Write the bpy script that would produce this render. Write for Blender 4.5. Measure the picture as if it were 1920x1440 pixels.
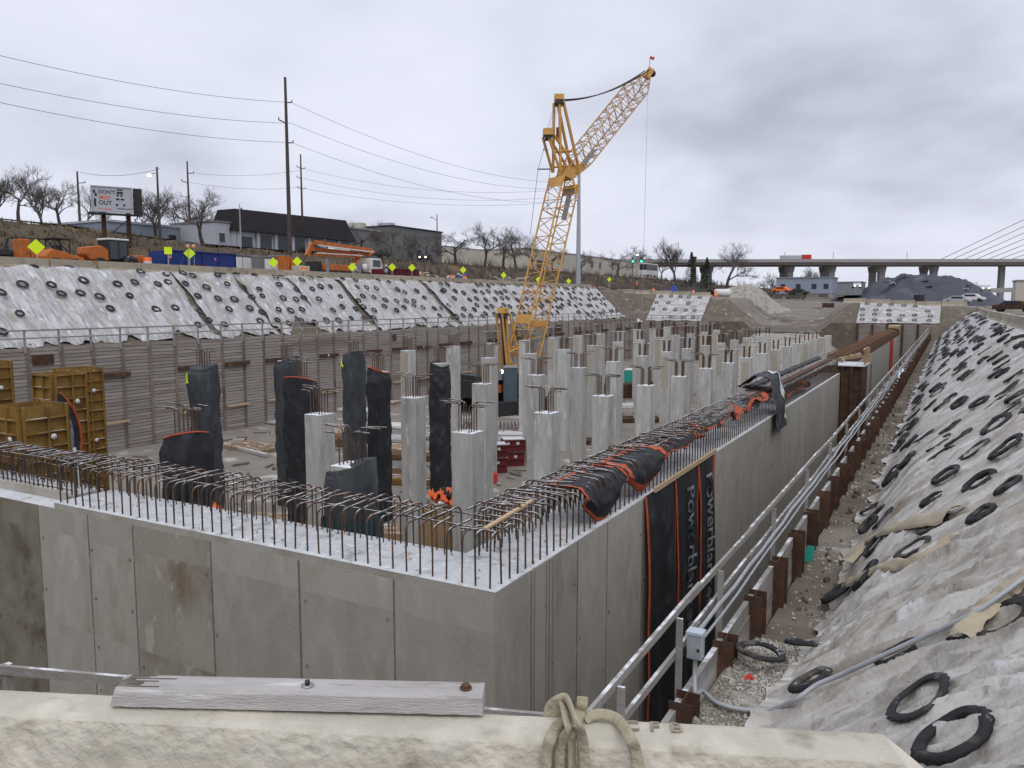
import bpy, bmesh, math, random
from mathutils import Vector, Matrix, noise, Euler
random.seed(7)
R = math.radians
scn = bpy.context.scene
for o in list(bpy.data.objects): bpy.data.objects.remove(o)
COL = scn.collection

# ---------------------------------------------------------------- camera
# world: eye at the origin, +Y runs along the long basin wall, +X to the right, metres
F_PX, YAW, PITCH = 1486.0, R(28.9), math.atan(154 / 1486.0)
cam_d = bpy.data.cameras.new('camera'); cam = bpy.data.objects.new('camera', cam_d); COL.objects.link(cam)
cam.rotation_euler = (math.pi / 2 - PITCH, 0, YAW)
cam_d.sensor_width = 36; cam_d.lens = 36 * F_PX / 1920; cam_d.clip_start = 0.05; cam_d.clip_end = 6000
scn.camera = cam
# ---------------------------------------------------------------- sky, sun, exposure
world = bpy.data.worlds.new('World'); scn.world = world; world.use_nodes = True
SUN_EL, SUN_AZ = R(58), R(150)      # hidden high sun behind the cloud deck, behind-right of the viewer
wn, wl = world.node_tree.nodes, world.node_tree.links
wn.clear()
def wnode(t, **k):
    n = wn.new(t)
    for a, b in k.items(): setattr(n, a, b)
    return n
w_out = wnode('ShaderNodeOutputWorld'); w_bg = wnode('ShaderNodeBackground')
w_sky = wnode('ShaderNodeTexSky', sky_type='NISHITA', sun_disc=False, sun_elevation=SUN_EL, sun_rotation=SUN_AZ)
w_sky.air_density = 1.0; w_sky.dust_density = 4.0
w_tc = wnode('ShaderNodeTexCoord'); w_sep = wnode('ShaderNodeSeparateXYZ')
wl.new(w_tc.outputs['Generated'], w_sep.inputs[0])
def wmath(op, a, b):
    n = wnode('ShaderNodeMath', operation=op)
    for i, v in enumerate((a, b)):
        if isinstance(v, (int, float)): n.inputs[i].default_value = v
        else: wl.new(v, n.inputs[i])
    return n.outputs[0]
w_h = wmath('ADD', wmath('MAXIMUM', w_sep.outputs[2], 0.0), 0.30)
w_cmb = wnode('ShaderNodeCombineXYZ')
wl.new(wmath('DIVIDE', w_sep.outputs[0], w_h), w_cmb.inputs[0]); wl.new(wmath('DIVIDE', w_sep.outputs[1], w_h), w_cmb.inputs[1])
def wnoise(scale, detail, rough, off):
    m = wnode('ShaderNodeMapping'); m.inputs['Location'].default_value = off
    wl.new(w_cmb.outputs[0], m.inputs[0])
    n = wnode('ShaderNodeTexNoise'); n.inputs['Scale'].default_value = scale; n.inputs['Detail'].default_value = detail
    n.inputs['Roughness'].default_value = rough; n.inputs['Distortion'].default_value = 0.1
    wl.new(m.outputs[0], n.inputs['Vector']); return n.outputs['Fac']
w_mix1 = wmath('ADD', wmath('MULTIPLY', wnoise(1.1, 5, 0.48, (2.45, 1.34, 0)), 0.74), wmath('MULTIPLY', wnoise(3.4, 6, 0.5, (7.7, 3.9, 0)), 0.26))
w_ramp = wnode('ShaderNodeValToRGB'); wl.new(w_mix1, w_ramp.inputs[0])
cr = w_ramp.color_ramp
cr.elements[0].position = 0.30; cr.elements[0].color = (0.40, 0.42, 0.51, 1)
cr.elements[1].position = 0.66; cr.elements[1].color = (0.74, 0.76, 0.87, 1)
e = cr.elements.new(0.43); e.color = (0.57, 0.592, 0.69, 1)
e = cr.elements.new(0.52); e.color = (0.665, 0.69, 0.79, 1)
w_sc = wnode('ShaderNodeMix', data_type='RGBA', blend_type='MULTIPLY'); w_sc.inputs[0].default_value = 1
wl.new(w_sky.outputs[0], w_sc.inputs[6]); w_sc.inputs[7].default_value = (0.10, 0.10, 0.10, 1)
w_mx = wnode('ShaderNodeMix', data_type='RGBA'); w_mx.inputs[0].default_value = 0.94      # thick deck, a little clear-sky tint
wl.new(w_sc.outputs[2], w_mx.inputs[6]); wl.new(w_ramp.outputs[0], w_mx.inputs[7])
wl.new(w_mx.outputs[2], w_bg.inputs[0]); w_bg.inputs[1].default_value = 1.18
wl.new(w_bg.outputs[0], w_out.inputs[0])
sun_d = bpy.data.lights.new('sun', 'SUN'); sun_d.energy = 1.3; sun_d.angle = R(50); sun_d.color = (1, 0.97, 0.93)
sun = bpy.data.objects.new('sun', sun_d); COL.objects.link(sun)
sun.rotation_euler = Vector((math.sin(SUN_AZ) * math.cos(SUN_EL), math.cos(SUN_AZ) * math.cos(SUN_EL), math.sin(SUN_EL))).to_track_quat('Z', 'Y').to_euler()
scn.render.engine = 'CYCLES'
scn.view_settings.view_transform = 'Standard'; scn.view_settings.look = 'None'
scn.view_settings.exposure = 0.0; scn.view_settings.gamma = 1.0; scn.view_settings.use_curve_mapping = False

# ---------------------------------------------------------------- layout helper: a sight line meets a real plane of the site
_f = Vector((-math.sin(YAW) * math.cos(PITCH), math.cos(YAW) * math.cos(PITCH), -math.sin(PITCH)))
_r = Vector((math.cos(YAW), math.sin(YAW), 0)); _u = _r.cross(_f)
def at(x, y, X=None, Y=None, Z=None):
    d = _f * F_PX + _r * (x - 960) + _u * (720 - y)
    t = X / d.x if X is not None else Y / d.y if Y is not None else Z / d.z
    return d * t

# ---------------------------------------------------------------- mesh builder
def V(*a): return Vector(a)
class MB:
    def __init__(s): s.v, s.f, s.sm = [], [], []
    def add(s, vs, fs, smooth=False):
        b = len(s.v); s.v += [tuple(p) for p in vs]; s.f += [tuple(i + b for i in f) for f in fs]; s.sm += [smooth] * len(fs); return s
    def box(s, c, d, rot=None, taper=1.0):
        hx, hy, hz = d[0] / 2, d[1] / 2, d[2] / 2
        P = [V(x * hx * (taper if z > 0 else 1), y * hy * (taper if z > 0 else 1), z * hz) for z in (-1, 1) for y in (-1, 1) for x in (-1, 1)]
        if rot is not None:
            m = rot if isinstance(rot, Matrix) else Euler(rot).to_matrix()
            P = [m @ p for p in P]
        c = Vector(c)
        return s.add([p + c for p in P], [(0, 2, 3, 1), (4, 5, 7, 6), (0, 1, 5, 4), (2, 6, 7, 3), (0, 4, 6, 2), (1, 3, 7, 5)])
    def b2(s, a, b): # axis box from corner to corner
        return s.box([(a[i] + b[i]) / 2 for i in range(3)], [abs(b[i] - a[i]) for i in range(3)])
    def beam(s, p, q, w, h, up=(0, 0, 1)):
        p, q = Vector(p), Vector(q); d = q - p; L = d.length
        if L < 1e-6: return s
        z = d / L; u = Vector(up)
        if abs(z.dot(u)) > 0.98: u = Vector((1, 0, 0))
        x = u.cross(z).normalized(); y = z.cross(x)
        P = []
        for e in (p, q):
            for a, b in ((-1, -1), (1, -1), (1, 1), (-1, 1)): P.append(e + x * (a * w / 2) + y * (b * h / 2))
        return s.add(P, [(0, 3, 2, 1), (4, 5, 6, 7), (0, 1, 5, 4), (1, 2, 6, 5), (2, 3, 7, 6), (3, 0, 4, 7)])
    def tube(s, pts, r, n=6, cap=True, smooth=True):
        pts = [Vector(p) for p in pts]; k = len(pts)
        rs = r if isinstance(r, (list, tuple)) else [r] * k
        vs, fs = [], []; px = None
        for i, p in enumerate(pts):
            t = (pts[min(i + 1, k - 1)] - pts[max(i - 1, 0)])
            if t.length < 1e-9: t = V(0, 0, 1)
            t.normalize()
            if px is None:
                a = V(0, 0, 1) if abs(t.z) < 0.9 else V(1, 0, 0); px = a.cross(t).normalized()
            else:
                px = (px - t * px.dot(t))
                if px.length < 1e-6: px = V(1, 0, 0).cross(t)
                px.normalize()
            py = t.cross(px)
            for j in range(n):
                an = 2 * math.pi * j / n; vs.append(p + (px * math.cos(an) + py * math.sin(an)) * rs[i])
        for i in range(k - 1):
            for j in range(n):
                a, b = i * n + j, i * n + (j + 1) % n; fs.append((a, b, b + n, a + n))
        s.add(vs, fs, smooth)
        if cap: s.add([vs[j] for j in range(n)], [tuple(range(n))[::-1]]); s.add([vs[(k - 1) * n + j] for j in range(n)], [tuple(range(n))])
        return s
    def lathe(s, prof, n=16, c=(0, 0, 0), smooth=True, closed=False, axis='z'):
        vs, fs = [], []; c = Vector(c)
        for r, z in prof:
            for j in range(n):
                a = 2 * math.pi * j / n; p = V(r * math.cos(a), r * math.sin(a), z)
                if axis == 'y': p = V(p.x, p.z, p.y)
                if axis == 'x': p = V(p.z, p.x, p.y)
                vs.append(p + c)
        m = len(prof)
        for i in range(m if closed else m - 1):
            for j in range(n):
                a, b = i * n + j, i * n + (j + 1) % n; i2 = (i + 1) % m
                fs.append((a, b, i2 * n + (j + 1) % n, i2 * n + j))
        return s.add(vs, fs, smooth)
    def prism(s, poly, axis, a, b): # polygon in the two other axes extruded along axis
        def P(q, t):
            if axis == 'x': return V(t, q[0], q[1])
            if axis == 'y': return V(q[0], t, q[1])
            return V(q[0], q[1], t)
        n = len(poly); vs = [P(q, a) for q in poly] + [P(q, b) for q in poly]
        fs = [tuple(range(n)), tuple(range(2 * n - 1, n - 1, -1))] + [(i, i + n, (i + 1) % n + n, (i + 1) % n) for i in range(n)]
        return s.add(vs, fs)
    def grid(s, fn, nu, nv, smooth=True):
        vs = [fn(i / nu, j / nv) for i in range(nu + 1) for j in range(nv + 1)]
        fs = [(i * (nv + 1) + j, (i + 1) * (nv + 1) + j, (i + 1) * (nv + 1) + j + 1, i * (nv + 1) + j + 1) for i in range(nu) for j in range(nv)]
        return s.add(vs, fs, smooth)
    def mesh(s, name):
        me = bpy.data.meshes.new(name); me.from_pydata(s.v, [], s.f)
        me.polygons.foreach_set('use_smooth', s.sm); me.update()
        return me
    def build(s, name, mat, parent=None, loc=None, fix=True):
        me = s.mesh(name)
        if fix:
            bm = bmesh.new(); bm.from_mesh(me); bmesh.ops.recalc_face_normals(bm, faces=bm.faces); bm.to_mesh(me); bm.free()
        me.materials.append(mat)
        return obj(name, me, parent, loc)
def obj(name, me, parent=None, loc=None, rot=None, scale=None):
    o = bpy.data.objects.new(name, me); COL.objects.link(o); o.parent = parent
    if loc is not None: o.location = loc
    if rot is not None: o.rotation_euler = rot
    if scale is not None: o.scale = scale
    return o
def tag(o, label=None, cat=None, group=None, kind=None):
    if label: o['label'] = label
    if cat: o['category'] = cat
    if group: o['group'] = group
    if kind: o['kind'] = kind
    return o
def thing(name, label, cat, loc=(0, 0, 0), rz=0, group=None, scale=None):
    o = obj(name, None, None, loc, (0, 0, rz), scale); o.empty_display_size = 0.2
    return tag(o, label, cat, group)
def struct(o): o['kind'] = 'structure'; return o
def copy_tree(o, parent=None):
    c = o.copy(); COL.objects.link(c); c.parent = parent
    for ch in list(o.children): copy_tree(ch, c)
    return c
def bevel(o, w=0.01, seg=1):
    m = o.modifiers.new('bevel', 'BEVEL'); m.width = w; m.segments = seg; m.limit_method = 'ANGLE'; return o
def nz(x, y, z=0.0): return noise.noise(Vector((x, y, z)))
def fbm(x, y, z=0.0, o=4): return noise.fractal(Vector((x, y, z)), 1.0, 2.0, o)
ORD = ['first', 'second', 'third', 'fourth', 'fifth', 'sixth', 'seventh', 'eighth', 'ninth', 'tenth', 'eleventh', 'twelfth', 'thirteenth', 'fourteenth', 'fifteenth', 'sixteenth', 'seventeenth', 'eighteenth', 'nineteenth', 'twentieth', 'twenty-first', 'twenty-second', 'twenty-third', 'twenty-fourth', 'twenty-fifth', 'twenty-sixth', 'twenty-seventh', 'twenty-eighth', 'twenty-ninth', 'thirtieth', 'thirty-first', 'thirty-second', 'thirty-third']

# ---------------------------------------------------------------- procedural materials
def mat(name, c1, c2=None, scale=3.0, rough=0.8, metal=0.0, bump=0.0, bscale=None, c3=None, c3s=0.8, c3t=(0.55, 0.68), stretch=(1, 1, 1), rnd=0.0, detail=5, emit=None, spec=0.3, c4=None, c4s=6.0, c4t=(0.58, 0.66), coord='Object', alpha=None, snow=None):
    m = bpy.data.materials.new(name); m.use_nodes = True
    N, L = m.node_tree.nodes, m.node_tree.links
    b = N['Principled BSDF']; b.inputs['Roughness'].default_value = rough; b.inputs['Metallic'].default_value = metal
    b.inputs['Specular IOR Level'].default_value = spec
    if emit:
        b.inputs['Base Color'].default_value = (*c1, 1); b.inputs['Emission Color'].default_value = (*emit[0], 1); b.inputs['Emission Strength'].default_value = emit[1]; return m
    tc = N.new('ShaderNodeTexCoord'); oi = N.new('ShaderNodeObjectInfo')
    mp = N.new('ShaderNodeMapping'); mp.inputs['Scale'].default_value = stretch
    vm = N.new('ShaderNodeVectorMath'); vm.operation = 'MULTIPLY_ADD'
    L.new(oi.outputs['Random'], vm.inputs[0]); vm.inputs[1].default_value = (17, 31, 23); L.new(tc.outputs[coord], vm.inputs[2])
    L.new(vm.outputs[0], mp.inputs[0])
    def tex(sc, det=detail, ro=0.6):
        t = N.new('ShaderNodeTexNoise'); t.inputs['Scale'].default_value = sc; t.inputs['Detail'].default_value = det; t.inputs['Roughness'].default_value = ro
        L.new(mp.outputs[0], t.inputs['Vector']); return t.outputs['Fac']
    def mixc(a, bcol, fac):
        x = N.new('ShaderNodeMix'); x.data_type = 'RGBA'
        L.new(fac, x.inputs[0])
        if isinstance(a, tuple): x.inputs[6].default_value = (*a, 1)
        else: L.new(a, x.inputs[6])
        x.inputs[7].default_value = (*bcol, 1); return x.outputs[2]
    def thr(f, lo, hi):
        r = N.new('ShaderNodeMapRange'); r.inputs[1].default_value = lo; r.inputs[2].default_value = hi; L.new(f, r.inputs[0]); return r.outputs[0]
    c = c1
    c = mixc(c, c2 or tuple(x * 0.75 for x in c1), thr(tex(scale), 0.3, 0.7))
    if c3: c = mixc(c, c3, thr(tex(c3s, 6), *c3t))
    if c4: c = mixc(c, c4, thr(tex(c4s, 4), *c4t))
    if rnd:
        hv = N.new('ShaderNodeHueSaturation'); L.new(c, hv.inputs['Color'])
        mr = N.new('ShaderNodeMapRange'); mr.inputs[3].default_value = 1 - rnd; mr.inputs[4].default_value = 1 + rnd; L.new(oi.outputs['Random'], mr.inputs[0])
        L.new(mr.outputs[0], hv.inputs['Value']); c = hv.outputs[0]
    if snow: # thin snow lying on faces that look up
        ge = N.new('ShaderNodeNewGeometry'); sp = N.new('ShaderNodeSeparateXYZ'); L.new(ge.outputs['Normal'], sp.inputs[0])
        a = thr(sp.outputs[2], 0.72, 0.9); q = thr(tex(snow[0], 5), snow[1], snow[1] + 0.14)
        mm = N.new('ShaderNodeMath'); mm.operation = 'MULTIPLY'; L.new(a, mm.inputs[0]); L.new(q, mm.inputs[1])
        c = mixc(c, (0.80, 0.82, 0.86), mm.outputs[0])
    L.new(c, b.inputs['Base Color'])
    if bump:
        bp = N.new('ShaderNodeBump'); bp.inputs['Strength'].default_value = bump; bp.inputs['Distance'].default_value = 0.05
        L.new(tex(bscale or scale * 4, 6), bp.inputs['Height']); L.new(bp.outputs[0], b.inputs['Normal'])
    if alpha is not None: b.inputs['Alpha'].default_value = alpha
    return m
MT = {}
MT['concrete'] = mat('wall_concrete', (0.405, 0.385, 0.34), (0.335, 0.316, 0.272), 0.8, 0.85, bump=0.25, bscale=20, stretch=(1.3, 1.3, .55), c3=(0.275, 0.235, 0.18), c3s=0.7, c3t=(0.54, 0.76), rnd=0.09, c4=(0.44, 0.425, 0.385), c4s=1.7, c4t=(0.5, 0.75), detail=7)
MT['concrete_dirty'] = mat('dirty_wall_concrete', (0.27, 0.245, 0.19), (0.17, 0.15, 0.11), 1.3, 0.85, bump=0.3, bscale=14, c3=(0.11, 0.09, 0.06), c3s=0.8, rnd=0.06)
MT['column'] = mat('column_concrete', (0.50, 0.495, 0.465), (0.38, 0.375, 0.35), 1.8, 0.85, bump=0.3, bscale=16, stretch=(1.6, 1.6, 0.35), c3=(0.29, 0.28, 0.25), c3s=1.5, c3t=(0.52, 0.72), rnd=0.15, c4=(0.56, 0.555, 0.53), c4s=3.5, snow=(3, 0.35), detail=8)
MT['tan_stain'] = mat('form_oil_stained_concrete', (0.41, 0.37, 0.295), (0.35, 0.315, 0.25), 2.0, 0.85, bump=0.2, bscale=18, c3=(0.45, 0.42, 0.36), c3s=1.5, rnd=0.08)
MT['snow'] = mat('trodden_snow', (0.66, 0.68, 0.70), (0.52, 0.535, 0.55), 1.4, 0.75, bump=0.7, bscale=12, c3=(0.33, 0.33, 0.32), c3s=2.2, c3t=(0.54, 0.68), c4=(0.76, 0.78, 0.81), c4s=5, detail=8)
MT['rebar'] = mat('weathered_rebar', (0.10, 0.078, 0.062), (0.055, 0.046, 0.040), 9, 0.7, 0.25, c3=(0.17, 0.085, 0.04), c3s=2.5, c3t=(0.5, 0.6), rnd=0.2, snow=(6, 0.40))
MT['rust'] = mat('rusty_steel', (0.098, 0.05, 0.032), (0.055, 0.031, 0.023), 3, 0.85, 0.1, bump=0.3, c3=(0.15, 0.078, 0.043), c3s=2, rnd=0.15)
MT['rust_bar'] = mat('orange_rusted_bar', (0.165, 0.088, 0.045), (0.10, 0.055, 0.032), 4, 0.85, bump=0.2, rnd=0.2)
MT['lagging'] = mat('grey_lagging_board', (0.36, 0.328, 0.298), (0.265, 0.238, 0.214), 2.0, 0.9, bump=0.4, bscale=12, stretch=(1, 0.35, 3), c3=(0.225, 0.17, 0.142), c3s=0.16, c3t=(0.52, 0.68), rnd=0.16)
MT['old_wood'] = mat('weathered_lumber', (0.46, 0.44, 0.42), (0.32, 0.305, 0.29), 3.0, 0.85, bump=0.4, bscale=30, stretch=(5, 1, 5), c3=(0.25, 0.23, 0.21), c3s=2.2, rnd=0.08, snow=(4, 0.5))
MT['rail_wood'] = mat('grey_rail_lumber', (0.33, 0.315, 0.295), (0.235, 0.222, 0.208), 2.0, 0.85, bump=0.3, bscale=20, rnd=0.1, snow=(2.5, 0.5))
MT['new_wood'] = mat('fresh_lumber', (0.52, 0.39, 0.25), (0.42, 0.30, 0.18), 4, 0.8, bump=0.2, stretch=(4, 1, 4), rnd=0.1)
MT['plywood'] = mat('form_plywood', (0.36, 0.25, 0.14), (0.27, 0.18, 0.10), 2.5, 0.8, bump=0.2, rnd=0.12, snow=(1.5, 0.5))
MT['dirt'] = mat('brown_soil', (0.165, 0.135, 0.105), (0.10, 0.083, 0.066), 0.9, 0.95, bump=0.9, bscale=3.5, c3=(0.23, 0.20, 0.165), c3s=0.25, detail=8, c4=(0.34, 0.33, 0.32), c4s=1.3, c4t=(0.62, 0.7))
MT['ground'] = mat('site_ground', (0.235, 0.21, 0.18), (0.155, 0.135, 0.112), 0.35, 0.95, bump=0.8, bscale=2.5, c3=(0.105, 0.085, 0.062), c3s=0.09, detail=8, c4=(0.42, 0.41, 0.39), c4s=0.6, c4t=(0.6, 0.72))
MT['floor'] = mat('pit_mud_slab', (0.265, 0.238, 0.208), (0.175, 0.154, 0.13), 0.35, 0.9, bump=0.4, bscale=5, c3=(0.18, 0.155, 0.13), c3s=0.12, detail=7, c4=(0.43, 0.41, 0.385), c4s=0.5)
MT['gravel'] = mat('crushed_stone', (0.42, 0.395, 0.35), (0.27, 0.25, 0.215), 22, 0.9, bump=0.7, bscale=30, c3=(0.17, 0.145, 0.115), c3s=1.2, c3t=(0.5, 0.66), rnd=0.1)
MT['stone'] = mat('pale_stone', (0.52, 0.50, 0.455), (0.36, 0.335, 0.29), 1.7, 0.9, detail=3, c3=(0.24, 0.215, 0.18), c3s=0.9)
MT['grass'] = mat('dry_brown_grass', (0.115, 0.088, 0.055), (0.07, 0.055, 0.038), 0.6, 0.95, bump=0.8, bscale=4, c3=(0.17, 0.115, 0.065), c3s=0.12, detail=8, c4=(0.062, 0.05, 0.038), c4s=0.35)
MT['blade'] = mat('dry_stalks', (0.15, 0.112, 0.068), (0.075, 0.055, 0.038), 0.25, 0.95, c3=(0.19, 0.14, 0.085), c3s=0.1)
MT['bark'] = mat('bare_bark', (0.075, 0.062, 0.055), (0.045, 0.038, 0.034), 3, 0.95)
MT['twig'] = mat('bare_twigs', (0.165, 0.142, 0.134), (0.11, 0.092, 0.088), 1, 0.95)
MT['needle'] = mat('evergreen_needles', (0.022, 0.045, 0.028), (0.012, 0.026, 0.018), 2, 0.9)
MT['asphalt'] = mat('worn_asphalt', (0.075, 0.073, 0.072), (0.05, 0.049, 0.048), 0.8, 0.9, bump=0.3)
MT['barrier'] = mat('barrier_concrete', (0.40, 0.355, 0.275), (0.31, 0.27, 0.205), 1.5, 0.9, bump=0.3, c3=(0.24, 0.205, 0.15), c3s=0.8, rnd=0.14, snow=(1, 0.45))
MT['tire'] = mat('old_tire_rubber', (0.026, 0.027, 0.030), (0.015, 0.015, 0.017), 6, 0.7, bump=0.4, spec=0.35, rnd=0.25, c3=(0.13, 0.115, 0.095), c3s=3.2, c3t=(0.52, 0.72), snow=(3.0, 0.60), detail=8)
MT['sheet_left'] = mat('dirty_white_sheeting', (0.55, 0.55, 0.565), (0.40, 0.392, 0.388), 0.7, 0.6, bump=0.5, bscale=2.5, c3=(0.33, 0.29, 0.235), c3s=0.22, c3t=(0.50, 0.66), c4=(0.66, 0.675, 0.71), c4s=0.9, c4t=(0.52, 0.64), stretch=(0.45, 1, 0.45), detail=7)
MT['sheet_right'] = mat('soiled_plastic_sheeting', (0.43, 0.41, 0.375), (0.30, 0.275, 0.235), 1.5, 0.34, bump=1.0, bscale=7, stretch=(0.22, 1.2, 0.22), spec=0.5, c3=(0.225, 0.185, 0.13), c3s=0.7, c3t=(0.50, 0.68), c4=(0.70, 0.71, 0.735), c4s=1.6, c4t=(0.585, 0.67), detail=9)
MT['sheet_tan'] = mat('muddy_tan_sheeting', (0.46, 0.40, 0.29), (0.34, 0.285, 0.19), 2.0, 0.5, bump=0.5, stretch=(0.4, 1, 0.4), c3=(0.24, 0.19, 0.125), c3s=0.9)
MT['blanket'] = mat('black_curing_blanket', (0.024, 0.026, 0.030), (0.012, 0.013, 0.015), 2.5, 0.65, bump=0.5, bscale=5, c3=(0.06, 0.066, 0.075), c3s=1.2, c3t=(0.55, 0.72), spec=0.4, rnd=0.1)
MT['blanket_grey'] = mat('frosty_grey_blanket', (0.062, 0.070, 0.076), (0.034, 0.038, 0.042), 2.0, 0.7, bump=0.6, bscale=4, c3=(0.105, 0.115, 0.125), c3s=1.0, stretch=(1, 1, 0.4), rnd=0.15)
MT['orange'] = mat('orange_hem_fabric', (0.52, 0.105, 0.04), (0.33, 0.065, 0.028), 4, 0.7, bump=0.3)
MT['crane'] = mat('crane_yellow_paint', (0.62, 0.34, 0.075), (0.50, 0.265, 0.055), 2, 0.5, c3=(0.22, 0.12, 0.05), c3s=1.5, c3t=(0.6, 0.75), spec=0.5)
MT['crane_jib'] = mat('faded_lattice_paint', (0.54, 0.29, 0.09), (0.40, 0.21, 0.075), 1.5, 0.6, c3=(0.52, 0.38, 0.25), c3s=1.0, c3t=(0.55, 0.68))
MT['dark_steel'] = mat('dark_steel', (0.055, 0.055, 0.057), (0.03, 0.03, 0.031), 3, 0.6, 0.3)
MT['grey_steel'] = mat('grey_painted_steel', (0.26, 0.275, 0.29), (0.20, 0.21, 0.225), 2, 0.55)
MT['blue_grey'] = mat('blue_grey_cab_paint', (0.085, 0.12, 0.15), (0.06, 0.085, 0.11), 1, 0.5)
MT['galv'] = mat('galvanised_conduit', (0.42, 0.44, 0.46), (0.31, 0.33, 0.35), 5, 0.5, 0.2)
MT['wire'] = mat('dark_cable', (0.10, 0.10, 0.11), (0.07, 0.07, 0.075), 1, 0.7)
MT['gold'] = mat('mustard_form_paint', (0.27, 0.155, 0.032), (0.185, 0.105, 0.026), 1.6, 0.65, bump=0.15, c3=(0.11, 0.062, 0.022), c3s=1.1, c3t=(0.5, 0.7), rnd=0.06, snow=(1.5, 0.5))
MT['white'] = mat('white_paint', (0.72, 0.72, 0.71), (0.60, 0.60, 0.59), 2, 0.5)
MT['machine_orange'] = mat('machine_orange_paint', (0.56, 0.165, 0.03), (0.40, 0.115, 0.025), 1.5, 0.55, c3=(0.16, 0.09, 0.055), c3s=1.6, c3t=(0.55, 0.70))
MT['glass'] = mat('dark_cab_glass', (0.03, 0.045, 0.05), (0.02, 0.03, 0.034), 1, 0.12, spec=0.6)
MT['blue'] = mat('dumpster_blue_paint', (0.018, 0.045, 0.21), (0.012, 0.03, 0.14), 0.8, 0.55)
MT['maroon'] = mat('maroon_panel_paint', (0.15, 0.022, 0.028), (0.095, 0.016, 0.02), 1.5, 0.6, rnd=0.12)
MT['red'] = mat('red_plastic', (0.60, 0.045, 0.03), (0.45, 0.035, 0.025), 2, 0.5)
MT['safety'] = mat('safety_orange_plastic', (0.85, 0.17, 0.04), (0.72, 0.13, 0.03), 2, 0.5)
MT['sign_yellow'] = mat('fluorescent_sign_sheet', (0.72, 0.95, 0.02), (0.66, 0.88, 0.02), 2, 0.45)
MT['teal'] = mat('teal_plastic', (0.03, 0.36, 0.29), (0.025, 0.28, 0.23), 2, 0.5)
MT['tent_blue'] = mat('blue_tarp', (0.03, 0.06, 0.36), (0.02, 0.04, 0.25), 2, 0.6)
MT['coal'] = mat('dark_tarped_heap', (0.078, 0.085, 0.105), (0.05, 0.055, 0.07), 0.25, 0.7, bump=0.9, bscale=1.2, c3=(0.13, 0.14, 0.165), c3s=0.12, detail=8)
MT['bridge'] = mat('bridge_concrete', (0.34, 0.33, 0.32), (0.28, 0.27, 0.262), 0.1, 0.85)
MT['roof_dark'] = mat('dark_shingle_mansard', (0.028, 0.024, 0.026), (0.018, 0.016, 0.018), 0.8, 0.95)
MT['wall_white'] = mat('pale_render', (0.46, 0.48, 0.52), (0.39, 0.405, 0.44), 0.3, 0.85, c3=(0.33, 0.34, 0.36), c3s=0.2)
MT['wall_blue'] = mat('pale_blue_block', (0.27, 0.31, 0.375), (0.22, 0.255, 0.31), 0.3, 0.85)
MT['wall_grey'] = mat('grey_block_wall', (0.20, 0.205, 0.20), (0.15, 0.153, 0.15), 0.25, 0.9, c3=(0.13, 0.135, 0.13), c3s=0.12)
MT['wall_cream'] = mat('cream_warehouse_wall', (0.52, 0.49, 0.41), (0.46, 0.43, 0.36), 0.2, 0.85)
MT['panes'] = mat('dark_window_glass', (0.025, 0.03, 0.04), (0.015, 0.018, 0.024), 1, 0.2, spec=0.5)
MT['pole_wood'] = mat('brown_pole', (0.095, 0.075, 0.068), (0.065, 0.05, 0.046), 2, 0.9)
MT['lamp'] = mat('sodium_lamp', (1, 0.7, 0.4), emit=((1, 0.62, 0.28), 9.0))
MT['lamp_white'] = mat('white_head_lamp', (1, 1, 0.9), emit=((1, 0.9, 0.68), 5.0))
MT['green_light'] = mat('green_signal', (0, 1, 0.5), emit=((0.05, 1.0, 0.5), 4.0))
MT['strap'] = mat('cream_webbing', (0.50, 0.45, 0.33), (0.40, 0.355, 0.25), 4, 0.9, bump=0.5, bscale=60, c3=(0.36, 0.28, 0.17), c3s=2.5, c3t=(0.6, 0.72))
MT['paint_mark'] = mat('pale_print', (0.36, 0.385, 0.42), (0.24, 0.26, 0.29), 2, 0.8, c3=(0.04, 0.042, 0.046), c3s=1.8, c3t=(.48, .6))
MT['ink'] = mat('black_print', (0.02, 0.02, 0.025), (0.03, 0.03, 0.035), 2, 0.7)
MT['orange_ink'] = mat('orange_print', (0.75, 0.16, 0.06), (0.65, 0.13, 0.05), 2, 0.7)
MT['pink'] = mat('pink_ribbon', (0.80, 0.25, 0.32), (0.7, 0.2, 0.28), 2, 0.7)
MT['hole'] = mat('tie_hole', (0.035, 0.032, 0.03), (0.05, 0.045, 0.04), 3, 0.9)
MT['seam'] = mat('panel_seam_grout', (0.15, 0.145, 0.13), (0.09, 0.087, 0.08), 3, 0.9, bump=0.3)
MT['steel_bolt'] = mat('zinc_bolt', (0.42, 0.42, 0.43), (0.3, 0.3, 0.31), 8, 0.45, 0.6)

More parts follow.
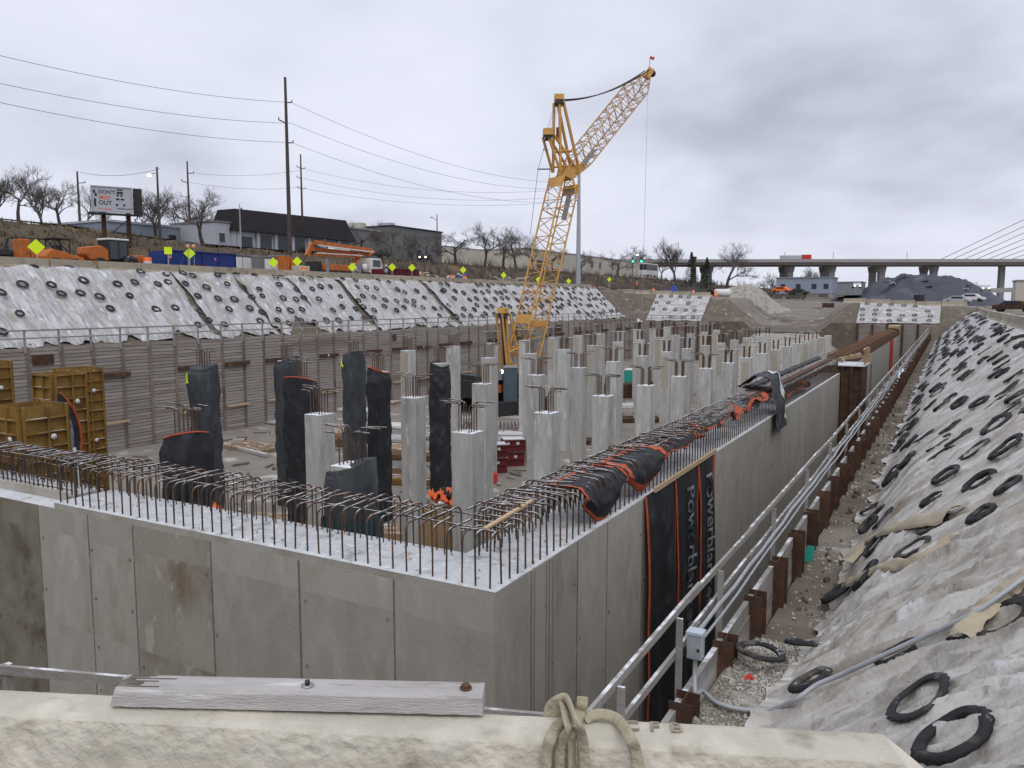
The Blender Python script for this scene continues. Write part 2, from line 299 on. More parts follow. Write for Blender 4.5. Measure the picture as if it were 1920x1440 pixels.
def sheeting_mat(name, pale, mid, mud, snow_c, rough, fall, snow_t=0.64):
    # creased plastic film: sharp ridged wrinkles down the fall line, mud dried along the creases, snow remnants
    m = bpy.data.materials.new(name); m.use_nodes = True; N, L = m.node_tree.nodes, m.node_tree.links; b = N['Principled BSDF']
    b.inputs['Roughness'].default_value = rough; b.inputs['Specular IOR Level'].default_value = 0.5
    tc = N.new('ShaderNodeTexCoord')
    def mapped(sx, sy, rz=0.0):
        mp = N.new('ShaderNodeMapping'); mp.inputs['Scale'].default_value = (sx, sy, sx); mp.inputs['Rotation'].default_value = (0, 0, rz); L.new(tc.outputs['Object'], mp.inputs[0]); return mp.outputs[0]
    def nt(v, sc, det, ty='FBM', dist=0.0):
        t = N.new('ShaderNodeTexNoise'); t.noise_type = ty; t.inputs['Scale'].default_value = sc; t.inputs['Detail'].default_value = det; t.inputs['Distortion'].default_value = dist; L.new(v, t.inputs['Vector']); return t.outputs['Fac']
    def rng(f, a, c): r = N.new('ShaderNodeMapRange'); r.inputs[1].default_value = a; r.inputs[2].default_value = c; L.new(f, r.inputs[0]); return r.outputs[0]
    def mx(a, c, f):
        x = N.new('ShaderNodeMix'); x.data_type = 'RGBA'; L.new(f, x.inputs[0])
        if isinstance(a, tuple): x.inputs[6].default_value = (*a, 1)
        else: L.new(a, x.inputs[6])
        x.inputs[7].default_value = (*c, 1); return x.outputs[2]
    v1, v2 = mapped(fall, 1.0, 0.35), mapped(fall * 2, 1.0, -0.2)
    c = mx(pale, mid, rng(nt(v1, 1.7, 8, dist=0.6), 0.36, 0.62))
    c = mx(c, mud, rng(nt(v2, 0.75, 9, dist=0.8), 0.52, 0.66))
    c = mx(c, tuple(x * 0.62 for x in mid), rng(nt(v1, 6.5, 6, dist=1.2), 0.56, 0.70))
    c = mx(c, tuple(x * 0.72 for x in mid), rng(nt(mapped(fall * 0.35, 1.0, 0.3), 5.0, 7, dist=0.3), 0.50, 0.64))
    c = mx(c, tuple(x * 0.85 for x in mud), rng(nt(mapped(fall * 0.5, 1.0, 0.3), 2.2, 8, dist=0.4), 0.56, 0.72))
    c = mx(c, snow_c, rng(nt(mapped(fall * 1.2, 1.0, 0.3), 2.6, 10, dist=0.5), snow_t, snow_t + 0.08))
    L.new(c, b.inputs['Base Color'])
    rd = nt(v1, 4.0, 5, 'RIDGED_MULTIFRACTAL', 0.7); fi = nt(mapped(0.9, 1.0), 16, 6)
    ad = N.new('ShaderNodeMath'); ad.operation = 'MULTIPLY_ADD'; L.new(fi, ad.inputs[0]); ad.inputs[1].default_value = 0.5; L.new(rd, ad.inputs[2])
    bp = N.new('ShaderNodeBump'); bp.inputs['Strength'].default_value = 0.75; bp.inputs['Distance'].default_value = 0.035; L.new(ad.outputs[0], bp.inputs['Height']); L.new(bp.outputs[0], b.inputs['Normal'])
    return m
MT['sheet_right'] = sheeting_mat('soiled_plastic_film', (0.58, 0.565, 0.53), (0.43, 0.405, 0.36), (0.285, 0.24, 0.175), (0.72, 0.73, 0.75), 0.28, 0.30, 0.62)
MT['sheet_left'] = sheeting_mat('dirty_white_film', (0.52, 0.52, 0.535), (0.41, 0.405, 0.405), (0.32, 0.285, 0.235), (0.64, 0.65, 0.68), 0.5, 0.35, 0.60)
MT['seam_fin'] = mat('grey_grout_fin', (0.215, 0.207, 0.188), (0.135, 0.13, 0.118), 7, 0.9, bump=0.4, c3=(0.34, 0.33, 0.30), c3s=3.0)
MT['rust_run'] = mat('rusty_run_stain', (0.33, 0.275, 0.20), (0.285, 0.235, 0.17), 3, 0.9, c3=(0.35, 0.34, 0.305), c3s=2.0)
MT['concrete_stained'] = mat('brown_stained_concrete', (0.36, 0.335, 0.285), (0.285, 0.26, 0.215), 0.9, 0.85, bump=0.25, bscale=20, stretch=(1.2, 1.2, .6), c3=(0.20, 0.155, 0.105), c3s=0.8, c3t=(0.48, 0.70), c4=(0.40, 0.385, 0.345), c4s=1.8, detail=8, rnd=.06)
# ================================================================ the setting: one terrain sheet round the pit
def lerp_prof(P, d):
    if d < P[0][0]: return -100.0
    for (a, za), (b, zb) in zip(P, P[1:]):
        if d <= b: return za + (zb - za) * (d - a) / (b - a)
    return P[-1][1]
XR, XL, YF, YB = -2.6, -50.2, 6.7, 138.2      # pit edges: right, left, front (skewed), far
FLOOR = -10.2
def shear(X): return 0.345 * (max(-34.0, min(XR - 0.1, X)) + 2.7)
def kf(v): return 1.0 if v <= YF else max(0.0, 1 - (v - YF) / 26.0)
def y_of(X, v): return v + shear(X) * kf(v)
def v_of(X, Y):
    s = shear(X)
    if Y - s <= YF: return Y - s
    v = (Y - s * (1 + YF / 26.0)) / (1 - s / 26.0)
    return v if v < YF + 26 else Y
PR = [(-0.001, -5.2), (1.0, -5.18), (1.5, -4.85), (5.1, -1.75), (5.6, -1.6), (9, -1.6), (2000, -1.8)]
PF = [(-0.001, -5.2), (0.9, -5.15), (1.4, -4.8), (4.3, -1.7), (4.7, -1.6), (2000, -1.8)]
PL = [(-0.001, -2.95), (1.1, -2.9), (1.5, -2.6), (6.6, 2.15), (7.2, 2.3), (20, 2.5), (24, 3.2), (35, 8.0), (37, 8.3), (52, 9.6), (300, 11), (2000, 11)]
def far_top(X): return min(2.2, -0.7 + max(0, -X - 3) * 0.045)
def pB(X, d):
    t = far_top(X)
    return lerp_prof([(-0.001, -3.6), (1.4, -3.5), (7.5, t - 0.1), (8.5, t), (60, t - 0.3), (2000, -3)], d)
def ramp_z(X, Y): # haul road cut that climbs out through the far bank
    return FLOOR + max(0.0, (Y - 96)) * 0.118
def ramp_cut(X, Y):
    c = -24 - (Y - 138) * 0.10
    d = abs(X - c) - 5.0
    return ramp_z(X, Y) + max(0, d) * 0.8
def sstep(a, b, x):
    t = max(0.0, min(1.0, (x - a) / (b - a))); return t * t * (3 - 2 * t)
def right_z(X, Y): # bench sinks below the pile tops past the gravel
    z = lerp_prof(PR, X - XR)
    return z - 0.62 * sstep(10.5, 15.0, Y) * (1 - sstep(0.8, 2.2, X - XR)) if z > -50 else z
def left_z(X, Y):
    d = XL - X; z = lerp_prof(PL, d)
    return z - 1.1 * sstep(52, 80, Y) * sstep(21, 34, d) if z > -50 else z
def ground_z(X, Y, v=None):
    if v is None: v = v_of(X, Y)
    z = max(right_z(X, Y), left_z(X, Y), lerp_prof(PF, (YF - v) * 0.945), pB(X, Y - YB))
    if Y > YB - 0.1 and Y < 190: z = min(z, ramp_cut(X, Y))
    return z
def frange(a, b, s):
    n = max(1, int(round((b - a) / s))); return [a + (b - a) * i / n for i in range(n)]
xs = [-2500, -1200, -700, -420, -280, -200, -150, -125] + frange(-112, -60, 1.3) + frange(-60, XL, 0.45) + frange(XL, XR, 1.2) + frange(XR, 3.6, 0.2) + frange(3.6, 9, 0.6) + frange(9, 40, 3) + [40, 55, 80, 120, 200, 350, 700, 1500, 2500]
vs_ = [-60, -40, -25, -15, -9, -6, -4] + frange(-3, YF, 0.25) + frange(YF, 30, 0.45) + frange(30, YB, 1.0) + frange(YB, 150, 0.5) + frange(150, 200, 1.6) + [200, 208, 218, 230, 245, 262, 282, 310, 350, 400, 470, 560, 700, 900, 1300, 1900, 3000]
pts, idx = [], {}
for i, X in enumerate(xs):
    for j, v in enumerate(vs_):
        Y = y_of(X, v); inside = X > XL + 1e-6 and X < XR - 1e-6 and v > YF + 1e-6 and Y < YB - 1e-6
        if inside: continue
        z = ground_z(X, Y, v)
        if -400 < X < 60 and Y < 320:
            amp = 0.05 if X < 9 else 0.08
            if X < -70: amp = 0.5
            elif X < -57: amp = 0.06
            z += amp * fbm(X * 0.35, Y * 0.35, 3.0) + (0.05 * nz(X * 1.7, Y * 1.7) if X > -60 else 0)
        idx[(i, j)] = len(pts); pts.append((X, Y, z))
gf, grass_f, bank_f = [], [], []
for i in range(len(xs) - 1):
    for j in range(len(vs_) - 1):
        q = [(i, j), (i + 1, j), (i + 1, j + 1), (i, j + 1)]
        if all(k in idx for k in q):
            mx, mv = (xs[i] + xs[i + 1]) / 2, (vs_[j] + vs_[j + 1]) / 2
            if XL < mx < XR and mv > YF and y_of(mx, mv) < YB: continue
            (grass_f if (mx < -69.5 and mv > -30) else bank_f if (-57.3 < mx < XL and mv > 0) or (XR < mx < 0.5 and mv > 11.6) or (mv > 130 and y_of(mx, mv) < 147 and mx < 2) else gf).append(tuple(idx[k] for k in q))
def sub_mesh(name, faces, m, smooth=True):
    used = sorted({i for f in faces for i in f}); mp = {a: b for b, a in enumerate(used)}
    mb = MB(); mb.add([pts[i] for i in used], [tuple(mp[i] for i in f) for f in faces], smooth)
    return mb.build(name, m, fix=False)
struct(sub_mesh('ground', gf, MT['ground'])); struct(sub_mesh('embankment', grass_f, MT['grass'])); struct(sub_mesh('soil_bank', bank_f, MT['dirt']))
mb = MB(); mb.grid(lambda a, b: V(XL - 0.3 + a * (XR - XL + 0.6), -8 + b * (YB + 8.3), (FLOOR if (XL - 0.3 + a * (XR - XL + 0.6) < -7.2 and -8 + b * (YB + 8.3) > 12.2) else -12.3) + 0.05 * fbm(a * 12, b * 30, 1)), 60, 160)
struct(mb.build('pit_floor', MT['floor'], fix=False))
# earth bank behind the timber: what shows between the boards
mb = MB()
mb.b2((XL - 0.35, -12, FLOOR - 0.2), (XL - 0.08, YB, -3.05)); mb.b2((XL, YB + 0.08, FLOOR - 0.2), (-36, YB + 0.35, -3.75)); mb.b2((-13.0, YB + 0.08, FLOOR - 0.2), (XR, YB + 0.35, -3.75))
mb.b2((XR + 0.02, YF, -12.4), (XR + 0.3, YB, -6.1))
mb.beam((XR, YF - 0.12, -8.95), (-36, YF - 0.12 + shear(-36), -8.95), 0.2, 7.1)
mb.grid(lambda a, b: V(-37 + a * 25, YB + 0.02, (FLOOR - .3) * (1 - b) + b * (ground_z(-37 + a * 25, YB + 0.01) + .25)), 50, 8)
struct(mb.build('earth_face', MT['dirt']))
# haul ramp inside the pit
mb = MB()
def rampf(a, b):
    Y = 97 + a * (YB - 97); c = -24 - (Y - 138) * 0.10; h = max(0.02, ramp_z(0, Y) - FLOOR); W = 5.0 + h * 1.25
    t = (b - 0.5) * 2; X = c + t * W; z = FLOOR + min(h, (W - abs(X - c)) / 1.25 * 1.0)
    return V(X, Y, z + 0.10 * fbm(X * 0.5, Y * 0.5, 5))
mb.grid(rampf, 60, 40); struct(mb.build('haul_ramp', MT['gravel'], fix=False))
# spoil mound beside the top of the ramp
mb = MB()
def moundf(cx, cy, rx, ry, h, zb, seed):
    def f(a, b):
        an = a * 2 * math.pi; r = b
        X = cx + math.cos(an) * rx * r; Y = cy + math.sin(an) * ry * r
        z = zb + h * (1 - r ** 1.4) * (0.9 + 0.3 * fbm(X * 0.12, Y * 0.12, seed)) - 0.3 * r
        return V(X, Y, z)
    return f
def drape_mound(a, b):
    an = a * 2 * math.pi; X = -37.5 + math.cos(an) * 9.5 * b; Y = 168 + math.sin(an) * 8 * b
    return V(X, Y, ground_z(X, Y) * min(1, b * 1.2) + max(0, 1 - b * 1.2) * 1.2 - .15 * b + 2.7 * (1 - b ** 1.4) * (.9 + .3 * fbm(X * .12, Y * .12, 2)))
mb.grid(drape_mound, 40, 14)
tag(mb.build('gravel_mound', MT['gravel'], fix=False), 'pale gravel mound heaped at the top of the haul ramp', 'mound')
# the site road up on the left bank, and the street behind it
mb = MB(); mb.grid(lambda a, b: V(-69 + a * 10.2, -20 + b * 175, lerp_prof(PL, XL + 69 - a * 10.2) + 0.08), 4, 20)
struct(mb.build('site_road', MT['ground'], fix=False))
mb = MB(); mb.grid(lambda a, b: V(-100 + a * 8, 20 + b * 380, left_z(-100 + a * 8, 20 + b * 380) + 0.45), 3, 40)
struct(mb.build('street', MT['asphalt'], fix=False))
# dry stalks and brush on the embankment
rg = random.Random(3); mb = MB()
for i in range(16000):
    Y = 28 + (rg.random() ** 1.5) * 300; X = -70 - rg.random() * (19 if Y < 120 else 26)
    if fbm(X * 0.15, Y * 0.08, 9) < -0.35: continue
    z = ground_z(X, Y) + 0.2 * fbm(X * 0.35, Y * 0.35, 3.0) - 0.1; h = 0.2 + rg.random() * 0.55; a = rg.random() * 6.28; w = 0.05 + 0.06 * rg.random() + Y * 0.0004
    dx, dy = math.cos(a) * w, math.sin(a) * w; lx, ly = rg.uniform(-.35, .35), rg.uniform(-.35, .35)
    mb.add([(X - dx, Y - dy, z), (X + dx, Y + dy, z), (X + lx, Y + ly, z + h)], [(0, 1, 2)])
tag(mb.build('dry_grass', MT['blade'], fix=False), 'brown dry grass and weeds covering the embankment', 'grass', kind='stuff')
mb = MB() # bare scrub: tangles of thin twigs along the far bank
for i in range(900):
    Y = 105 + rg.random() * 240; X = -70 - rg.random() * 20
    if Y > 150: X = -52 - rg.random() * 40
    z = ground_z(X, Y) - 0.1; n = 10; H = 1.0 + rg.random() * 1.8
    for k in range(n):
        a = rg.random() * 6.28; sp = rg.random() * H * 0.7; w = 0.03 + Y * 0.00018
        tx, ty = X + math.cos(a) * sp, Y + math.sin(a) * sp
        mb.add([(X - w, Y, z), (X + w, Y, z), (tx, ty, z + H * (0.5 + rg.random() * 0.6))], [(0, 1, 2)])
tag(mb.build('brush', MT['twig'], fix=False), 'leafless brown scrub along the far bank', 'brush', kind='stuff')
# crushed stone bench beside the near piles
rg = random.Random(5); mb = MB()
ICO = [(0, 0, 1), (0.9, 0, 0.3), (0.28, 0.85, 0.3), (-0.72, 0.53, 0.3), (-0.72, -0.53, 0.3), (0.28, -0.85, 0.3), (0, 0, -0.6)]
ICF = [(0, 1, 2), (0, 2, 3), (0, 3, 4), (0, 4, 5), (0, 5, 1), (6, 2, 1), (6, 3, 2), (6, 4, 3), (6, 5, 4), (6, 1, 5)]
def stones(n, fx, r0, r1):
    for i in range(n):
        X, Y = fx(); r = r0 + (r1 - r0) * rg.random() ** 2; z = ground_z(X, Y) + 0.05 * fbm(X * .35, Y * .35, 3) + 0.05 * nz(X * 1.7, Y * 1.7) + r * 0.25
        m = Euler((rg.uniform(0, 6), rg.uniform(0, 6), rg.uniform(0, 6))).to_matrix()
        sc = (1, rg.uniform(.6, 1), rg.uniform(.5, .9))
        mb.add([m @ V(p[0] * r * sc[0] * rg.uniform(.8, 1.2), p[1] * r * sc[1], p[2] * r * sc[2]) + V(X, Y, z) for p in ICO], ICF)
stones(9000, lambda: (XR + 0.05 + rg.random() * 1.7, 6.9 + rg.random() ** 1.25 * 6.2), 0.015, 0.045)
stones(700, lambda: (XR + 0.05 + rg.random() * 1.3, 12 + rg.random() * 30), 0.02, 0.07)
tag(mb.build('gravel', MT['stone'], fix=False), 'pale crushed stone filling the bench beside the rusty piles', 'gravel', kind='stuff')
rg = random.Random(6); mb = MB() # clods on the bench further along
for i in range(900):
    X, Y = XR + 0.2 + rg.random() * 1.3, 15 + rg.random() * 90; r = 0.03 + 0.09 * rg.random() ** 2
    m = Euler((rg.uniform(0, 6), rg.uniform(0, 6), rg.uniform(0, 6))).to_matrix(); z = ground_z(X, Y) + r * 0.4
    mb.add([m @ V(p[0] * r, p[1] * r * .8, p[2] * r * .7) + V(X, Y, z) for p in ICO], ICF)
tag(mb.build('soil_clods', MT['dirt'], fix=False), 'brown clods of soil scattered along the bench', 'soil', kind='stuff')
# ================================================================ cast basin wall with starter bars
WB = -12.25
WX, WY, WT, TH = -6.65, 11.45, -5.0, 1.6      # outer corner, top, thickness
def bar_path(leg, run, rad=0.16, n=5):
    P = [V(0, 0, -0.25), V(0, 0, leg - rad)]
    for i in range(1, n + 1):
        a = math.pi / 2 * i / n; P.append(V(rad * (1 - math.cos(a)), 0, leg - rad + rad * math.sin(a)))
    P.append(V(run, 0, leg)); return P
def bar_mesh(leg, run, r=0.0185, drop=0.0):
    P = bar_path(leg, run); P[-1].z -= drop
    m = MB().tube(P, r, 6).mesh('starter_bar'); m.materials.append(MT['rebar']); return m
BAR_OUT = [bar_mesh(0.95, 0.80), bar_mesh(0.92, 0.66, drop=0.03), bar_mesh(0.99, 0.74, drop=-0.03), bar_mesh(0.93, 0.9, drop=0.02)]
BAR_IN = [bar_mesh(1.02, 0.8), bar_mesh(1.0, 0.9, drop=0.04), bar_mesh(1.06, 0.7), bar_mesh(0.98, 0.75, drop=-.03)]
def wall_panels(root, face, cuts, zt, zb, inset, mset):
    # form-panel faces standing a few mm proud of the core, grout seams between; face 'f' front (Y=WY) or 'r' right (X=WX)
    for (a, b), m in zip(zip(cuts, cuts[1:]), mset):
        lift = [(zt - 0.002, zt - 0.62), (zt - 0.6225, zt - 3.0), (zt - 3.002, zb)]
        for (t, u) in lift:
            d = random.uniform(0.003, 0.007)
            mb = MB(); g = 0.014
            if face == 'f': mb.b2((a + g, WY - d, u), (b - g, WY + 0.02, t))
            else: mb.b2((WX - 0.02, a + g, u), (WX + d, b - g, t))
            mb.build('wall_panel', MT[m], root)
# ---- front wall
fw = thing('basin_wall', 'cast concrete wall nearest the viewer, snowy top bristling with hooked rebar', 'concrete wall')
mb = MB(); mb.b2((-19.4, WY + 0.012, WB), (WX - 0.012, WY + TH, WT)); mb.b2((-46, WY + 0.012, WB), (-19.4, WY + TH, WT - 0.14)); mb.build('wall_core', MT['seam'], fw)
cuts = [-44, -41.5, -39, -36.5, -34, -31.5, -29, -26.5, -24.6, -22.3, -20.1, -18.05, -16.36, -13.76, -11.2, -8.83, WX]
wall_panels(fw, 'f', cuts, WT - 0.14, WB, 0, ['concrete_dirty'] * 10 + ['concrete', 'concrete', 'concrete_stained', 'concrete', 'concrete', 'concrete'])
mb = MB() # lift of concrete above the left section on the right part
mb.b2((-19.4, WY + 0.002, WT - 0.139), (WX - 0.002, WY + 0.03, WT - 0.001)); mb.build('wall_panel', MT['concrete'], fw)
def snow_top(x0, x1, y0, y1, z, nx, ny, seed, m='snow', amp=0.03):
    def f(a, b):
        X, Y = x0 + a * (x1 - x0), y0 + b * (y1 - y0); e = min(a, 1 - a, b, 1 - b)
        return V(X, Y, z + 0.006 + amp * min(1, e * 12) * (0.6 + 0.9 * fbm(X * 1.3, Y * 1.3, seed)))
    return MB().grid(f, nx, ny)
snow_top(-19.4, WX, WY, WY + TH, WT, 80, 18, 1).build('snow_cover', MT['snow'], fw, fix=False)
snow_top(-46, -19.4, WY, WY + 0.55, WT - 0.14, 110, 8, 2).build('snow_cover', MT['snow'], fw, fix=False)
mb = MB(); mb.b2((-46, WY + 0.55, WT - 0.14), (-19.8, WY + 0.62, WT + 0.10)); mb.build('wall_kicker', MT['concrete'], fw)
mb = MB(); mb.b2((-46, WY + 0.625, WT - 0.14), (-19.8, WY + TH, WT - 0.02)); mb.build('wall_kicker', MT['snow'], fw)
mb = MB() # tie-cone holes
for X in cuts[7:]:
    for z in (-5.95, -7.25, -8.5, -9.6):
        if random.random() < 0.85:
            mb.lathe([(0.034, -0.013), (0.034, 0.03), (0.001, 0.03)], 10, (X + random.choice((-.16, .16, .1)), WY - 0.002, z + random.uniform(-.08, .08)), axis='y')
mb.build('tie_hole', MT['hole'], fw)
for X in cuts[8:-1]: # grout fins left along the form joints
    MB().b2((X - random.uniform(.018, .032), WY - .0095, WB + .1), (X + random.uniform(.012, .026), WY - .0005, WT - .16 if X < -19.4 else WT - .14)).build('joint_fin', MT['seam_fin'], fw)
# ---- long right wall: first pour up to the steel bulkhead, second pour beyond
rw = thing('basin_wall', 'long cast concrete wall running away along the trench on the right', 'concrete wall')
YJ = 60.0
mb = MB(); mb.b2((WX - TH, WY + TH + 0.002, WB), (WX - 0.012, YJ, WT)); mb.build('wall_core', MT['seam'], rw)
rc = [WY, 12.78, 13.55, 14.9, 16.55, 18.95, 21.4, 23.8, 26.2, 28.6, 31.0, 33.4, 35.8, 38.2, 40.6, 43, 45.4, 47.8, 50.2, 52.6, 55, 57.4, YJ]
for (a, b) in zip(rc, rc[1:]):
    d = random.uniform(0.003, 0.010)
    MB().b2((WX - 0.02, a + (0.010 if a < 18 else 0.0015), WB), (WX + (d if a < 18 else .006), b - (0.010 if a < 18 else 0.0015), WT - 0.003)).build('wall_panel', MT['concrete'], rw)
snow_top(WX - TH, WX, WY + TH, YJ, WT, 14, 200, 3).build('snow_cover', MT['snow'], rw, fix=False)
mb = MB()
for Y in rc[1:]:
    for z in (-5.9, -7.2, -8.5):
        if random.random() < 0.8: mb.lathe([(0.034, 0.013), (0.034, -0.03), (0.001, -0.03)], 10, (WX + 0.002, Y + random.choice((-.16, .16)), z), axis='x')
mb.build('tie_hole', MT['hole'], rw)
for Y in rc[1:6]: MB().b2((WX + .0005, Y - random.uniform(.015, .03), WB + .1), (WX + .0125, Y + random.uniform(.01, .02), WT - .02)).build('joint_fin', MT['seam_fin'], rw)
for Y, w in ((12.9, .07), (13.42, .05), (13.7, .04)): MB().grid(lambda a, b: V(WX + .0135, Y + (b - .5) * w * (1 + .5 * nz(a * 6, Y)) + .02 * nz(a * 3, Y), WT - .05 - a * 5.5), 24, 2).build('rust_run', MT['rust_run'], rw, fix=False)
sw = thing('basin_wall', 'farther pour of the concrete trench wall beyond the rusty steel bulkhead', 'concrete wall')
mb = MB(); mb.b2((WX - TH, 63.6, WB), (WX - 0.012, 133, WT)); mb.build('wall_core', MT['seam'], sw)
Y = 63.6
while Y < 132.9:
    MB().b2((WX - 0.02, Y + 0.01, WB), (WX + random.uniform(.003, .01), min(133, Y + 4.8) - 0.01, WT - 0.003)).build('wall_panel', MT['concrete'], sw); Y += 4.8
snow_top(WX - TH, WX, 63.6, 133, WT, 8, 80, 4).build('snow_cover', MT['snow'], sw, fix=False)
# ---- starter bars: a bar of its own for each, hooks lean over the wall
def place_bar(me, root, p, rz, tilt=0.0):
    return obj('starter_bar', me, root, p, (random.uniform(-.02, .02) + tilt, random.uniform(-.02, .02), rz + random.uniform(-.10, .10)))
n = 0
X = WX - 0.16
while X > -29.0:
    zt = WT if X > -19.4 else WT - 0.05
    place_bar(random.choice(BAR_OUT), fw, (X + random.uniform(-.02, .02), WY + (0.12 if X > -19.6 else 0.74), zt), R(90)); n += 1
    if X < WX - TH:
        place_bar(random.choice(BAR_IN), fw, (X + 0.1 + random.uniform(-.03, .03), WY + TH - 0.14, zt), R(-90)); n += 1
    X -= 0.305 if X > -19.4 else 0.21
Y = WY + 0.42; k = 0
while n < 292:
    place_bar(random.choice(BAR_OUT), rw, (WX - 0.12, Y, WT), R(180)); n += 1
    if Y > WY + TH:
        place_bar(random.choice(BAR_IN), rw, (WX - TH + 0.14, Y + 0.08, WT), 0); n += 1
        if Y < 24: place_bar(random.choice(BAR_IN), rw, (WX - TH + 0.32, Y - 0.07, WT), 0); n += 1
    Y += 0.305
mb = MB(); P1 = bar_path(0.95, 0.85, 0.16, 3)
while Y < YJ - 0.3:
    mb.tube([V(WX - 0.12 - p.x, Y, WT + p.z) for p in P1], 0.017, 4); mb.tube([V(WX - TH + 0.14 + p.x, Y + 0.1, WT + p.z + 0.08) for p in P1], 0.017, 4); Y += 0.305
tag(mb.build('starter_bars', MT['rebar'], rw, fix=False), kind='stuff')
mb = MB(); Y = 64.0
while Y < 132.5:
    mb.tube([V(WX - 0.12 - p.x, Y, WT + p.z) for p in P1], 0.02, 4); mb.tube([V(WX - TH + 0.14 + p.x, Y + 0.1, WT + p.z + 0.08) for p in P1], 0.02, 4); Y += 0.4
tag(mb.build('starter_bars', MT['rust_bar'], sw, fix=False), kind='stuff')
mb = MB(); Y = WY + TH + 0.2 # cross ties and a lower inner row that thicken the mat
while Y < YJ - .3:
    z = WT + .78 + random.uniform(-.05, .05); mb.tube([V(WX - TH + .2, Y, WT - .05), V(WX - TH + .2, Y, z - .1), V(WX - TH + .3, Y, z), V(WX - .75 + random.uniform(-.1, .1), Y + random.uniform(-.06, .06), z + .02)], .015, 5)
    mb.tube([V(WX - TH + .45, Y + .15, WT - .05), V(WX - TH + .45, Y + .15, WT + 1.0)], .015, 5); Y += .305
tag(mb.build('cross_ties', MT['rebar'], rw, fix=False), kind='stuff')
mb = MB(); X = -29.0
while X < WX - TH - .1:
    mb.tube([V(X, WY + TH - .3, WT - .2), V(X, WY + TH - .3, WT + .98)], .014, 5); X += .305
tag(mb.build('cross_ties', MT['rebar'], fw, fix=False), kind='stuff')
mb = MB(); rg = random.Random(77) # lumps of mortar and ice on the wall top
for i in range(150):
    if rg.random() < .6: X, Y = rg.uniform(-19, WX - .1), WY + rg.uniform(.15, 1.5)
    else: X, Y = WX - rg.uniform(.1, 1.5), WY + rg.uniform(.2, 12)
    r = .012 + .035 * rg.random() ** 2; m = Euler((rg.uniform(0, 6), rg.uniform(0, 6), 0)).to_matrix(); mb.add([m @ V(p[0] * r * 1.5, p[1] * r, p[2] * r * .7) + V(X, Y, WT + .03) for p in ICO], ICF)
tag(mb.build('mortar_lumps', MT['stone'], fw, fix=False), kind='stuff')
# long bars laid through the hooks
def long_bar(root, p, q, r=0.016, m='rebar', sag=0.02):
    k = 14; P = [Vector(p).lerp(Vector(q), i / k) + V(0.012 * nz(i * 3.1, p[0] * 5), 0.012 * nz(i * 2.3, p[1]), -sag * abs(math.sin(i * 1.9))) for i in range(k + 1)]
    MB().tube(P, r, 6).build('long_bar', MT[m], root, fix=False)
for y in (0.62, 1.30): long_bar(fw, (-29, WY + y + 0.02, WT + 0.90 + 0.02 * y), (WX - 0.35 - y * 0.4, WY + y, WT + 0.90 + 0.02 * y))
for y, z in ((0.76, 0.12), (1.3, 0.12), (1.42, 0.5)): long_bar(fw, (-29, WY + y, WT + z), (-19.6, WY + y, WT + z))
for x, z in ((0.55, 0.93), (1.05, 1.0), (1.3, 1.04), (1.5, 0.55)): long_bar(rw, (WX - x, WY + 0.5 + x * 0.5, WT + z), (WX - x - 0.03, YJ, WT + z), 0.017)
for x, z in ((0.2, 0.95), (0.6, 0.98), (1.0, 1.03), (1.45, 1.1)): long_bar(sw, (WX - x, 63.8, WT + z), (WX - x, 132.8, WT + z), 0.03, 'rust_bar')
# rusty bar mat fixed along the outside edge of the far pour
mb = MB()
for i in range(8): mb.beam((WX - 0.02 - 0.01 * (i % 2), 70, WT + 0.05 + i * 0.085), (WX - 0.02, 133, WT + 0.05 + i * 0.085), 0.035, 0.06)
mb.build('side_bars', MT['rust_bar'], sw)
mb = MB(); mb.b2((WX - 1.3, 128, WT + 1.18), (WX + 0.1, 134, WT + 1.5)); mb.build('timber_block', MT['plywood'], sw)
# ---- planks, dark walkway matting along the hooks
def loose_board(p, q, w, h, m, label, cat='plank', name='plank'):
    return tag(MB().beam(p, q, w, h).build(name, MT[m]), label, cat)
loose_board((WX - 0.42, WY + 0.35, WT + 0.985), (WX - 0.60, WY + 2.6, WT + 1.0), 0.09, 0.04, 'new_wood', 'short pale plank laid on the hooked bars at the wall corner')
loose_board((WX - 0.5, 33, WT + 1.03), (WX - 0.55, 59, WT + 1.06), 0.34, 0.05, 'rust', 'long dark walkway board on the hooked bars toward the bulkhead')
mb = MB(); mb.grid(lambda a, b: V(WX - 1.55 + b * 0.42 + 0.08 * nz(a * 40, 1), 36 + a * 23.5, WT + 1.14 + 0.05 * fbm(a * 30, b * 2, 4)), 120, 6)
tag(mb.build('black_mat', MT['blanket'], fix=False), 'long strip of black matting lying on the inner hooked bars', 'mat')
# bulkhead: rusty steel stop-end with a platform
bk = thing('steel_bulkhead', 'rusty steel bulkhead box closing the gap between the two wall pours', 'bulkhead', (WX, YJ, WT))
MB().b2((-1.6, 0.05, -7.2), (1.45, 0.22, 0.5)).build('face_plate', MT['rust'], bk)
for x in (-1.2, -0.6, 0.15, 0.75, 1.4): MB().b2((x - 0.06, -0.12, -5.2), (x + 0.06, 0.048, 0.5)).build('stiffener', MT['rust'], bk)
for i in range(22): MB().b2((-0.35, -0.05, -4.9 + i * 0.24), (0.05, 0.045, -4.84 + i * 0.24)).build('bar_stub', MT['rust_bar'], bk)
MB().b2((1.32, 0.22, -5.2), (1.45, 3.6, 0.5)).build('side_plate', MT['rust'], bk)
MB().b2((-1.7, -0.2, 0.51), (1.6, 3.6, 0.58)).build('platform_deck', MT['snow'], bk)
for y in (0, 1.2, 2.4, 3.5): MB().b2((1.5, y - 0.04, 0.58), (1.58, y + 0.04, 1.7)).build('rail_post', MT['plywood'], bk)
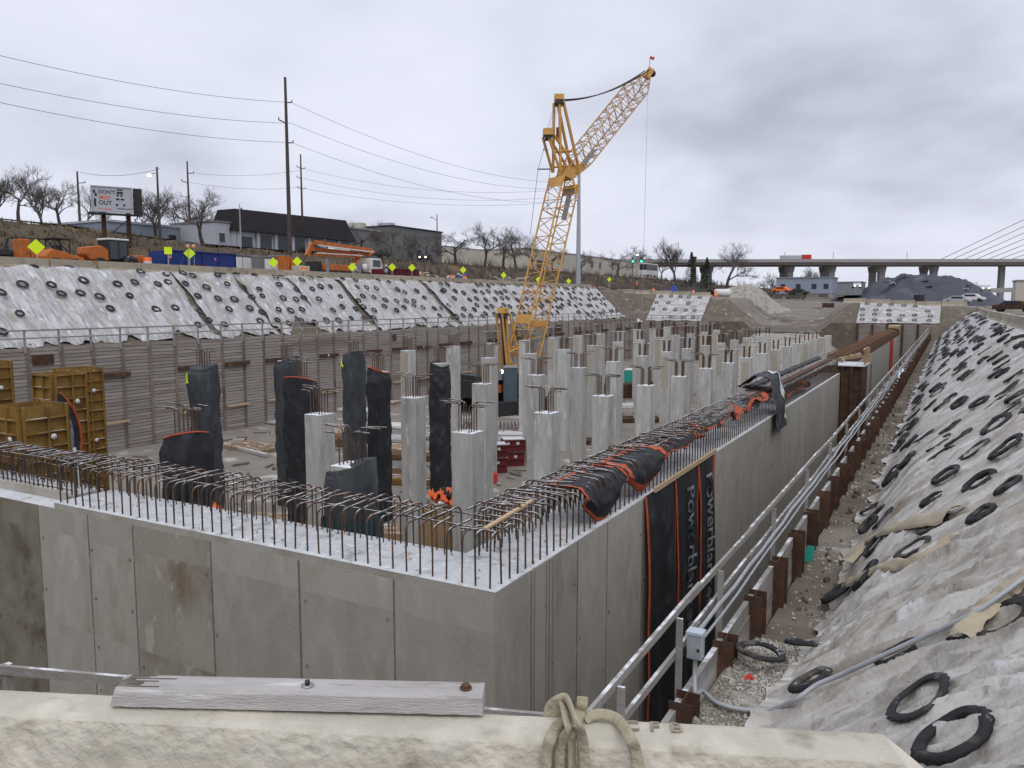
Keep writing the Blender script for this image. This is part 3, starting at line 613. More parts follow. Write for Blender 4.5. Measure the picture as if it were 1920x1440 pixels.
for z in (1.1, 1.62): MB().b2((1.43, -0.1, z), (1.495, 3.6, z + 0.12)).build('guard_board', MT['plywood'], bk)
mb = MB()
for i in range(14): mb.beam((1.62, 3.75 + 0.05 * i, -4.8 + i * 0.38), (1.62, 5.2, -4.8 + i * 0.38), 0.02, 0.02)
for i in range(3): mb.beam((1.62, 3.9 + i * .6, -4.8), (1.62, 3.9 + i * .6, 0.4), 0.02, 0.02)
mb.build('mesh_ladder', MT['dark_steel'], bk)
for i in range(5):
    loose_board((WX - 0.6 + 0.1 * i, 62.5, WT + 0.68 + 0.09 * (i % 3)), (WX + 0.9 - 0.15 * i, 66.5 + i * .3, WT + 0.8 + 0.1 * (i % 3)), 0.12, 0.08, 'plywood', '%s of the rough timbers piled on the bulkhead platform, counting from the pit side' % ORD[i], 'timber', 'timber')
mb = MB(); mb.grid(lambda a, b: V(WX + 0.06 + 0.04 * math.sin(b * 9), 112 + b * 6, WT - 5.0 + a * 5.1), 6, 12); o = mb.build('red_blanket', MT['red'], fix=False)
tag(o, 'red blanket hung down the far end of the trench wall', 'blanket')

# ================================================================ curing blankets over the near part of the right wall
def hung_blanket(y0, y1, label, text, hems=(.13, .07)):
    t = thing('curing_blanket', label, 'blanket', (WX, y0, WT - 7.0), group=None)
    W = y1 - y0
    def f(a, b):
        s = b * W; z = a * 7.05
        bulge = 0.05 + 0.13 * abs(math.sin(math.pi * b * 1.0)) + 0.10 * math.sin(b * 9 + a * 1.6) * (1 - a * 0.5) + 0.03 * fbm(b * 4, a * 5, y0)
        return V(0.03 + bulge * (1 - a ** 8) + (1 - a) * 0.10, s, z)
    MB().grid(f, 44, 20).build('panel', MT['blanket'], t, fix=False)
    for s, hw in ((0.0, hems[0]), (1.0, hems[1])):
        def g(a, b, s=s, hw=hw):
            p = f(a, min(1, max(0, s + (b - 0.5) * 0.0))); return p + V(0.035 * math.sin(b * math.pi) + 0.012, (b - 0.5) * hw, 0)
        MB().grid(g, 44, 4).build('orange_hem', MT['orange'], t, fix=False)
    if text:
        cu = bpy.data.curves.new('print', 'FONT'); cu.body = text; cu.size = 0.78; cu.extrude = 0.002; cu.offset = 0.012; cu.align_x = 'LEFT'
        to = bpy.data.objects.new('print', cu); COL.objects.link(to)
        me = bpy.data.meshes.new_from_object(to.evaluated_get(bpy.context.evaluated_depsgraph_get())); bpy.data.objects.remove(to)
        bm = bmesh.new(); bm.from_mesh(me); bmesh.ops.triangulate(bm, faces=bm.faces); bmesh.ops.subdivide_edges(bm, edges=[e for e in bm.edges if e.calc_length() > .25], cuts=2); 
        for v in bm.verts:
            z = 6.6 - v.co.x * 1.0; s = W * 0.5 + v.co.y - 0.2
            p = f(min(1, max(0, z / 7.05)), min(1, max(0, s / W))); v.co = p + V(0.03, 0, 0)
        bm.to_mesh(me); bm.free(); me.materials.clear(); me.materials.append(MT['paint_mark']); obj('lettering', me, t)
hung_blanket(19.05, 21.55, 'nearest black curing blanket with orange hem hung down the trench wall', None)
hung_blanket(21.5, 23.85, 'middle black curing blanket with vertical lettering hung down the trench wall', 'Powerblanket', (.06, .10))
hung_blanket(23.85, 25.7, 'farthest of the three black orange-hemmed blankets hung on the trench wall', 'Powerblanket', (.10, .24))
loose_board((WX + 0.10, 19.6, WT + 0.10), (WX + 0.10, 25.75, WT + 0.14), 0.05, 0.13, 'new_wood', 'long fresh pale plank clamping the top of the hung blankets', 'plank')
def draped(name, label, mesh_fn, nu, nv, m='blanket', hem=True, cat='blanket', hw=0.075, mh='orange'):
    t = thing(name, label, cat); MB().grid(mesh_fn, nu, nv).build('fabric', MT[m], t, fix=False)
    if hem:
        w = hw * 1.1
        for fn in (lambda a, b: mesh_fn(a, b * w), lambda a, b: mesh_fn(a, 1 - b * w), lambda a, b: mesh_fn(b * w * .8, a), lambda a, b: mesh_fn(1 - b * w * .8, a)):
            for dz in (.012, -.012): MB().grid(lambda a, b: fn(a, b) + V(dz, 0, abs(dz) if dz > 0 else dz), 40, 3).build('orange_hem', MT[mh], t, fix=False)
    return t
def crumple(cx, cy, cz, lx, ly, amp, seed, fold=0.0, rot=0.0):
    c, s = math.cos(rot), math.sin(rot)
    def f(a, b):
        x, y = (a - .5) * lx, (b - .5) * ly
        x += 0.15 * fbm(a * 2.1, b * 2, seed) * lx; y += 0.15 * fbm(a * 2, b * 2.2, seed + 5) * ly
        z = amp * (0.55 + fbm(a * 3, b * 3, seed + 9)) + fold * abs(math.sin(a * 7 + seed))
        return V(cx + x * c - y * s, cy + x * s + y * c, cz + max(0.02, z))
    return f
def hang_over(y0, y1, seed, drop=0.55):
    # a blanket thrown over the hooks: lies on the bars and hangs inside the outer row
    def f(a, b):
        Y = y0 + a * (y1 - y0) + 0.1 * fbm(a * 3, b * 3, seed)
        if b < 0.45: return V(WX - 0.95 + b * 1.6, Y, WT + 1.0 - 0.10 * abs(nz(a * 5, b * 4, seed)))
        q = (b - 0.45) / 0.55
        return V(WX - 0.23 + 0.20 * math.sin(q * 2.6) + 0.05 * nz(a * 7, q * 4, seed), Y + 0.25 * (q - .4) * nz(a * 3, 2, seed), WT + 0.98 - q * (0.35 + drop * math.sin(math.pi * min(1, a * 1.05))))
    return f
draped('curing_blanket', 'crumpled black blanket sagging from the hooked bars near the corner', hang_over(15.4, 17.9, 3.0, 0.62), 40, 26, hw=0.045)
draped('curing_blanket', 'black blanket with broad orange edge draped over bars above the hung blankets', hang_over(18.0, 21.0, 5.0, 0.5), 40, 26, hw=0.10)
draped('curing_blanket', 'black blanket spread on the bars behind the pale clamping plank', crumple(WX - 0.55, 23.2, WT + 0.62, 0.95, 4.0, 0.22, 7), 24, 50, hw=0.08)
draped('curing_blanket', 'heap of black and orange blanket on the bars past the plank', crumple(WX - 0.55, 28.0, WT + 0.60, 1.0, 4.4, 0.34, 8, 0.1), 30, 60, hw=0.10)
draped('curing_blanket', 'crumpled orange-edged blanket heap next to the snow-streaked black cover', crumple(WX - 0.6, 33.0, WT + 0.65, 1.0, 4.6, 0.36, 12, 0.1), 30, 60, hw=0.12)
draped('curing_blanket', 'flat dark blanket on the wall top just before the bulkhead', crumple(WX - 0.55, 43.5, WT + 0.25, 0.9, 8.0, 0.30, 14, 0.06), 24, 60, hw=0.07)
def coverf(a, b):
    Y = 35.6 + b * 2.3 + 0.12 * fbm(a * 3, b * 3, 4); th = a * 4.4
    if a < 0.5: p = V(WX - 1.5 + a * 2.7, Y, WT + 1.25 + 0.55 * math.sin(math.pi * (a * 1.5)) - 0.1 * abs(nz(a * 4, b * 5)))
    else: q = (a - .5) * 2; p = V(WX - 0.15 + 0.42 * math.sin(q * 1.5), Y - 0.3 * q, WT + 1.64 - q * 2.3)
    return p + V(0.10 * fbm(a * 7, b * 5, 3), 0.06 * fbm(a * 6, b * 6, 9), 0.10 * (1 - abs(nz(a * 5 + b * 3, b * 6, 6))) ** 3 - .05 + .05 * fbm(a * 12, b * 10, 2))
o = draped('rubber_cover', 'snow-streaked black rubber cover slumped over the wall edge', coverf, 44, 24, m='blanket_grey', hem=False, cat='cover')
MB().grid(lambda a, b: coverf(0.3 + a * 0.62, 0.80 + 0.16 * b + 0.05 * nz(a * 9, 1)) + V(0.035, 0.0, 0.03), 26, 5).build('snow_streak', MT['snow'], o, fix=False)
# ================================================================ columns in the pit
CW = 0.68
def col_shaft(h, m='column'):
    mb = MB(); w = CW / 2; c = 0.03
    ring = [(-w + c, -w), (w - c, -w), (w, -w + c), (w, w - c), (w - c, w), (-w + c, w), (-w, w - c), (-w, -w + c)]
    n = 8; vs, fs = [], []
    for z in (0, h):
        for x, y in ring: vs.append((x, y, z))
    fs = [(i, (i + 1) % n, (i + 1) % n + n, i + n) for i in range(n)] + [tuple(range(n, 2 * n)), tuple(range(n))[::-1]]
    mb.add(vs, fs); me = mb.mesh('shaft'); me.materials.append(MT[m]); return me
def dowel(run, leg=0.8, r=0.018):
    me = MB().tube(bar_path(leg, run, 0.12, 4), r, 6).mesh('dowel_bar'); me.materials.append(MT['rebar']); return me
DOW = [dowel(0.55), dowel(0.45, 0.74), dowel(0.62, 0.86)]
FARD = MB()
for i in range(8):
    sx = -1 if i < 4 else 1; y = -0.2 + 0.133 * (i % 4)
    FARD.tube([V(sx * 0.17 + sx * p.x, y, p.z) for p in bar_path(0.8, 0.5, 0.12, 2)], 0.02, 4)
FARD = FARD.mesh('dowel_bars'); FARD.materials.append(MT['rebar'])
rowname = ['the row nearest the trench wall', 'the second row from the trench wall', 'the third row from the trench wall', 'the row nearest the crane']
ROWS = [(-11.85, -3.70), (-17.4, -3.50), (-23.0, -3.18), (-28.7, -2.90)]
shafts = {}
WRAP = {(0, 0), (1, 0), (2, 2), (2, 3), (2, 4), (3, 2), (3, 3), (3, 4)}
FORMED = {(2, 0), (3, 1), (2, 1), (3, 0)}
rg = random.Random(11)
for r, (X, zt) in enumerate(ROWS):
    for k in range(17 if r == 0 else 16):
        if (r, k) in {(2, 1), (3, 0), (2, 0), (3, 1)}: continue
        Y = 13.85 + 5.02 * k; z = zt + rg.uniform(-.04, .04)
        h = round(z - FLOOR, 2)
        key = r
        if key not in shafts: shafts[key] = col_shaft(zt - FLOOR)
        state = 'bare pale' if (r, k) not in WRAP else 'blanket-wrapped'
        t = thing('concrete_column', '%s concrete column, %s in %s counting from the viewer' % (state, ORD[k], rowname[r]), 'column', (X, Y, FLOOR), 0, 'square concrete columns standing in the pit')
        sh = obj('shaft', shafts[key], t, (0, 0, 0), (0, 0, rg.choice((0, math.pi / 2, math.pi))), (1, 1, h / (zt - FLOOR)))
        if k >= 4 and rg.random() < 0.32:   # form-oil stained face
            MB().b2((-0.24, -0.344, h - rg.uniform(0.4, 0.9) - rg.uniform(1.5, 2.6)), (0.24, -0.3395, h - rg.uniform(0.1, 0.4))).build('stained_face', MT['tan_stain'], t)
        if k <= 6:
            for i in range(8):
                sx = -1 if i < 4 else 1
                obj('dowel_bar', rg.choice(DOW), t, (sx * 0.17, -0.2 + 0.133 * (i % 4), h), (0, 0, (math.pi if sx < 0 else 0) + rg.uniform(-.25, .25)))
        elif k <= 14 or r > 0:
            obj('dowel_bars', FARD, t, (0, 0, h))
# blankets wrapped round columns
def wrap(r, k, above, m, label, top_hem=False, w=0.40, flare=0.0, z0=0.0, seed=0, trim=None):
    X, zt = ROWS[r]; Y = 13.85 + 5.02 * k; H = zt - FLOOR + above
    t = thing('curing_blanket', label, 'blanket', (X, Y, FLOOR))
    def f(a, b):
        an = b * 2 * math.pi; ca, sa = math.cos(an), math.sin(an)
        sq = 1 / max(abs(ca), abs(sa)) ** 0.75; z = z0 + a * (H - z0)
        cz = a * 9 + 2.2 * nz(ca * 1.2, sa * 1.2, seed)
        rr = w * sq * (1 + 0.12 * fbm(ca * 1.5 + seed, sa * 1.5, a * 5) + 0.07 * (1 - abs(nz(ca * 1.5, sa * 1.5, cz))) ** 4 + 0.05 * (1 - abs(nz(ca * 4 + seed, sa * 4, a * 3))) ** 5 + flare * (1 - a)) * (1 - 0.12 * max(0, a - 0.93) / 0.07)
        return V(rr * ca, rr * sa, z + (0.14 * math.sin(an * 1 + seed) if a > 0.97 else 0))
    MB().grid(f, 110, 56).build('wrap', MT[m], t, fix=False)
    if not top_hem: # gathered top
        MB().grid(lambda a, b: f(1, b) * (1 - a) + V(0.05, 0, H - 0.06 + 0.1 * a) * a, 5, 40).build('gathered_top', MT[m], t, fix=False)
    else: MB().tube([f(1, i / 30) for i in range(31)], 0.028, 6).build('orange_hem', MT['orange'], t, fix=False)
    if trim: MB().grid(lambda a, b: f(0.90 + 0.09 * a, 0.62 + 0.05 * b * (1 - a)) * 1.0 + V(0, 0, 0) + V(*[0.03 * q for q in (-.3, -.9, 0)]), 6, 3).build('yellow_tie', MT[trim], t, fix=False)
    return t
wrap(0, 0, 0.0, 'blanket_grey', 'dark blanket round the short column just behind the hooked front wall, snow on top', top_hem=False, w=0.47, seed=1)
wrap(1, 0, 0.02, 'blanket', 'black blanket with orange rim round the column just inside the front wall', top_hem=True, w=0.46, flare=0.06, seed=2)
wrap(2, 2, 0.05, 'blanket', 'black blanket with a flap round the column left of the bare pale front column', w=0.50, seed=3, top_hem=True)
wrap(2, 3, 0.05, 'blanket', 'dark wrinkled blanket with slanting rim round a third-row column', w=0.41, seed=4, top_hem=True)
wrap(2, 4, 0.0, 'blanket', 'straight black blanket round the column between two bare pale columns', w=0.42, seed=5, top_hem=False)
wrap(3, 2, 0.1, 'blanket_grey', 'frosty grey blanket bundled round the column by the mustard forms', w=0.48, seed=6, trim='sign_yellow')
wrap(3, 3, 0.1, 'blanket_grey', 'dark grey blanket round the column against the timber wall, left of centre', w=0.47, seed=7)
wrap(3, 4, 0.1, 'blanket_grey', 'grey blanket with yellow tie round a tall column', w=0.47, seed=8, trim='sign_yellow')
# teal sheet low on the near wrapped column
t = thing('teal_sheet', 'teal plastic sheet wrapped low round the nearest wrapped column', 'sheet', (-11.85, 13.85, FLOOR))
MB().grid(lambda a, b: V(math.cos(b * 6.283), math.sin(b * 6.283), 0) * (0.60 / max(abs(math.cos(b * 6.283)), abs(math.sin(b * 6.283))) ** .6 * (1 + .06 * nz(b * 12, a * 4))) + V(0, 0, 3.2 + a * 2.1), 20, 36).build('sheet', mat('dark_teal_sheet', (0.028, 0.075, 0.085), (0.02, 0.05, 0.06), 2, 0.5, bump=0.5), t, fix=False)

# ================================================================ mustard steel column forms
def gang_form(loc, H, label, w=1.02, open_=0.0, rz=0.0):
    t = thing('column_form', label, 'formwork', loc, rz, 'mustard steel column forms')
    def side(cx, cy, ax):
        mb = MB(); th = 0.012
        d = (w, th, H) if ax == 'x' else (th, w, H)
        MB().box((cx, cy, H / 2), d).build('form_panel', MT['gold'], t)
        ox, oy = (0, -0.055 if cy < 0 else 0.055) if ax == 'x' else (-0.055 if cx < 0 else 0.055, 0)
        z = 0.05
        while z < H + 0.01:
            MB().box((cx + ox, cy + oy, z), ((w, 0.10, 0.035) if ax == 'x' else (0.10, w, 0.035))).build('rib', MT['gold'], t); z += 0.44
        for s in (-0.5, 0.05, 0.5):
            e = s * w * 0.97
            MB().box((cx + (e if ax == 'x' else ox * 1.02), cy + (oy * 1.02 if ax == 'x' else e), H / 2), ((0.05, 0.105, H) if ax == 'x' else (0.105, 0.05, H))).build('edge_rail', MT['gold'], t)
    side(0, -w / 2 - 0.02, 'x'); side(w / 2 + 0.02, 0, 'y'); side(0, w / 2 + 0.02, 'x'); side(-w / 2 - 0.02 - open_, 0, 'y')
    for z in (H * 0.55, H * 0.86):
        for c in ((0.22, -w / 2 - 0.12, z), (w / 2 + 0.12, 0.2, z)):
            MB().lathe([(0.001, -0.02), (0.09, -0.02), (0.09, 0.02), (0.001, 0.02)], 10, c, axis='y' if c[1] < -0.3 else 'x').build('tie_washer', MT['white'], t)
    return t
gang_form((-24.9, 14.15, FLOOR), 7.05, 'mustard steel column form nearest the front wall, lowest of the forms', 1.35)
gang_form((-28.9, 17.55, FLOOR), 7.6, 'tall mustard steel column form with a dark blanket hung on its side', 1.15)
gang_form((-34.3, 21.7, FLOOR), 7.25, 'mustard column form standing behind the tall blanket-hung form', 1.3)
gang_form((-34.6, 17.9, FLOOR), 7.8, 'mustard column form at the left edge of the picture', 1.3)
for (X, Y, H, q) in ((-24.0, 15.0, 5.6, 'nearest'), (-33.6, 16.9, 6.2, 'leftmost')): # raking props
    t = thing('raking_prop', '%s pale tubular prop bracing a mustard column form' % q, 'prop', (X, Y, FLOOR))
    MB().tube([(0.55, 0, 0.0), (-0.15, 0, H)], 0.055, 8).build('tube', MT['white'], t); MB().box((0.55, 0, 0.03), (0.3, 0.3, 0.04)).build('foot_plate', MT['grey_steel'], t)
t = thing('curing_blanket', 'pointed navy blanket with orange hem hung on the tall mustard form', 'blanket', (-28.2, 17.0, FLOOR))
bf = lambda a, b: V(0.06 + 0.10 * math.sin(b * 5) + 0.1 * a, -0.05 + (b - .15) * 1.0 * math.sin(math.pi * min(1, (1.02 - a) * 1.1)) ** 0.7, 2.9 + a * 4.0)
MB().grid(bf, 30, 10).build('fabric', MT['blanket'], t, fix=False)
MB().tube([bf(i / 30, 1) for i in range(31)], 0.05, 6).build('orange_hem', MT['orange'], t, fix=False)
MB().grid(lambda a, b: bf(0.35 + a * 0.4, 0.25 + b * 0.45) + V(0.02, -0.03, 0), 8, 6).build('frost_patch', mat('pale_blue_frost', (0.24, 0.29, 0.36), (0.08, 0.10, 0.13), 3, 0.7), t, fix=False)
for (p, q) in (((-29.7, 16.9, -4.6), 'on the rear edge of the tall mustard form'), ((-24.2, 13.6, -5.4), 'low beside the lowest mustard form')):
    t = thing('orange_strap', 'bundle of orange strap %s' % q, 'strap', p); MB().tube([V(0.12 * math.cos(i * .9), 0.12 * math.sin(i * .9), 0.03 * math.sin(i * 2.2) - i * .012) for i in range(24)], 0.045, 6).build('strap', MT['safety'], t, fix=False)

# ================================================================ timber-lagged soldier-pile wall on the left and at the far end
lw = thing('soldier_pile_wall', 'long timber-lagged retaining wall across the far side of the pit', 'retaining wall')
BAY, PITCHB = 2.15, 0.2365
BH = -2.95 - FLOOR; NB = 31
bm_ = MB().box((0, 0, 0), (0.09, BAY - 0.02, PITCHB - 0.032)).mesh('lagging_board'); bm_.materials.append(MT['lagging'])
pile_me = MB()
pile_me.b2((-0.06, -0.11, 0), (-0.04, 0.11, BH + 0.12)); pile_me.b2((-0.28, -0.008, 0), (-0.02, 0.008, BH + 0.12)); pile_me = pile_me.mesh('soldier_pile'); pile_me.materials.append(mat('mud_caked_pile', (.24, .205, .185), (.165, .135, .12), .7, .9, c3=(.14, .09, .07), c3s=.5, rnd=.2))
rest = MB(); i = 0; Y = 22.0; nobj = 0; rg = random.Random(17)
while Y < YB - 0.5:
    pm = MT['lagging'] if rg.random() < 0.4 else MT['rust']
    o = obj('soldier_pile', pile_me, lw, (XL + 0.27, Y, FLOOR))
    for b in range(NB):
        z = FLOOR + PITCHB * (b + 0.5); x = XL + 0.12 + rg.uniform(-.012, .012); yc = Y + BAY / 2
        if Y > 26 and nobj < 280:
            obj('lagging_board', bm_, lw, (x, yc, z), (rg.uniform(-.008, .008), 0, 0)); nobj += 1
        else: rest.box((x, yc, z), (0.09, BAY - 0.02, PITCHB - 0.032), (rg.uniform(-.008, .008), 0, 0))
    Y += BAY
tag(rest.build('lagging_boards', MT['lagging'], lw, fix=False), kind='stuff')
yy = 22.0 + BAY; j = 0
while yy < 134: # rusty walers and pale timber sills in alternate bays
    up = MB(); up.b2((XL + 0.275, yy + 0.1, -5.25 + 0.004 * yy), (XL + 0.42, yy + BAY + 0.4, -4.95 + 0.004 * yy)); up.build('waler', MT['rust'], lw)
    if j % 3 == 0: MB().lathe([(0.001, 0), (0.1, 0), (0.1, 0.06), (0.001, 0.06)], 8, (XL + 0.43, yy + 1.1, -5.1 + 0.004 * yy), axis='x').build('anchor_head', MT['white'], lw)
    if rg.random() < 0.8: MB().b2((XL + 0.275, yy + 0.2, -8.32), (XL + 0.40, yy + BAY + 0.2, -8.16)).build('timber_sill', MT['new_wood'], lw)
    if rg.random() < 0.25: MB().b2((XL + 0.205, yy + 0.25, -4.9 + rg.random()), (XL + 0.24, yy + rg.uniform(.4, 1.9), -3.3)).build('rust_plate', MT['rust'], lw)
    yy += BAY * rg.choice((2, 2, 3)); j += 1
def guard_rail(name, label, p, q, n, zt, m='rail_wood', low=None, h=1.15):
    t = thing(name, label, 'guard rail', p); P, Q = Vector(p), Vector(q); d = Q - P
    for i in range(n + 1):
        c = d * (i / n); MB().b2((c.x - 0.05, c.y - 0.05, -0.35), (c.x + 0.05, c.y + 0.05, h)).build('rail_post', MT[m], t)
    for z in (h - 0.07, h * 0.52): MB().beam(V(0.08, 0, z), d + V(0.08, 0, z), 0.045, 0.10).build('rail', MT[m], t)
    return t
guard_rail('guard_rail', 'pale timber guard rail along the top of the long lagged wall', (XL + 0.2, 24, -2.85), (XL + 0.2, 136, -2.85), 52, 0)
ew = thing('soldier_pile_wall', 'timber-lagged end wall at the far end of the pit', 'retaining wall')
mb = MB()
for (a, b, zt) in ((XL + 0.3, -36.2, -3.6), (-13.0, XR, -3.6)):
    z = FLOOR + 0.13
    while z < zt:
        X = a
        while X < b - 0.2:
            mb.box(((X + min(X + BAY, b)) / 2, YB - 0.02 + rg.uniform(-.012, .012), z), (min(BAY, b - X) - 0.03, 0.09, 0.215)); X += BAY
        z += 0.2365
tag(mb.build('lagging_boards', MT['lagging'], ew, fix=False), kind='stuff')
for (a, b) in ((XL + 0.6, -36.2), (-13.0, XR)):
    X = a
    while X < b: MB().b2((X - 0.15, YB - 0.30, FLOOR), (X + 0.15, YB - 0.08, -3.5)).build('soldier_pile', MT['rust'], ew); X += BAY
guard_rail('guard_rail', 'timber guard rail above the left half of the far end wall', (XL + 0.6, YB + 0.2, -3.5), (-37, YB + 0.2, -3.5), 6, 0)

# ================================================================ materials and plant lying on the pit floor
def fl(x, y, dz=0.0): p = at(x, y, Z=FLOOR + dz); return p
def timber_stack(p, rz, L, W, rows, m, label, name='timber_stack', cat='timber stack', gap=0.04, bw=0.14, bh=0.10, group=None):
    t = thing(name, label, cat, p, rz, group)
    for r in range(rows):
        n = int(W / (bw + gap))
        for i in range(n):
            me = MB().box((0, (i - (n - 1) / 2) * (bw + gap), r * (bh + 0.005) + bh / 2 + 0.05), (L * random.uniform(.93, 1), bw, bh)); me.build('timber', MT[m], t)
    return t
timber_stack(fl(475, 842), R(-8), 4.2, 2.2, 2, 'plywood', 'flat stack of yellow formwork beams on the floor left of the wrapped columns', bw=0.10, gap=0.12)
timber_stack(fl(470, 850), R(-14), 4.6, 0.4, 1, 'old_wood', 'single grey sill beam in front of the yellow formwork beams', bw=0.3, bh=0.2)
timber_stack(fl(640, 815), R(5), 4.0, 2.4, 3, 'plywood', 'stack of brown beams behind the white-topped front column', bw=0.12, gap=0.1)
timber_stack(fl(725, 800), R(10), 4.5, 2.2, 2, 'white', 'pale snow-covered boards between the wrapped and bare columns', bw=0.5, gap=0.1)
timber_stack(fl(720, 845), R(16), 4.5, 2.6, 3, 'plywood', 'low brown stack of form panels near the middle of the pit', bw=0.3, gap=0.08)
timber_stack(fl(720, 890), R(20), 4.2, 1.6, 3, 'rust_bar', 'bundles of rusty bar stock low in the middle of the pit', bw=0.06, gap=0.05, bh=0.06)
timber_stack(fl(945, 815), R(28), 7, 1.5, 1, 'white', 'long snowy boards in front of the crane tracks', bw=0.3, gap=0.2)
timber_stack(fl(950, 828), R(30), 6, 1.6, 2, 'old_wood', 'weathered planks above the maroon form panels', bw=0.22, gap=0.1)
timber_stack(fl(1045, 770), R(28), 9, 2.0, 4, 'rust', 'dark steel beams stacked past the crane', bw=0.3, gap=0.1, bh=0.3)
timber_stack(fl(1165, 745), R(60), 10, 2.0, 4, 'rust', 'brown steel stack seen between the bare columns', bw=0.3, gap=0.1, bh=0.35)
timber_stack(fl(560, 985, 0.0), R(25), 5.0, 1.4, 3, 'plywood', 'ribbed form panels just behind the front wall hooks', bw=0.1, gap=0.08)
timber_stack(fl(690, 1010, 0.0), R(25), 4.0, 1.6, 4, 'plywood', 'brown bundle of form timber behind the teal-wrapped column', bw=0.1, gap=0.08)
def bar_mat(p, rz, L, W, label):
    t = thing('rebar_mat', label, 'rebar mat', p, rz)
    mb = MB()
    for i in range(int(W / 0.3)): mb.beam((-L / 2, -W / 2 + i * .3, 0.15), (L / 2, -W / 2 + i * .3, 0.15), 0.035, 0.035)
    mb.build('lengthwise_bars', MT['rebar'], t)
    mb = MB()
    for i in range(int(L / 0.3)): mb.beam((-L / 2 + i * .3, -W / 2, 0.19), (-L / 2 + i * .3, W / 2, 0.19), 0.035, 0.035)
    mb.build('cross_bars', MT['rebar'], t)
bar_mat(fl(935, 800), R(30), 9, 3.4, 'dark rebar mat on the floor in front of the crane')
bar_mat(fl(1085, 775), R(30), 8, 3.4, 'dark rebar mat lying right of the crane')
for i, (x, y, w, h, lab) in enumerate(((925, 884, 1.5, 0.9, 'lower left'), (958, 872, 1.5, 0.9, 'lower right'), (927, 884, 1.4, 0.7, 'upper left'), (962, 872, 1.4, 0.7, 'upper right'))):
    p = fl(x, y); t = thing('form_panel_crate', 'maroon steel panel crate, %s of the four by the crane-side column' % lab, 'crate', p + V(0, 0, 0.98 if i > 1 else 0), R(40), 'maroon panel crates')
    MB().box((0, 0, h / 2), (w, 1.0, h)).build('box', MT['maroon'], t)
    for z in (0.04, h / 2, h - 0.04): MB().box((0, -0.53, z), (w, 0.05, 0.07)).build('rib', MT['maroon'], t)
    for sx in (-.4, .2): MB().box((sx, -0.512, h * 0.7), (0.18, 0.01, 0.16)).build('label_plate', MT['white'], t)
    MB().box((0, 0, h + 0.03), (w * 0.97, 0.95, 0.05)).build('lid', MT['snow'], t)
t = thing('fuel_can', 'bright red can at the foot of the maroon crates', 'can', fl(925, 905), R(30)); bevel(MB().box((0, 0, 0.28), (0.5, 0.35, 0.56)).build('body', MT['red'], t), 0.05, 2); MB().tube([(-.15, 0, .56), (-.15, 0, .66), (.15, 0, .66), (.15, 0, .56)], .025, 6).build('handle', MT['red'], t)
def barrel(p, label, s=1.0, group='orange traffic barrels'):
    t = thing('traffic_barrel', label, 'traffic barrel', p, 0, group, (s, s, s))
    MB().lathe([(0.001, 0), (0.36, 0), (0.36, 0.12), (0.30, 0.14), (0.29, 0.42), (0.28, 0.43), (0.27, 0.72), (0.26, 0.73), (0.25, 1.0), (0.001, 1.02)], 16).build('drum', MT['safety'], t)
    for z in (0.34, 0.62): MB().lathe([(0.297 - z * .035, z), (0.293 - z * .035, z + 0.12)], 16).build('white_band', MT['white'], t)
    return t
barrel(fl(670, 795), 'orange traffic barrel in the pit between two wrapped columns', 1.3)
t = thing('orange_tarp', 'bright orange tarp heap on the floor just behind the front wall hooks', 'tarp'); p = fl(412, 975, 1.3)
MB().grid(crumple(p.x, p.y, p.z - 1.3, 2.6, 1.6, 1.3, 21), 30, 24).build('fabric', MT['safety'], t, fix=False)
t = thing('orange_tarp', 'small orange and black bundle beside the straight black-wrapped column', 'tarp'); p = at(833, 935, X=-13.5)
MB().grid(crumple(p.x, p.y, p.z - 0.25, 0.8, 0.7, 0.5, 23), 20, 20).build('fabric', MT['safety'], t, fix=False); MB().grid(crumple(p.x + 0.1, p.y - 0.1, p.z - 0.1, 0.4, 0.35, 0.4, 25), 12, 12).build('black_flap', MT['blanket'], t, fix=False)
MB().b2((p.x - 0.5, p.y - 0.5, FLOOR), (p.x + 0.5, p.y + 0.5, p.z - 0.26)).build('crate_under', MT['plywood'], t)
t = thing('portable_toilet', 'teal portable cabinet far back among the bare columns', 'cabin', fl(1182, 728)); bevel(MB().box((0, 0, 1.1), (1.2, 1.2, 2.2)).build('cabin', MT['teal'], t), .06, 2); MB().box((0, 0, 2.28), (1.25, 1.25, 0.16), taper=.8).build('roof', MT['white'], t); MB().box((0, -0.61, 1.0), (0.8, 0.03, 1.8)).build('door', MT['teal'], t)
for i, (x, y, a) in enumerate(((400, 832, 10), (640, 745, -20))):
    loose_board(fl(x, y, .06) + V(-1.2, -0.2, 0), fl(x, y, .06) + V(1.2, 0.5, 0), 0.25, 0.1, 'old_wood', ['grey board lying at the foot of the lagged wall', 'grey board lying beyond the wrapped columns'][i], 'plank')

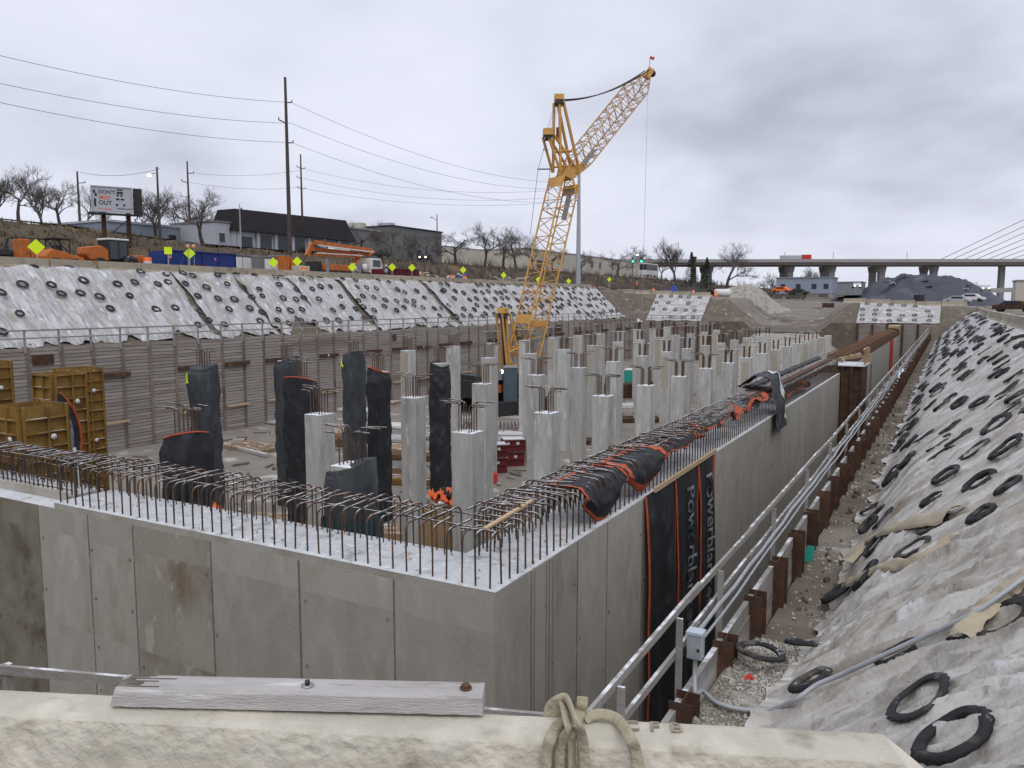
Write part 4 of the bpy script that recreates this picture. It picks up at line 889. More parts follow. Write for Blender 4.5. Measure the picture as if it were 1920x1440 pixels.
rg = random.Random(83)
for i, (x, y, a, L, W, rows, m, lab) in enumerate(((655, 835, 12, 5, 1.6, 3, 'rust_bar', 'rusty bar bundle seen between two wrapped columns'), (735, 825, 14, 5, 2.2, 2, 'old_wood', 'snow-dusted grey planks right of the dark wrinkled blanket'), (745, 860, 20, 5, 1.5, 3, 'rust_bar', 'rusty bar bundle left of a bare pale column'), (750, 905, 22, 4, 1.6, 3, 'gold', 'mustard form panels lying low between columns'), (660, 770, 5, 6, 1.8, 2, 'white', 'pale boards far back behind the wrapped columns'), (700, 755, 5, 6, 2.0, 2, 'plywood', 'brown boards far back against the lagged wall'), (870, 790, 28, 6, 1.6, 2, 'old_wood', 'grey planks left of the crane'), (955, 848, 32, 5, 1.4, 2, 'tent_blue', 'blue-wrapped panels above the maroon crates'), (935, 858, 32, 5, 1.0, 2, 'white', 'snow-covered board bundle above the maroon crates'), (1060, 830, 30, 7, 1.6, 2, 'rust', 'dark beams behind the hooked bare column'), (1070, 800, 30, 7, 1.6, 2, 'new_wood', 'pale timbers behind the hooked bare column'), (1160, 790, 30, 7, 2, 3, 'rust', 'brown beam stack low between front-row columns'), (1150, 765, 40, 6, 1.4, 2, 'white', 'snowy boards between front-row columns'), (520, 795, -4, 5, 1.2, 1, 'old_wood', 'thin grey planks at the foot of the lagged wall'))):
    timber_stack(fl(x, y), R(a), L, W, rows, m, lab, bw=rg.choice((.12, .2, .3)), gap=.06, bh=rg.choice((.1, .15)))

mb = MB(); rg = random.Random(91) # offcuts, clods and rubbish scattered over the slab
for i in range(900):
    X, Y = rg.uniform(-47, -9), 14 + rg.random() ** 1.4 * 75; L = rg.uniform(.15, 1.3); a = rg.random() * 3.14
    if rg.random() < .5: mb.box((X, Y, FLOOR + .08), (L, rg.uniform(.05, .18), rg.uniform(.04, .1)), (0, rg.uniform(-.05, .05), a))
    else:
        r = rg.uniform(.05, .22); m = Euler((rg.uniform(0, 6), rg.uniform(0, 6), 0)).to_matrix(); mb.add([m @ V(p[0] * r, p[1] * r, p[2] * r * .7) + V(X, Y, FLOOR + r * .3) for p in ICO], ICF)
tag(mb.build('site_debris', mat('mixed_debris', (.23, .19, .15), (.11, .095, .08), .3, .9, c3=(.40, .37, .33), c3s=.5), fix=False), 'offcuts, clods and rubbish scattered over the pit floor', 'debris', kind='stuff')
# ================================================================ near right: rusty soldier piles, lagging and guard rail
pw = thing('soldier_pile_wall', 'rusty H-pile and timber wall beside the gravel bench at right', 'retaining wall')
hp = MB(); hp.b2((-0.15, -0.17, -2), (0.15, -0.155, 5.6)); hp.b2((-0.15, 0.155, -2), (0.15, 0.17, 5.6)); hp.b2((-0.008, -0.155, -2), (0.008, 0.155, 5.6))
hp = hp.mesh('soldier_pile'); hp.materials.append(MT['rust'])
PY = [7.2] + [9.25 + 2.05 * i for i in range(63)]
rg = random.Random(19)
for i, Y in enumerate(PY): obj('soldier_pile', hp, pw, (XR - 0.06, Y, FLOOR - 0.28 + rg.uniform(-.05, .04)), (0, 0, rg.uniform(-.03, .03)))
tl = MB(); cnt = 0
for i, (a, b) in enumerate(zip(PY, PY[1:])):
    for z in range(-9, 22):
        zz = FLOOR + 0.13 + z * 0.2365; x = XR - 0.16 + rg.uniform(-.015, .015)
        if z >= 20 and i < 40: o = MB().box((0, 0, 0), (0.08, b - a - 0.03, 0.215)).build('lagging_board', MT['lagging'] if z < 21 else MT['rail_wood'], pw); o.location = (x, (a + b) / 2, zz); o.rotation_euler = (rg.uniform(-.01, .01), 0, 0)
        else: tl.box((x, (a + b) / 2, zz), (0.08, b - a - 0.03, 0.215))
tag(tl.build('lagging_boards', MT['lagging'], pw, fix=False), kind='stuff')
gr = thing('guard_rail', 'white-grey timber guard rail running away along the trench at right', 'guard rail', (XR - 0.22, 6.6, -5.1))
for i, Y in enumerate(PY):
    if i % 2 == 0 or i < 3: MB().b2((-0.045, Y - 6.6 + 0.26, -0.5), (0.035, Y - 6.6 + 0.30, 1.10)).build('rail_post', MT['rail_wood'], gr)
def rails(root, z, x, m, h=0.095, L=4.1):
    Y = 0.0
    while Y < 131:
        s = rg.uniform(-.035, .035); MB().beam(V(x, Y - 0.2, z + s), V(x + rg.uniform(-.02, .02), min(131, Y + L), z + rg.uniform(-.03, .03)), 0.045, h).build('rail', MT[m], root); Y += L - 0.35; x += 0.004 * (-1) ** int(Y)
rails(gr, 1.12, -0.075, 'rail_wood'); rails(gr, 0.60, -0.08, 'rail_wood')
MB().tube([V(-.05 + .05 * math.sin(i), -.2 + .04 * i, 1.1 + .03 * math.sin(2 * i)) for i in range(6)], .03, 6).build('pink_ribbon', MT['pink'], gr)
fg = thing('guard_rail', 'grey timber rail crossing low behind the foreground barrier at left', 'guard rail', (0, 0, 0))
dirv = V(-6.08, -2.1, 0).normalized()
p0 = V(XR - 0.2, 6.62, 0)
for z in (-3.97, -4.47): MB().beam(p0 + V(0, 0, z), p0 + dirv * 33 + V(0, 0, z), 0.045, 0.10).build('rail', MT['rail_wood'], fg)
for i in range(16): c = p0 + dirv * (0.1 + i * 2.1) + V(0.04, 0.05, 0); MB().b2((c.x - 0.04, c.y - 0.04, -5.4), (c.x + 0.04, c.y + 0.04, -3.92)).build('rail_post', MT['rail_wood'], fg)
fpw = thing('soldier_pile_wall', 'skewed timber-lagged wall below the foreground, facing the basin wall', 'retaining wall')
mb = MB()
for z in range(-9, 22): mb.beam(p0 + V(0, 0.08, FLOOR + 0.13 + z * .2365), p0 + dirv * 36 + V(0, 0.08, FLOOR + 0.13 + z * .2365), 0.08, 0.215)
tag(mb.build('lagging_boards', MT['lagging'], fpw, fix=False), kind='stuff')
for i in range(17): obj('soldier_pile', hp, fpw, p0 + dirv * (0.5 + i * 2.1) + V(0, 0.2, FLOOR - 0.35), (0, 0, 0.33))
# conduit along the rail, junction box, loose flexible conduit
cd = thing('conduit', 'grey electrical conduit strung along the trench guard rail', 'conduit')
MB().tube([V(XR - 0.13, 10.1 + i * 1.0, -4.36 - 0.07 * nz(i * .37, 2) - 0.04 * (i % 4 == 2)) for i in range(120)], 0.03, 8).build('pipe', MT['galv'], cd, fix=False)
MB().tube([V(XR - 0.08, 10.1 + i * 1.0, -4.46 - 0.08 * nz(i * .31, 5)) for i in range(60)], 0.02, 8).build('pipe', MT['galv'], cd, fix=False)
jb = thing('junction_box', 'light grey electrical box on the guard rail post', 'electrical box', (XR - 0.10, 9.95, -4.62))
bevel(MB().b2((-0.10, -0.18, 0), (0.10, -0.03, 0.36)).build('box', mat('box_grey', (0.40, 0.46, 0.53), (0.34, 0.39, 0.45), 2, 0.5), jb), 0.012, 2)
bevel(MB().b2((-0.11, -0.195, 0.325), (0.11, -0.015, 0.375)).build('lid', mat('box_lid', (0.52, 0.58, 0.65), (0.45, 0.5, 0.56), 2, 0.5), jb), 0.008, 1)
MB().b2((-0.085, -0.188, 0.03), (0.085, -0.181, 0.31)).build('door', MT['galv'], jb); MB().b2((0.04, -0.198, 0.12), (0.07, -0.188, 0.16)).build('latch', MT['dark_steel'], jb)
fc = thing('flexible_conduit', 'thick grey flexible conduit looping from the box across the gravel and up the sheeting', 'conduit')
def on_slope(x, y, off=0.1): # sight line onto the right-hand slope
    d = at(x, y, Y=10.0) / 10.0
    lo, hi = 0.5, 400.0
    for i in range(70):
        m = (lo + hi) / 2; p = d * m
        g = ground_z(p.x, p.y)
        if p.z > (g if g > -50 else -5.2) + off: lo = m
        else: hi = m
    return d * lo
P = [V(XR - 0.10, 9.85, -4.62), V(XR - 0.09, 9.8, -4.85), V(XR - 0.02, 9.62, -5.0)] + [on_slope(x, y, 0.07) for x, y in ((1318, 1296), (1345, 1318), (1395, 1331))] + [on_slope(1450, 1330, .16), on_slope(1492, 1312, .34), on_slope(1530, 1285, .38)] + [on_slope(x, y, 0.36) for x, y in ((1570, 1268), (1625, 1243), (1680, 1218), (1740, 1190), (1800, 1163), (1850, 1135), (1925, 1080))]
def smooth_path(P, k=6):
    out = []
    for i in range(len(P) - 1):
        a, b, c, d = P[max(0, i - 1)], P[i], P[i + 1], P[min(len(P) - 1, i + 2)]
        for j in range(k):
            t = j / k; out.append(0.5 * ((2 * b) + (c - a) * t + (2 * a - 5 * b + 4 * c - d) * t * t + (3 * b - a - 3 * c + d) * t ** 3))
    return out + [P[-1]]
SP = smooth_path(P)
MB().tube(SP, [0.030 * (1 + 0.05 * (i % 2)) for i in range(len(SP))], 8).build('tube', MT['galv'], fc, fix=False)
loose = on_slope(1508, 1052, 0.05)
tag(MB().add([(loose + V(-.05, 0, -.03)), (loose + V(.16, .06, .0)), (loose + V(.20, .1, .34)), (loose + V(.05, .05, .36))], [(0, 1, 2, 3)]).build('teal_scrap', MT['teal']), 'small teal plastic scrap leaning by the rusty piles', 'scrap')
bpy.data.objects['teal_scrap'].modifiers.new('thick', 'SOLIDIFY').thickness = 0.01
p = on_slope(1405, 1273, 0.05); tag(MB().grid(crumple(p.x, p.y, p.z - .03, .12, .10, .08, 2), 6, 6).build('red_scrap', MT['red'], fix=False), 'small bright red scrap lying on the gravel', 'scrap')

# ================================================================ plastic sheeting on the right-hand slope
def folds(X, Y):
    # ridges run down the slope (along X), drifting a little, finer wrinkles between them
    w = Y * 1.05 + 0.42 * X + 0.4 * fbm(X * 0.2, Y * 0.3, 2)
    w2 = Y * 1.8 + 0.72 * X + 0.7 * fbm(X * 0.25, Y * 0.4, 6)
    r = lambda q, k: (1 - abs(noise.noise(q))) ** k
    return 0.09 * abs(noise.noise(V(w, X * 0.08, 4))) ** 0.8 + 0.085 * r(V(w2, X * 0.12, 9), 5) + 0.045 * r(V(w2 * 2.3, X * 0.25, 19), 6) + 0.028 * r(V(w * 5.5, X * 0.5, 29), 5) + 0.014 * r(V(w2 * 8, X * 1.2, 39), 4) + 0.016 * fbm(X * 1.0, Y * 3.0, 3)
def sheet_right(y0, y1, label, top=4.4, toe=-1.78, res=(0.09, 0.09), lift=0.03, m='sheet_right', amp=1.0, seed=0.0):
    nx, ny = int(6.2 / res[0]), int((y1 - y0) / res[1])
    def f(a, b):
        Y = y0 + b * (y1 - y0) + 0.25 * nz(a * 5, seed + (0 if b < .5 else 7)) * (1 if b in (0, 1) else 0)
        te = toe + 0.30 * fbm(Y * 0.55, seed, 1) + 0.12 * nz(Y * 1.9, 3)
        X = te + a * (top + 0.15 * nz(Y * .8, 5) - te)
        z = ground_z(X, Y) + 0.05 * fbm(X * 0.35, Y * 0.35, 3.0) + 0.05 * nz(X * 1.7, Y * 1.7)
        e = min(1, a * 9, (1 - a) * 9)
        off = lift + amp * folds(X, Y) * (0.35 + 0.65 * e) + (0.10 * max(0, nz(Y * 1.1, 8)) if a < 0.08 else 0)
        return V(X - off * 0.55, Y, z + off * 0.75)
    return tag(MB().grid(f, nx, ny).build('plastic_sheet', MT[m], fix=False), label, 'sheeting')
sheet_right(5.4, 13.2, 'soiled plastic sheeting on the slope nearest the viewer at right', res=(0.035, 0.025), amp=1.7, seed=1)
sheet_right(12.7, 24.5, 'grey folded plastic sheeting on the right slope just past the foreground', res=(0.06, 0.045), lift=0.015, amp=1.3, seed=2)
sheet_right(24.2, 52, 'plastic sheeting dotted with tires halfway along the right slope', res=(0.10, 0.09), lift=0.03, amp=0.9, seed=3)
sheet_right(51.7, 100, 'snowy plastic sheeting on the farther part of the right slope', res=(0.16, 0.25), lift=0.02, m='sheet_left', amp=0.7, seed=4)
sheet_right(99.6, 137, 'plastic sheeting where the right slope meets the far bank', res=(0.2, 0.4), lift=0.03, m='sheet_left', amp=0.6, seed=5)
# tan flap folded back along the toe, and a rolled fold near the right edge
def tan_strip(pts, w, label, seed, n=50):
    P = smooth_path([on_slope(x, y, 0.24) for x, y in pts], 8)
    def f(a, b):
        t = a * (len(P) - 1); i = min(int(t), len(P) - 2); c = P[i].lerp(P[i + 1], t - i); d = (P[i + 1] - P[i]).normalized(); s = d.cross(V(-.6, 0, .8)).normalized()
        ww = w * (0.75 + 0.4 * nz(a * 5, seed)); an = (b - .5) * 3.0
        return c + s * (math.sin(an) * ww * .55) + V(-.6, 0, .8) * (0.10 * math.cos(an) * (1 + .5 * nz(a * 9, b * 3, seed))) + V(0, 0, .03 * fbm(a * 12, b * 4, seed))
    return tag(MB().grid(f, n, 10).build('plastic_sheet', MT['sheet_tan'], fix=False), label, 'sheeting')
tan_strip([(1800, 1205), (1835, 1165), (1880, 1120), (1935, 1085)], 0.42, 'muddy tan fold of sheeting at the right edge of the picture', 1)
tan_strip([(1585, 1060), (1640, 1010), (1700, 985), (1790, 965)], 0.60, 'muddy tan flap of sheeting curling at the slope toe', 2)
tan_strip([(1590, 1100), (1650, 1070), (1720, 1055), (1790, 1010)], 0.34, 'lower tan flap of sheeting under the paired tires', 4)

# ================================================================ tires that weigh the sheets down
def tire_mesh(ro, ri, h, n=40, wob=0.0):
    b = MB().lathe([(ri, 0.0), (ri + 0.006, h * 0.62), (ri + 0.022, h * 0.80), (ri + 0.034, h * 0.70), ((ri + ro) / 2, h * 1.0), (ro - 0.045, h * 0.97), (ro - 0.03, h * 0.84), (ro, h * 0.5), (ro - 0.006, 0.0)], n, closed=True)
    v = []
    for i, (x, y, z) in enumerate(b.v): # tread lugs at the shoulder, a slightly slumped ring
        k = i % n; j = i // n; s = (0.965 if k % 2 else 1.012) if j in (7, 8) else 1.0; a = math.atan2(y, x)
        v.append((x * s * (1 + wob), y * s * (1 - wob), z + 0.02 * wob * 8 * math.sin(2 * a + ro * 9) + .004 * math.sin(5 * a)))
    b.v = v; me = b.mesh('tire'); me.materials.append(MT['tire']); return me
TIRES = [tire_mesh(0.36, 0.225, 0.085, 40, .03), tire_mesh(0.39, 0.26, 0.06, 40, .06), tire_mesh(0.33, 0.205, 0.12, 36, .0), tire_mesh(0.41, 0.285, 0.045, 44, .08), tire_mesh(0.30, 0.19, 0.08, 36, .04)]
TIRES_L = [tire_mesh(0.40, 0.205, 0.10, 24), tire_mesh(0.42, 0.22, 0.08, 24, .05), tire_mesh(0.36, 0.19, 0.12, 24)]
def slope_rot(X, Y):
    e = 0.3; n = V(ground_z(X - e, Y) - ground_z(X + e, Y), ground_z(X, Y - e) - ground_z(X, Y + e), 2 * e).normalized()
    return n
def lay_tire(X, Y, label, group, rg, off=0.06, s=1.0, tilt=0.12, up=0.0):
    if group != 'tires on the far bank': off = max(off, 0.02 + max(folds(X + a, Y + b) * (1.75 if Y < 13 else 1.3) * .9 for a, b in ((0, .3), (0, -.3), (.25, 0), (-.25, 0), (.2, .2), (-.2, -.2))) + .05 * max(0, fbm(X * .35, Y * .35, 3)) + .05 * max(0, nz(X * 1.7, Y * 1.7)) - .03 + up)
    n = (slope_rot(X, Y) + V(rg.uniform(-tilt, tilt), rg.uniform(-tilt, tilt), 0)).normalized()
    q = n.to_track_quat('Z', 'Y'); o = obj('tire', rg.choice(TIRES if group != 'tires on the far bank' else TIRES_L), None, V(X, Y, ground_z(X, Y)) + n * off)
    o.rotation_mode = 'QUATERNION'; o.rotation_quaternion = q; sc = s * rg.uniform(.92, 1.1); o.scale = (sc, sc, sc * rg.uniform(.8, 1.1))
    return tag(o, label, 'tire', group)
rg = random.Random(23); LT = []
def tfree(X, Y, d=0.75): return all((X - a) ** 2 + (Y - b) ** 2 > d * d for a, b in LT)
near = [(1705, 1232, 'black tire beside the grey conduit on the near sheeting'), (1905, 1165, 'black tire cut by the right edge of the picture below the tan fold'), (1540, 1292, 'tire ring at the sheet toe touching the flexible conduit'),
        (1755, 1325, 'half-buried tire low on the near sheeting under a snow streak'), (1835, 1418, 'lowest tire on the sheeting, at the bottom edge of the picture'), (1583, 1120, 'dark tire lying flat at the slope toe by the gravel'),
        (1728, 1036, 'long dark tire of the pair on the tan flap, nearer one'), (1763, 985, 'tire of the pair on the tan flap, upper one'), (1668, 972, 'tire ring with grass showing inside, at the slope toe'), (1860, 972, 'tire with snow on its rim right of the tan flap pair'),
        (1905, 912, 'large tire cut by the right edge above the pair'), (1788, 897, 'pale dusty tire ring above the tan flap'), (1683, 902, 'tire ring at the toe beside the mud'), (1640, 955, 'tire standing on its edge at the slope toe')]
for x, y, lab in near:
    p = on_slope(x, y, 0.12); LT.append((p.x, p.y)); lay_tire(p.x, p.y, lab, None, rg, 0.14, 0.92, 0.10, .02)
for x, y, lab in ((1424, 1236, 'dusty tire lying on the gravel beside the piles'), (1512, 1222, 'tire half under the sheet edge beside the gravel')):
    p = on_slope(x, y, 0.1); lay_tire(p.x, p.y, lab, None, rg, 0.06, 0.85, 0.25)
for x, y in ((1773, 853), (1837, 847), (1903, 843), (1880, 798), (1807, 822), (1788, 800), (1717, 826), (1712, 864), (1850, 905), (1900, 773), (1877, 757), (1843, 755), (1807, 757), (1787, 745)):
    p = on_slope(x, y, 0.12); LT.append((p.x, p.y)); lay_tire(p.x, p.y, 'black tire weighing down the folded sheeting on the nearer right slope', 'tires on the right slope', rg, 0.12)
cells = []
Y = 14.0
while Y < 136:
    for r in range(5):
        if rg.random() < (0.5 if Y < 26 else 0.72 if Y < 60 else 0.5): cells.append((-1.15 + r * 0.92 + rg.uniform(-.25, .25), Y + rg.uniform(-.5, .5)))
    Y += 1.25
rest = MB(); k = 0
def joined_tire(mb, X, Y, rg):
    n = slope_rot(X, Y); q = n.to_track_quat('Z', 'Y').to_matrix(); c = V(X, Y, ground_z(X, Y)) + n * 0.1
    b = MB().lathe([(0.25, 0), (0.27, .06), (0.36, .06), (0.39, 0)], 12); mb.add([q @ Vector(v) + c for v in b.v], b.f, True)
for X, Y in cells:
    if not tfree(X, Y, 0.9): continue
    LT.append((X, Y))
    if k < 128: lay_tire(X, Y, 'black tire weighing down the folded sheeting on the nearer right slope' if Y < 30 else 'black tire in the rows along the middle of the right slope', 'tires on the right slope', rg, 0.12); k += 1
    else: joined_tire(rest, X, Y, rg)
tag(rest.build('tires', MT['tire'], fix=False), 'dense field of tires on the far part of the right slope', 'tires', kind='stuff')

# ================================================================ left bank: sheets, gaps of bare soil, tires
def sheet_left(y0, y1, seed, label, bite=0.0):
    ny = int((y1 - y0) / 0.22)
    def f(a, b):
        Y = y0 + b * (y1 - y0) + (0.8 * (1 - 2 * abs(b - .5)) * 0) + 0.35 * nz(a * 4, seed + round(b) * 9) * (1 if b in (0, 1) else 0)
        bot = -50.9 - max(0, 0.9 * fbm(Y * 0.5, seed, 2) + 0.5 * nz(Y * 1.3, seed) + 0.2) - bite * max(0, math.sin((Y - y0) / (y1 - y0) * math.pi)) ** 2
        X = -57.6 + a * (bot + 57.6)
        off = 0.06 + 0.34 * abs(noise.noise(V(Y * 0.6 + X * 0.3, X * 0.1, seed))) + 0.10 * fbm(X * 0.8, Y * 1.4, seed) + 0.10 * (1 - abs(nz(Y * 1.7 + X * .6, X * .2, seed))) ** 5 + (0.14 if a > 0.93 else 0)
        z = ground_z(X, Y) + off
        if a > 0.97: z -= 0.25
        return V(X + off * 0.4, Y, z)
    return tag(MB().grid(f, 30, ny).build('plastic_sheet', MT['sheet_left'], fix=False), label, 'sheeting')
LS = [(20, 29.6, 0), (29.2, 44.0, 0.4), (44.7, 50.8, 0.2), (51.2, 57.8, 1.8), (57.6, 64.0, 0), (64.8, 79.8, 0.4), (80.6, 100.4, 0), (100.2, 120, 0), (120.2, 134.5, 0)]
for i, (a, b, bite) in enumerate(LS): sheet_left(a, b, 3.0 + i * 1.7, '%s sheet of white sheeting on the far bank, counting from the left' % ORD[i], bite)
rg = random.Random(29); rest = MB(); k = 0; LT2 = []
Y = 24.0; cells = []
while Y < 134:
    for r in range(5):
        if rg.random() < (0.62 if Y < 48 or 64 < Y < 80 else 0.85): cells.append((-56.9 + r * 1.12 + rg.uniform(-.3, .3), Y + r * 0.25 + rg.uniform(-.5, .5)))
    Y += 1.75
ltot = 0
for X, Y in cells:
    if k < 118 and Y > 27: lay_tire(X, Y, 'black tire on the white sheeting of the far bank, left of the crane', 'tires on the far bank', rg, 0.30, 0.88, .08); k += 1
    else:
        n = slope_rot(X, Y); q = n.to_track_quat('Z', 'Y').to_matrix(); c = V(X, Y, ground_z(X, Y)) + n * 0.28
        b = MB().lathe([(0.20, 0), (0.23, .09), (0.37, .09), (0.41, 0)], 12); rest.add([q @ Vector(v) + c for v in b.v], b.f, True)
tag(rest.build('tires', MT['tire'], fix=False), 'tires on the white sheeting toward the far end of the left bank', 'tires', kind='stuff')
# ---- far bank sheets
def sheet_far(x0, x1, y0, y1, seed, label):
    def f(a, b):
        X = x0 + b * (x1 - x0); Y = y1 + a * (y0 - y1) + 0.4 * fbm(X * .5, a, seed) * (1 if a > .9 else .2)
        return V(X, Y - 0.05, ground_z(X, Y) + 0.12 + 0.2 * abs(nz(X * .5, Y * .4, seed)))
    tag(MB().grid(f, 20, int((x1 - x0) / .3)).build('plastic_sheet', MT['sheet_left'], fix=False), label, 'sheeting')
    mb = MB(); rg = random.Random(int(seed * 10)); X = x0 + 0.8
    while X < x1 - 0.5:
        for r in range(4):
            if rg.random() < .8: joined_tire(mb, X + rg.uniform(-.25, .25), y0 + 0.8 + r * (y1 - y0 - 1.4) / 3 + rg.uniform(-.2, .2), rg)
        X += 1.9
    mb.v = [(a, b, c + .25) for a, b, c in mb.v]
    tag(mb.build('tires', MT['tire'], fix=False), 'rows of tires on %s' % label, 'tires', kind='stuff')
sheet_far(-49.0, -38.8, YB + 1.2, YB + 7.6, 2.2, 'white sheet on the far bank left of the haul ramp')
sheet_far(-13.4, -1.5, YB + 1.2, YB + 7.6, 4.4, 'patchy sheet on the far bank right of the haul ramp')
# ================================================================ crawler crane with luffing jib
CB = at(962, 768, Z=FLOOR)                       # centre of the crawler base
hdir = (_r * math.cos(R(38)) + V(_f.x, _f.y, 0).normalized() * math.sin(R(38))).normalized()   # direction the jib points
wdir = V(0, 0, 1).cross(hdir).normalized()
def cp(x, y, w=0.0):
    d = _f * F_PX + _r * (x - 960) + _u * (720 - y)
    return d * (CB.dot(wdir) / d.dot(wdir)) + wdir * w
cr_ = thing('crawler_crane', 'yellow lattice-boom crawler crane with a raised luffing jib standing in the pit', 'crane', CB)
def loc(p): return Vector(p) - CB
def lattice(p, q, s0, s1, sm, bays, rc, rl, part, m, ends=0.12):
    # four chords, tapered towards both ends, zig-zag lacing
    p, q = loc(p), loc(q); ax = (q - p).normalized(); u = wdir; v = ax.cross(u).normalized()
    def sz(t):
        if t < ends: return s0 + (sm - s0) * t / ends
        if t > 1 - ends: return s1 + (sm - s1) * (1 - t) / ends
        return sm
    def C(t, i): s = sz(t) / 2; a, b = ((-1, -1), (1, -1), (1, 1), (-1, 1))[i]; return p.lerp(q, t) + u * (a * s) + v * (b * s)
    n = bays
    for i in range(4): MB().tube([C(t / n, i) for t in range(n + 1)], rc, 6).build('boom_chord', MT[m], cr_, fix=False)
    mb = MB()
    for t in range(n):
        for i in range(4):
            j = (i + 1) % 4; a, b = (C(t / n, i), C((t + 1) / n, j)) if t % 2 == 0 else (C(t / n, j), C((t + 1) / n, i)); mb.tube([a, b], rl, 4, False)
            if t % 3 == 0: mb.tube([C(t / n, i), C(t / n, j)], rl, 4, False)
    mb.build(part, MT[m], cr_, fix=False)
    return C
foot, knee, tip = cp(972, 712), cp(1060, 330), cp(1216, 138)
C1 = lattice(foot, knee, 1.5, 1.0, 2.1, 22, 0.085, 0.042, 'boom_lacing', 'crane', 0.07)
C2 = lattice(cp(1064, 326), tip, 1.1, 0.35, 1.75, 26, 0.065, 0.034, 'jib_lacing', 'crane_jib', 0.14)
ax = (knee - foot).normalized(); v1 = ax.cross(wdir).normalized()
for t, h in ((0.28, 0.9), (0.95, 1.0)): # solid plated sections
    c = loc(foot.lerp(knee, t)); mb = MB(); rot = Matrix((wdir, v1, ax)).transposed()
    mb.box(c + v1 * 1.07, (2.2, 0.03, h), rot); mb.box(c - v1 * 1.07, (2.2, 0.03, h), rot); mb.build('boom_plate', MT['crane'], cr_)
for t0, t1 in ((0.17, 0.27), (0.80, 0.95)): MB().beam(loc(foot.lerp(knee, t0)) - v1 * 1.02, loc(foot.lerp(knee, t1)) - v1 * 1.02, 0.75, 0.03, v1).build('ladder_plate', MT['grey_steel'], cr_)
jd = (tip - cp(1064, 326)).normalized(); vj = jd.cross(wdir).normalized()
MB().beam(loc(cp(1080, 306)) - vj * .8, loc(cp(1108, 268)) - vj * .8, 0.7, 0.05, vj).build('jib_walkway', MT['grey_steel'], cr_)
mb = MB(); k0 = loc(knee) # knee casting
mb.box(k0 + ax * 0.2, (1.5, 1.0, 1.0), Matrix((wdir, v1, ax)).transposed()); mb.build('knee_block', MT['crane'], cr_)
MB().beam(loc(cp(1058, 333)), loc(cp(1088, 312)), 1.2, 0.6).build('jib_foot', MT['crane'], cr_)
for w in (-0.55, 0.55):
    for a, b, r in (((1044, 322), (1044, 192), 0.14), ((1078, 318), (1051, 192), 0.15), ((1043, 322), (1023, 256), 0.13), ((1074, 318), (1032, 252), 0.13), ((1044, 284), (1067, 284), 0.10), ((1040, 312), (1068, 312), 0.10)):
        MB().tube([loc(cp(*a, w)), loc(cp(*b, w * 0.75))], r, 6).build('mast_strut', MT['crane'], cr_, fix=False)
MB().box(loc(cp(1048, 187)), (0.9, 1.5, 0.75), (0, 0, YAW)).build('mast_head', MT['crane'], cr_)
MB().box(loc(cp(1048, 193)), (0.75, 1.55, 0.35), (0, 0, YAW)).build('sheave_block', MT['dark_steel'], cr_)
MB().box(loc(cp(1027, 249)), (0.9, 1.5, 0.6), (0, 0, YAW)).build('mast_head', MT['crane'], cr_)
MB().box(loc(cp(1028, 257)), (0.6, 1.4, 0.45), (0, 0, YAW)).build('sheave_block', MT['dark_steel'], cr_)
MB().box(loc(cp(1046, 252)), (0.25, 0.25, 1.3), (0, 0, 0)).build('winch_box', MT['rust_bar'], cr_)
def cable(part, a, b, sag, r, m, w=0.0, n=20):
    A, B = loc(cp(*a, w)), loc(cp(*b, w)); MB().tube([A.lerp(B, i / n) - V(0, 0, sag * 4 * (i / n) * (1 - i / n)) for i in range(n + 1)], r, 4).build(part, MT[m], cr_, fix=False)
for w in (-0.35, 0.35): cable('jib_pendant', (1052, 188), (1214, 131), 0.75, 0.055, 'dark_steel', w)
for w in (-0.4, -0.15, 0.15, 0.4): cable('luffing_rope', (1028, 246), (1047, 190), 0.0, 0.02, 'galv', w)
for a, b in (((1024, 258), (1019, 282)), ((1019, 282), (1009, 316)), ((1009, 316), (994, 440)), ((1031, 317), (1026, 400))): cable('backstay_rope', a, b, 0.0, 0.03, 'grey_steel')
cable('spreader_bar', (1008, 317), (1032, 317), 0.0, 0.07, 'grey_steel')
cable('spreader_bar', (1018, 281), (1027, 281), 0.0, 0.05, 'grey_steel')
cable('rear_rope', (1070, 292), (1104, 255), 0.1, 0.025, 'wire')
cable('hoist_rope', (1217, 150), (1203, 700), 0.0, 0.009, 'galv', 0.15); cable('hoist_rope', (1213, 152), (1200, 700), 0.0, 0.009, 'galv', -0.15)
for w in (-.25, .25): MB().lathe([(0.001, -.08), (0.35, -.08), (0.35, .08), (0.001, .08)], 14, (0, 0, 0), axis='y').build('tip_sheave', MT['dark_steel'], cr_, loc(cp(1220, 139, w)))
MB().box(loc(cp(1216, 138)), (0.7, 0.9, 1.0), (0, R(30), YAW)).build('jib_head', MT['crane'], cr_)
MB().tube([loc(cp(1218, 132)), loc(cp(1219, 106))], 0.03, 5).build('flag_staff', MT['dark_steel'], cr_)
MB().grid(lambda a, b: loc(cp(1219, 106)) + _r * (a * 0.45) + V(0, 0, -b * 0.32 + 0.06 * math.sin(a * 7)), 6, 3).build('flag', MT['red'], cr_, fix=False)
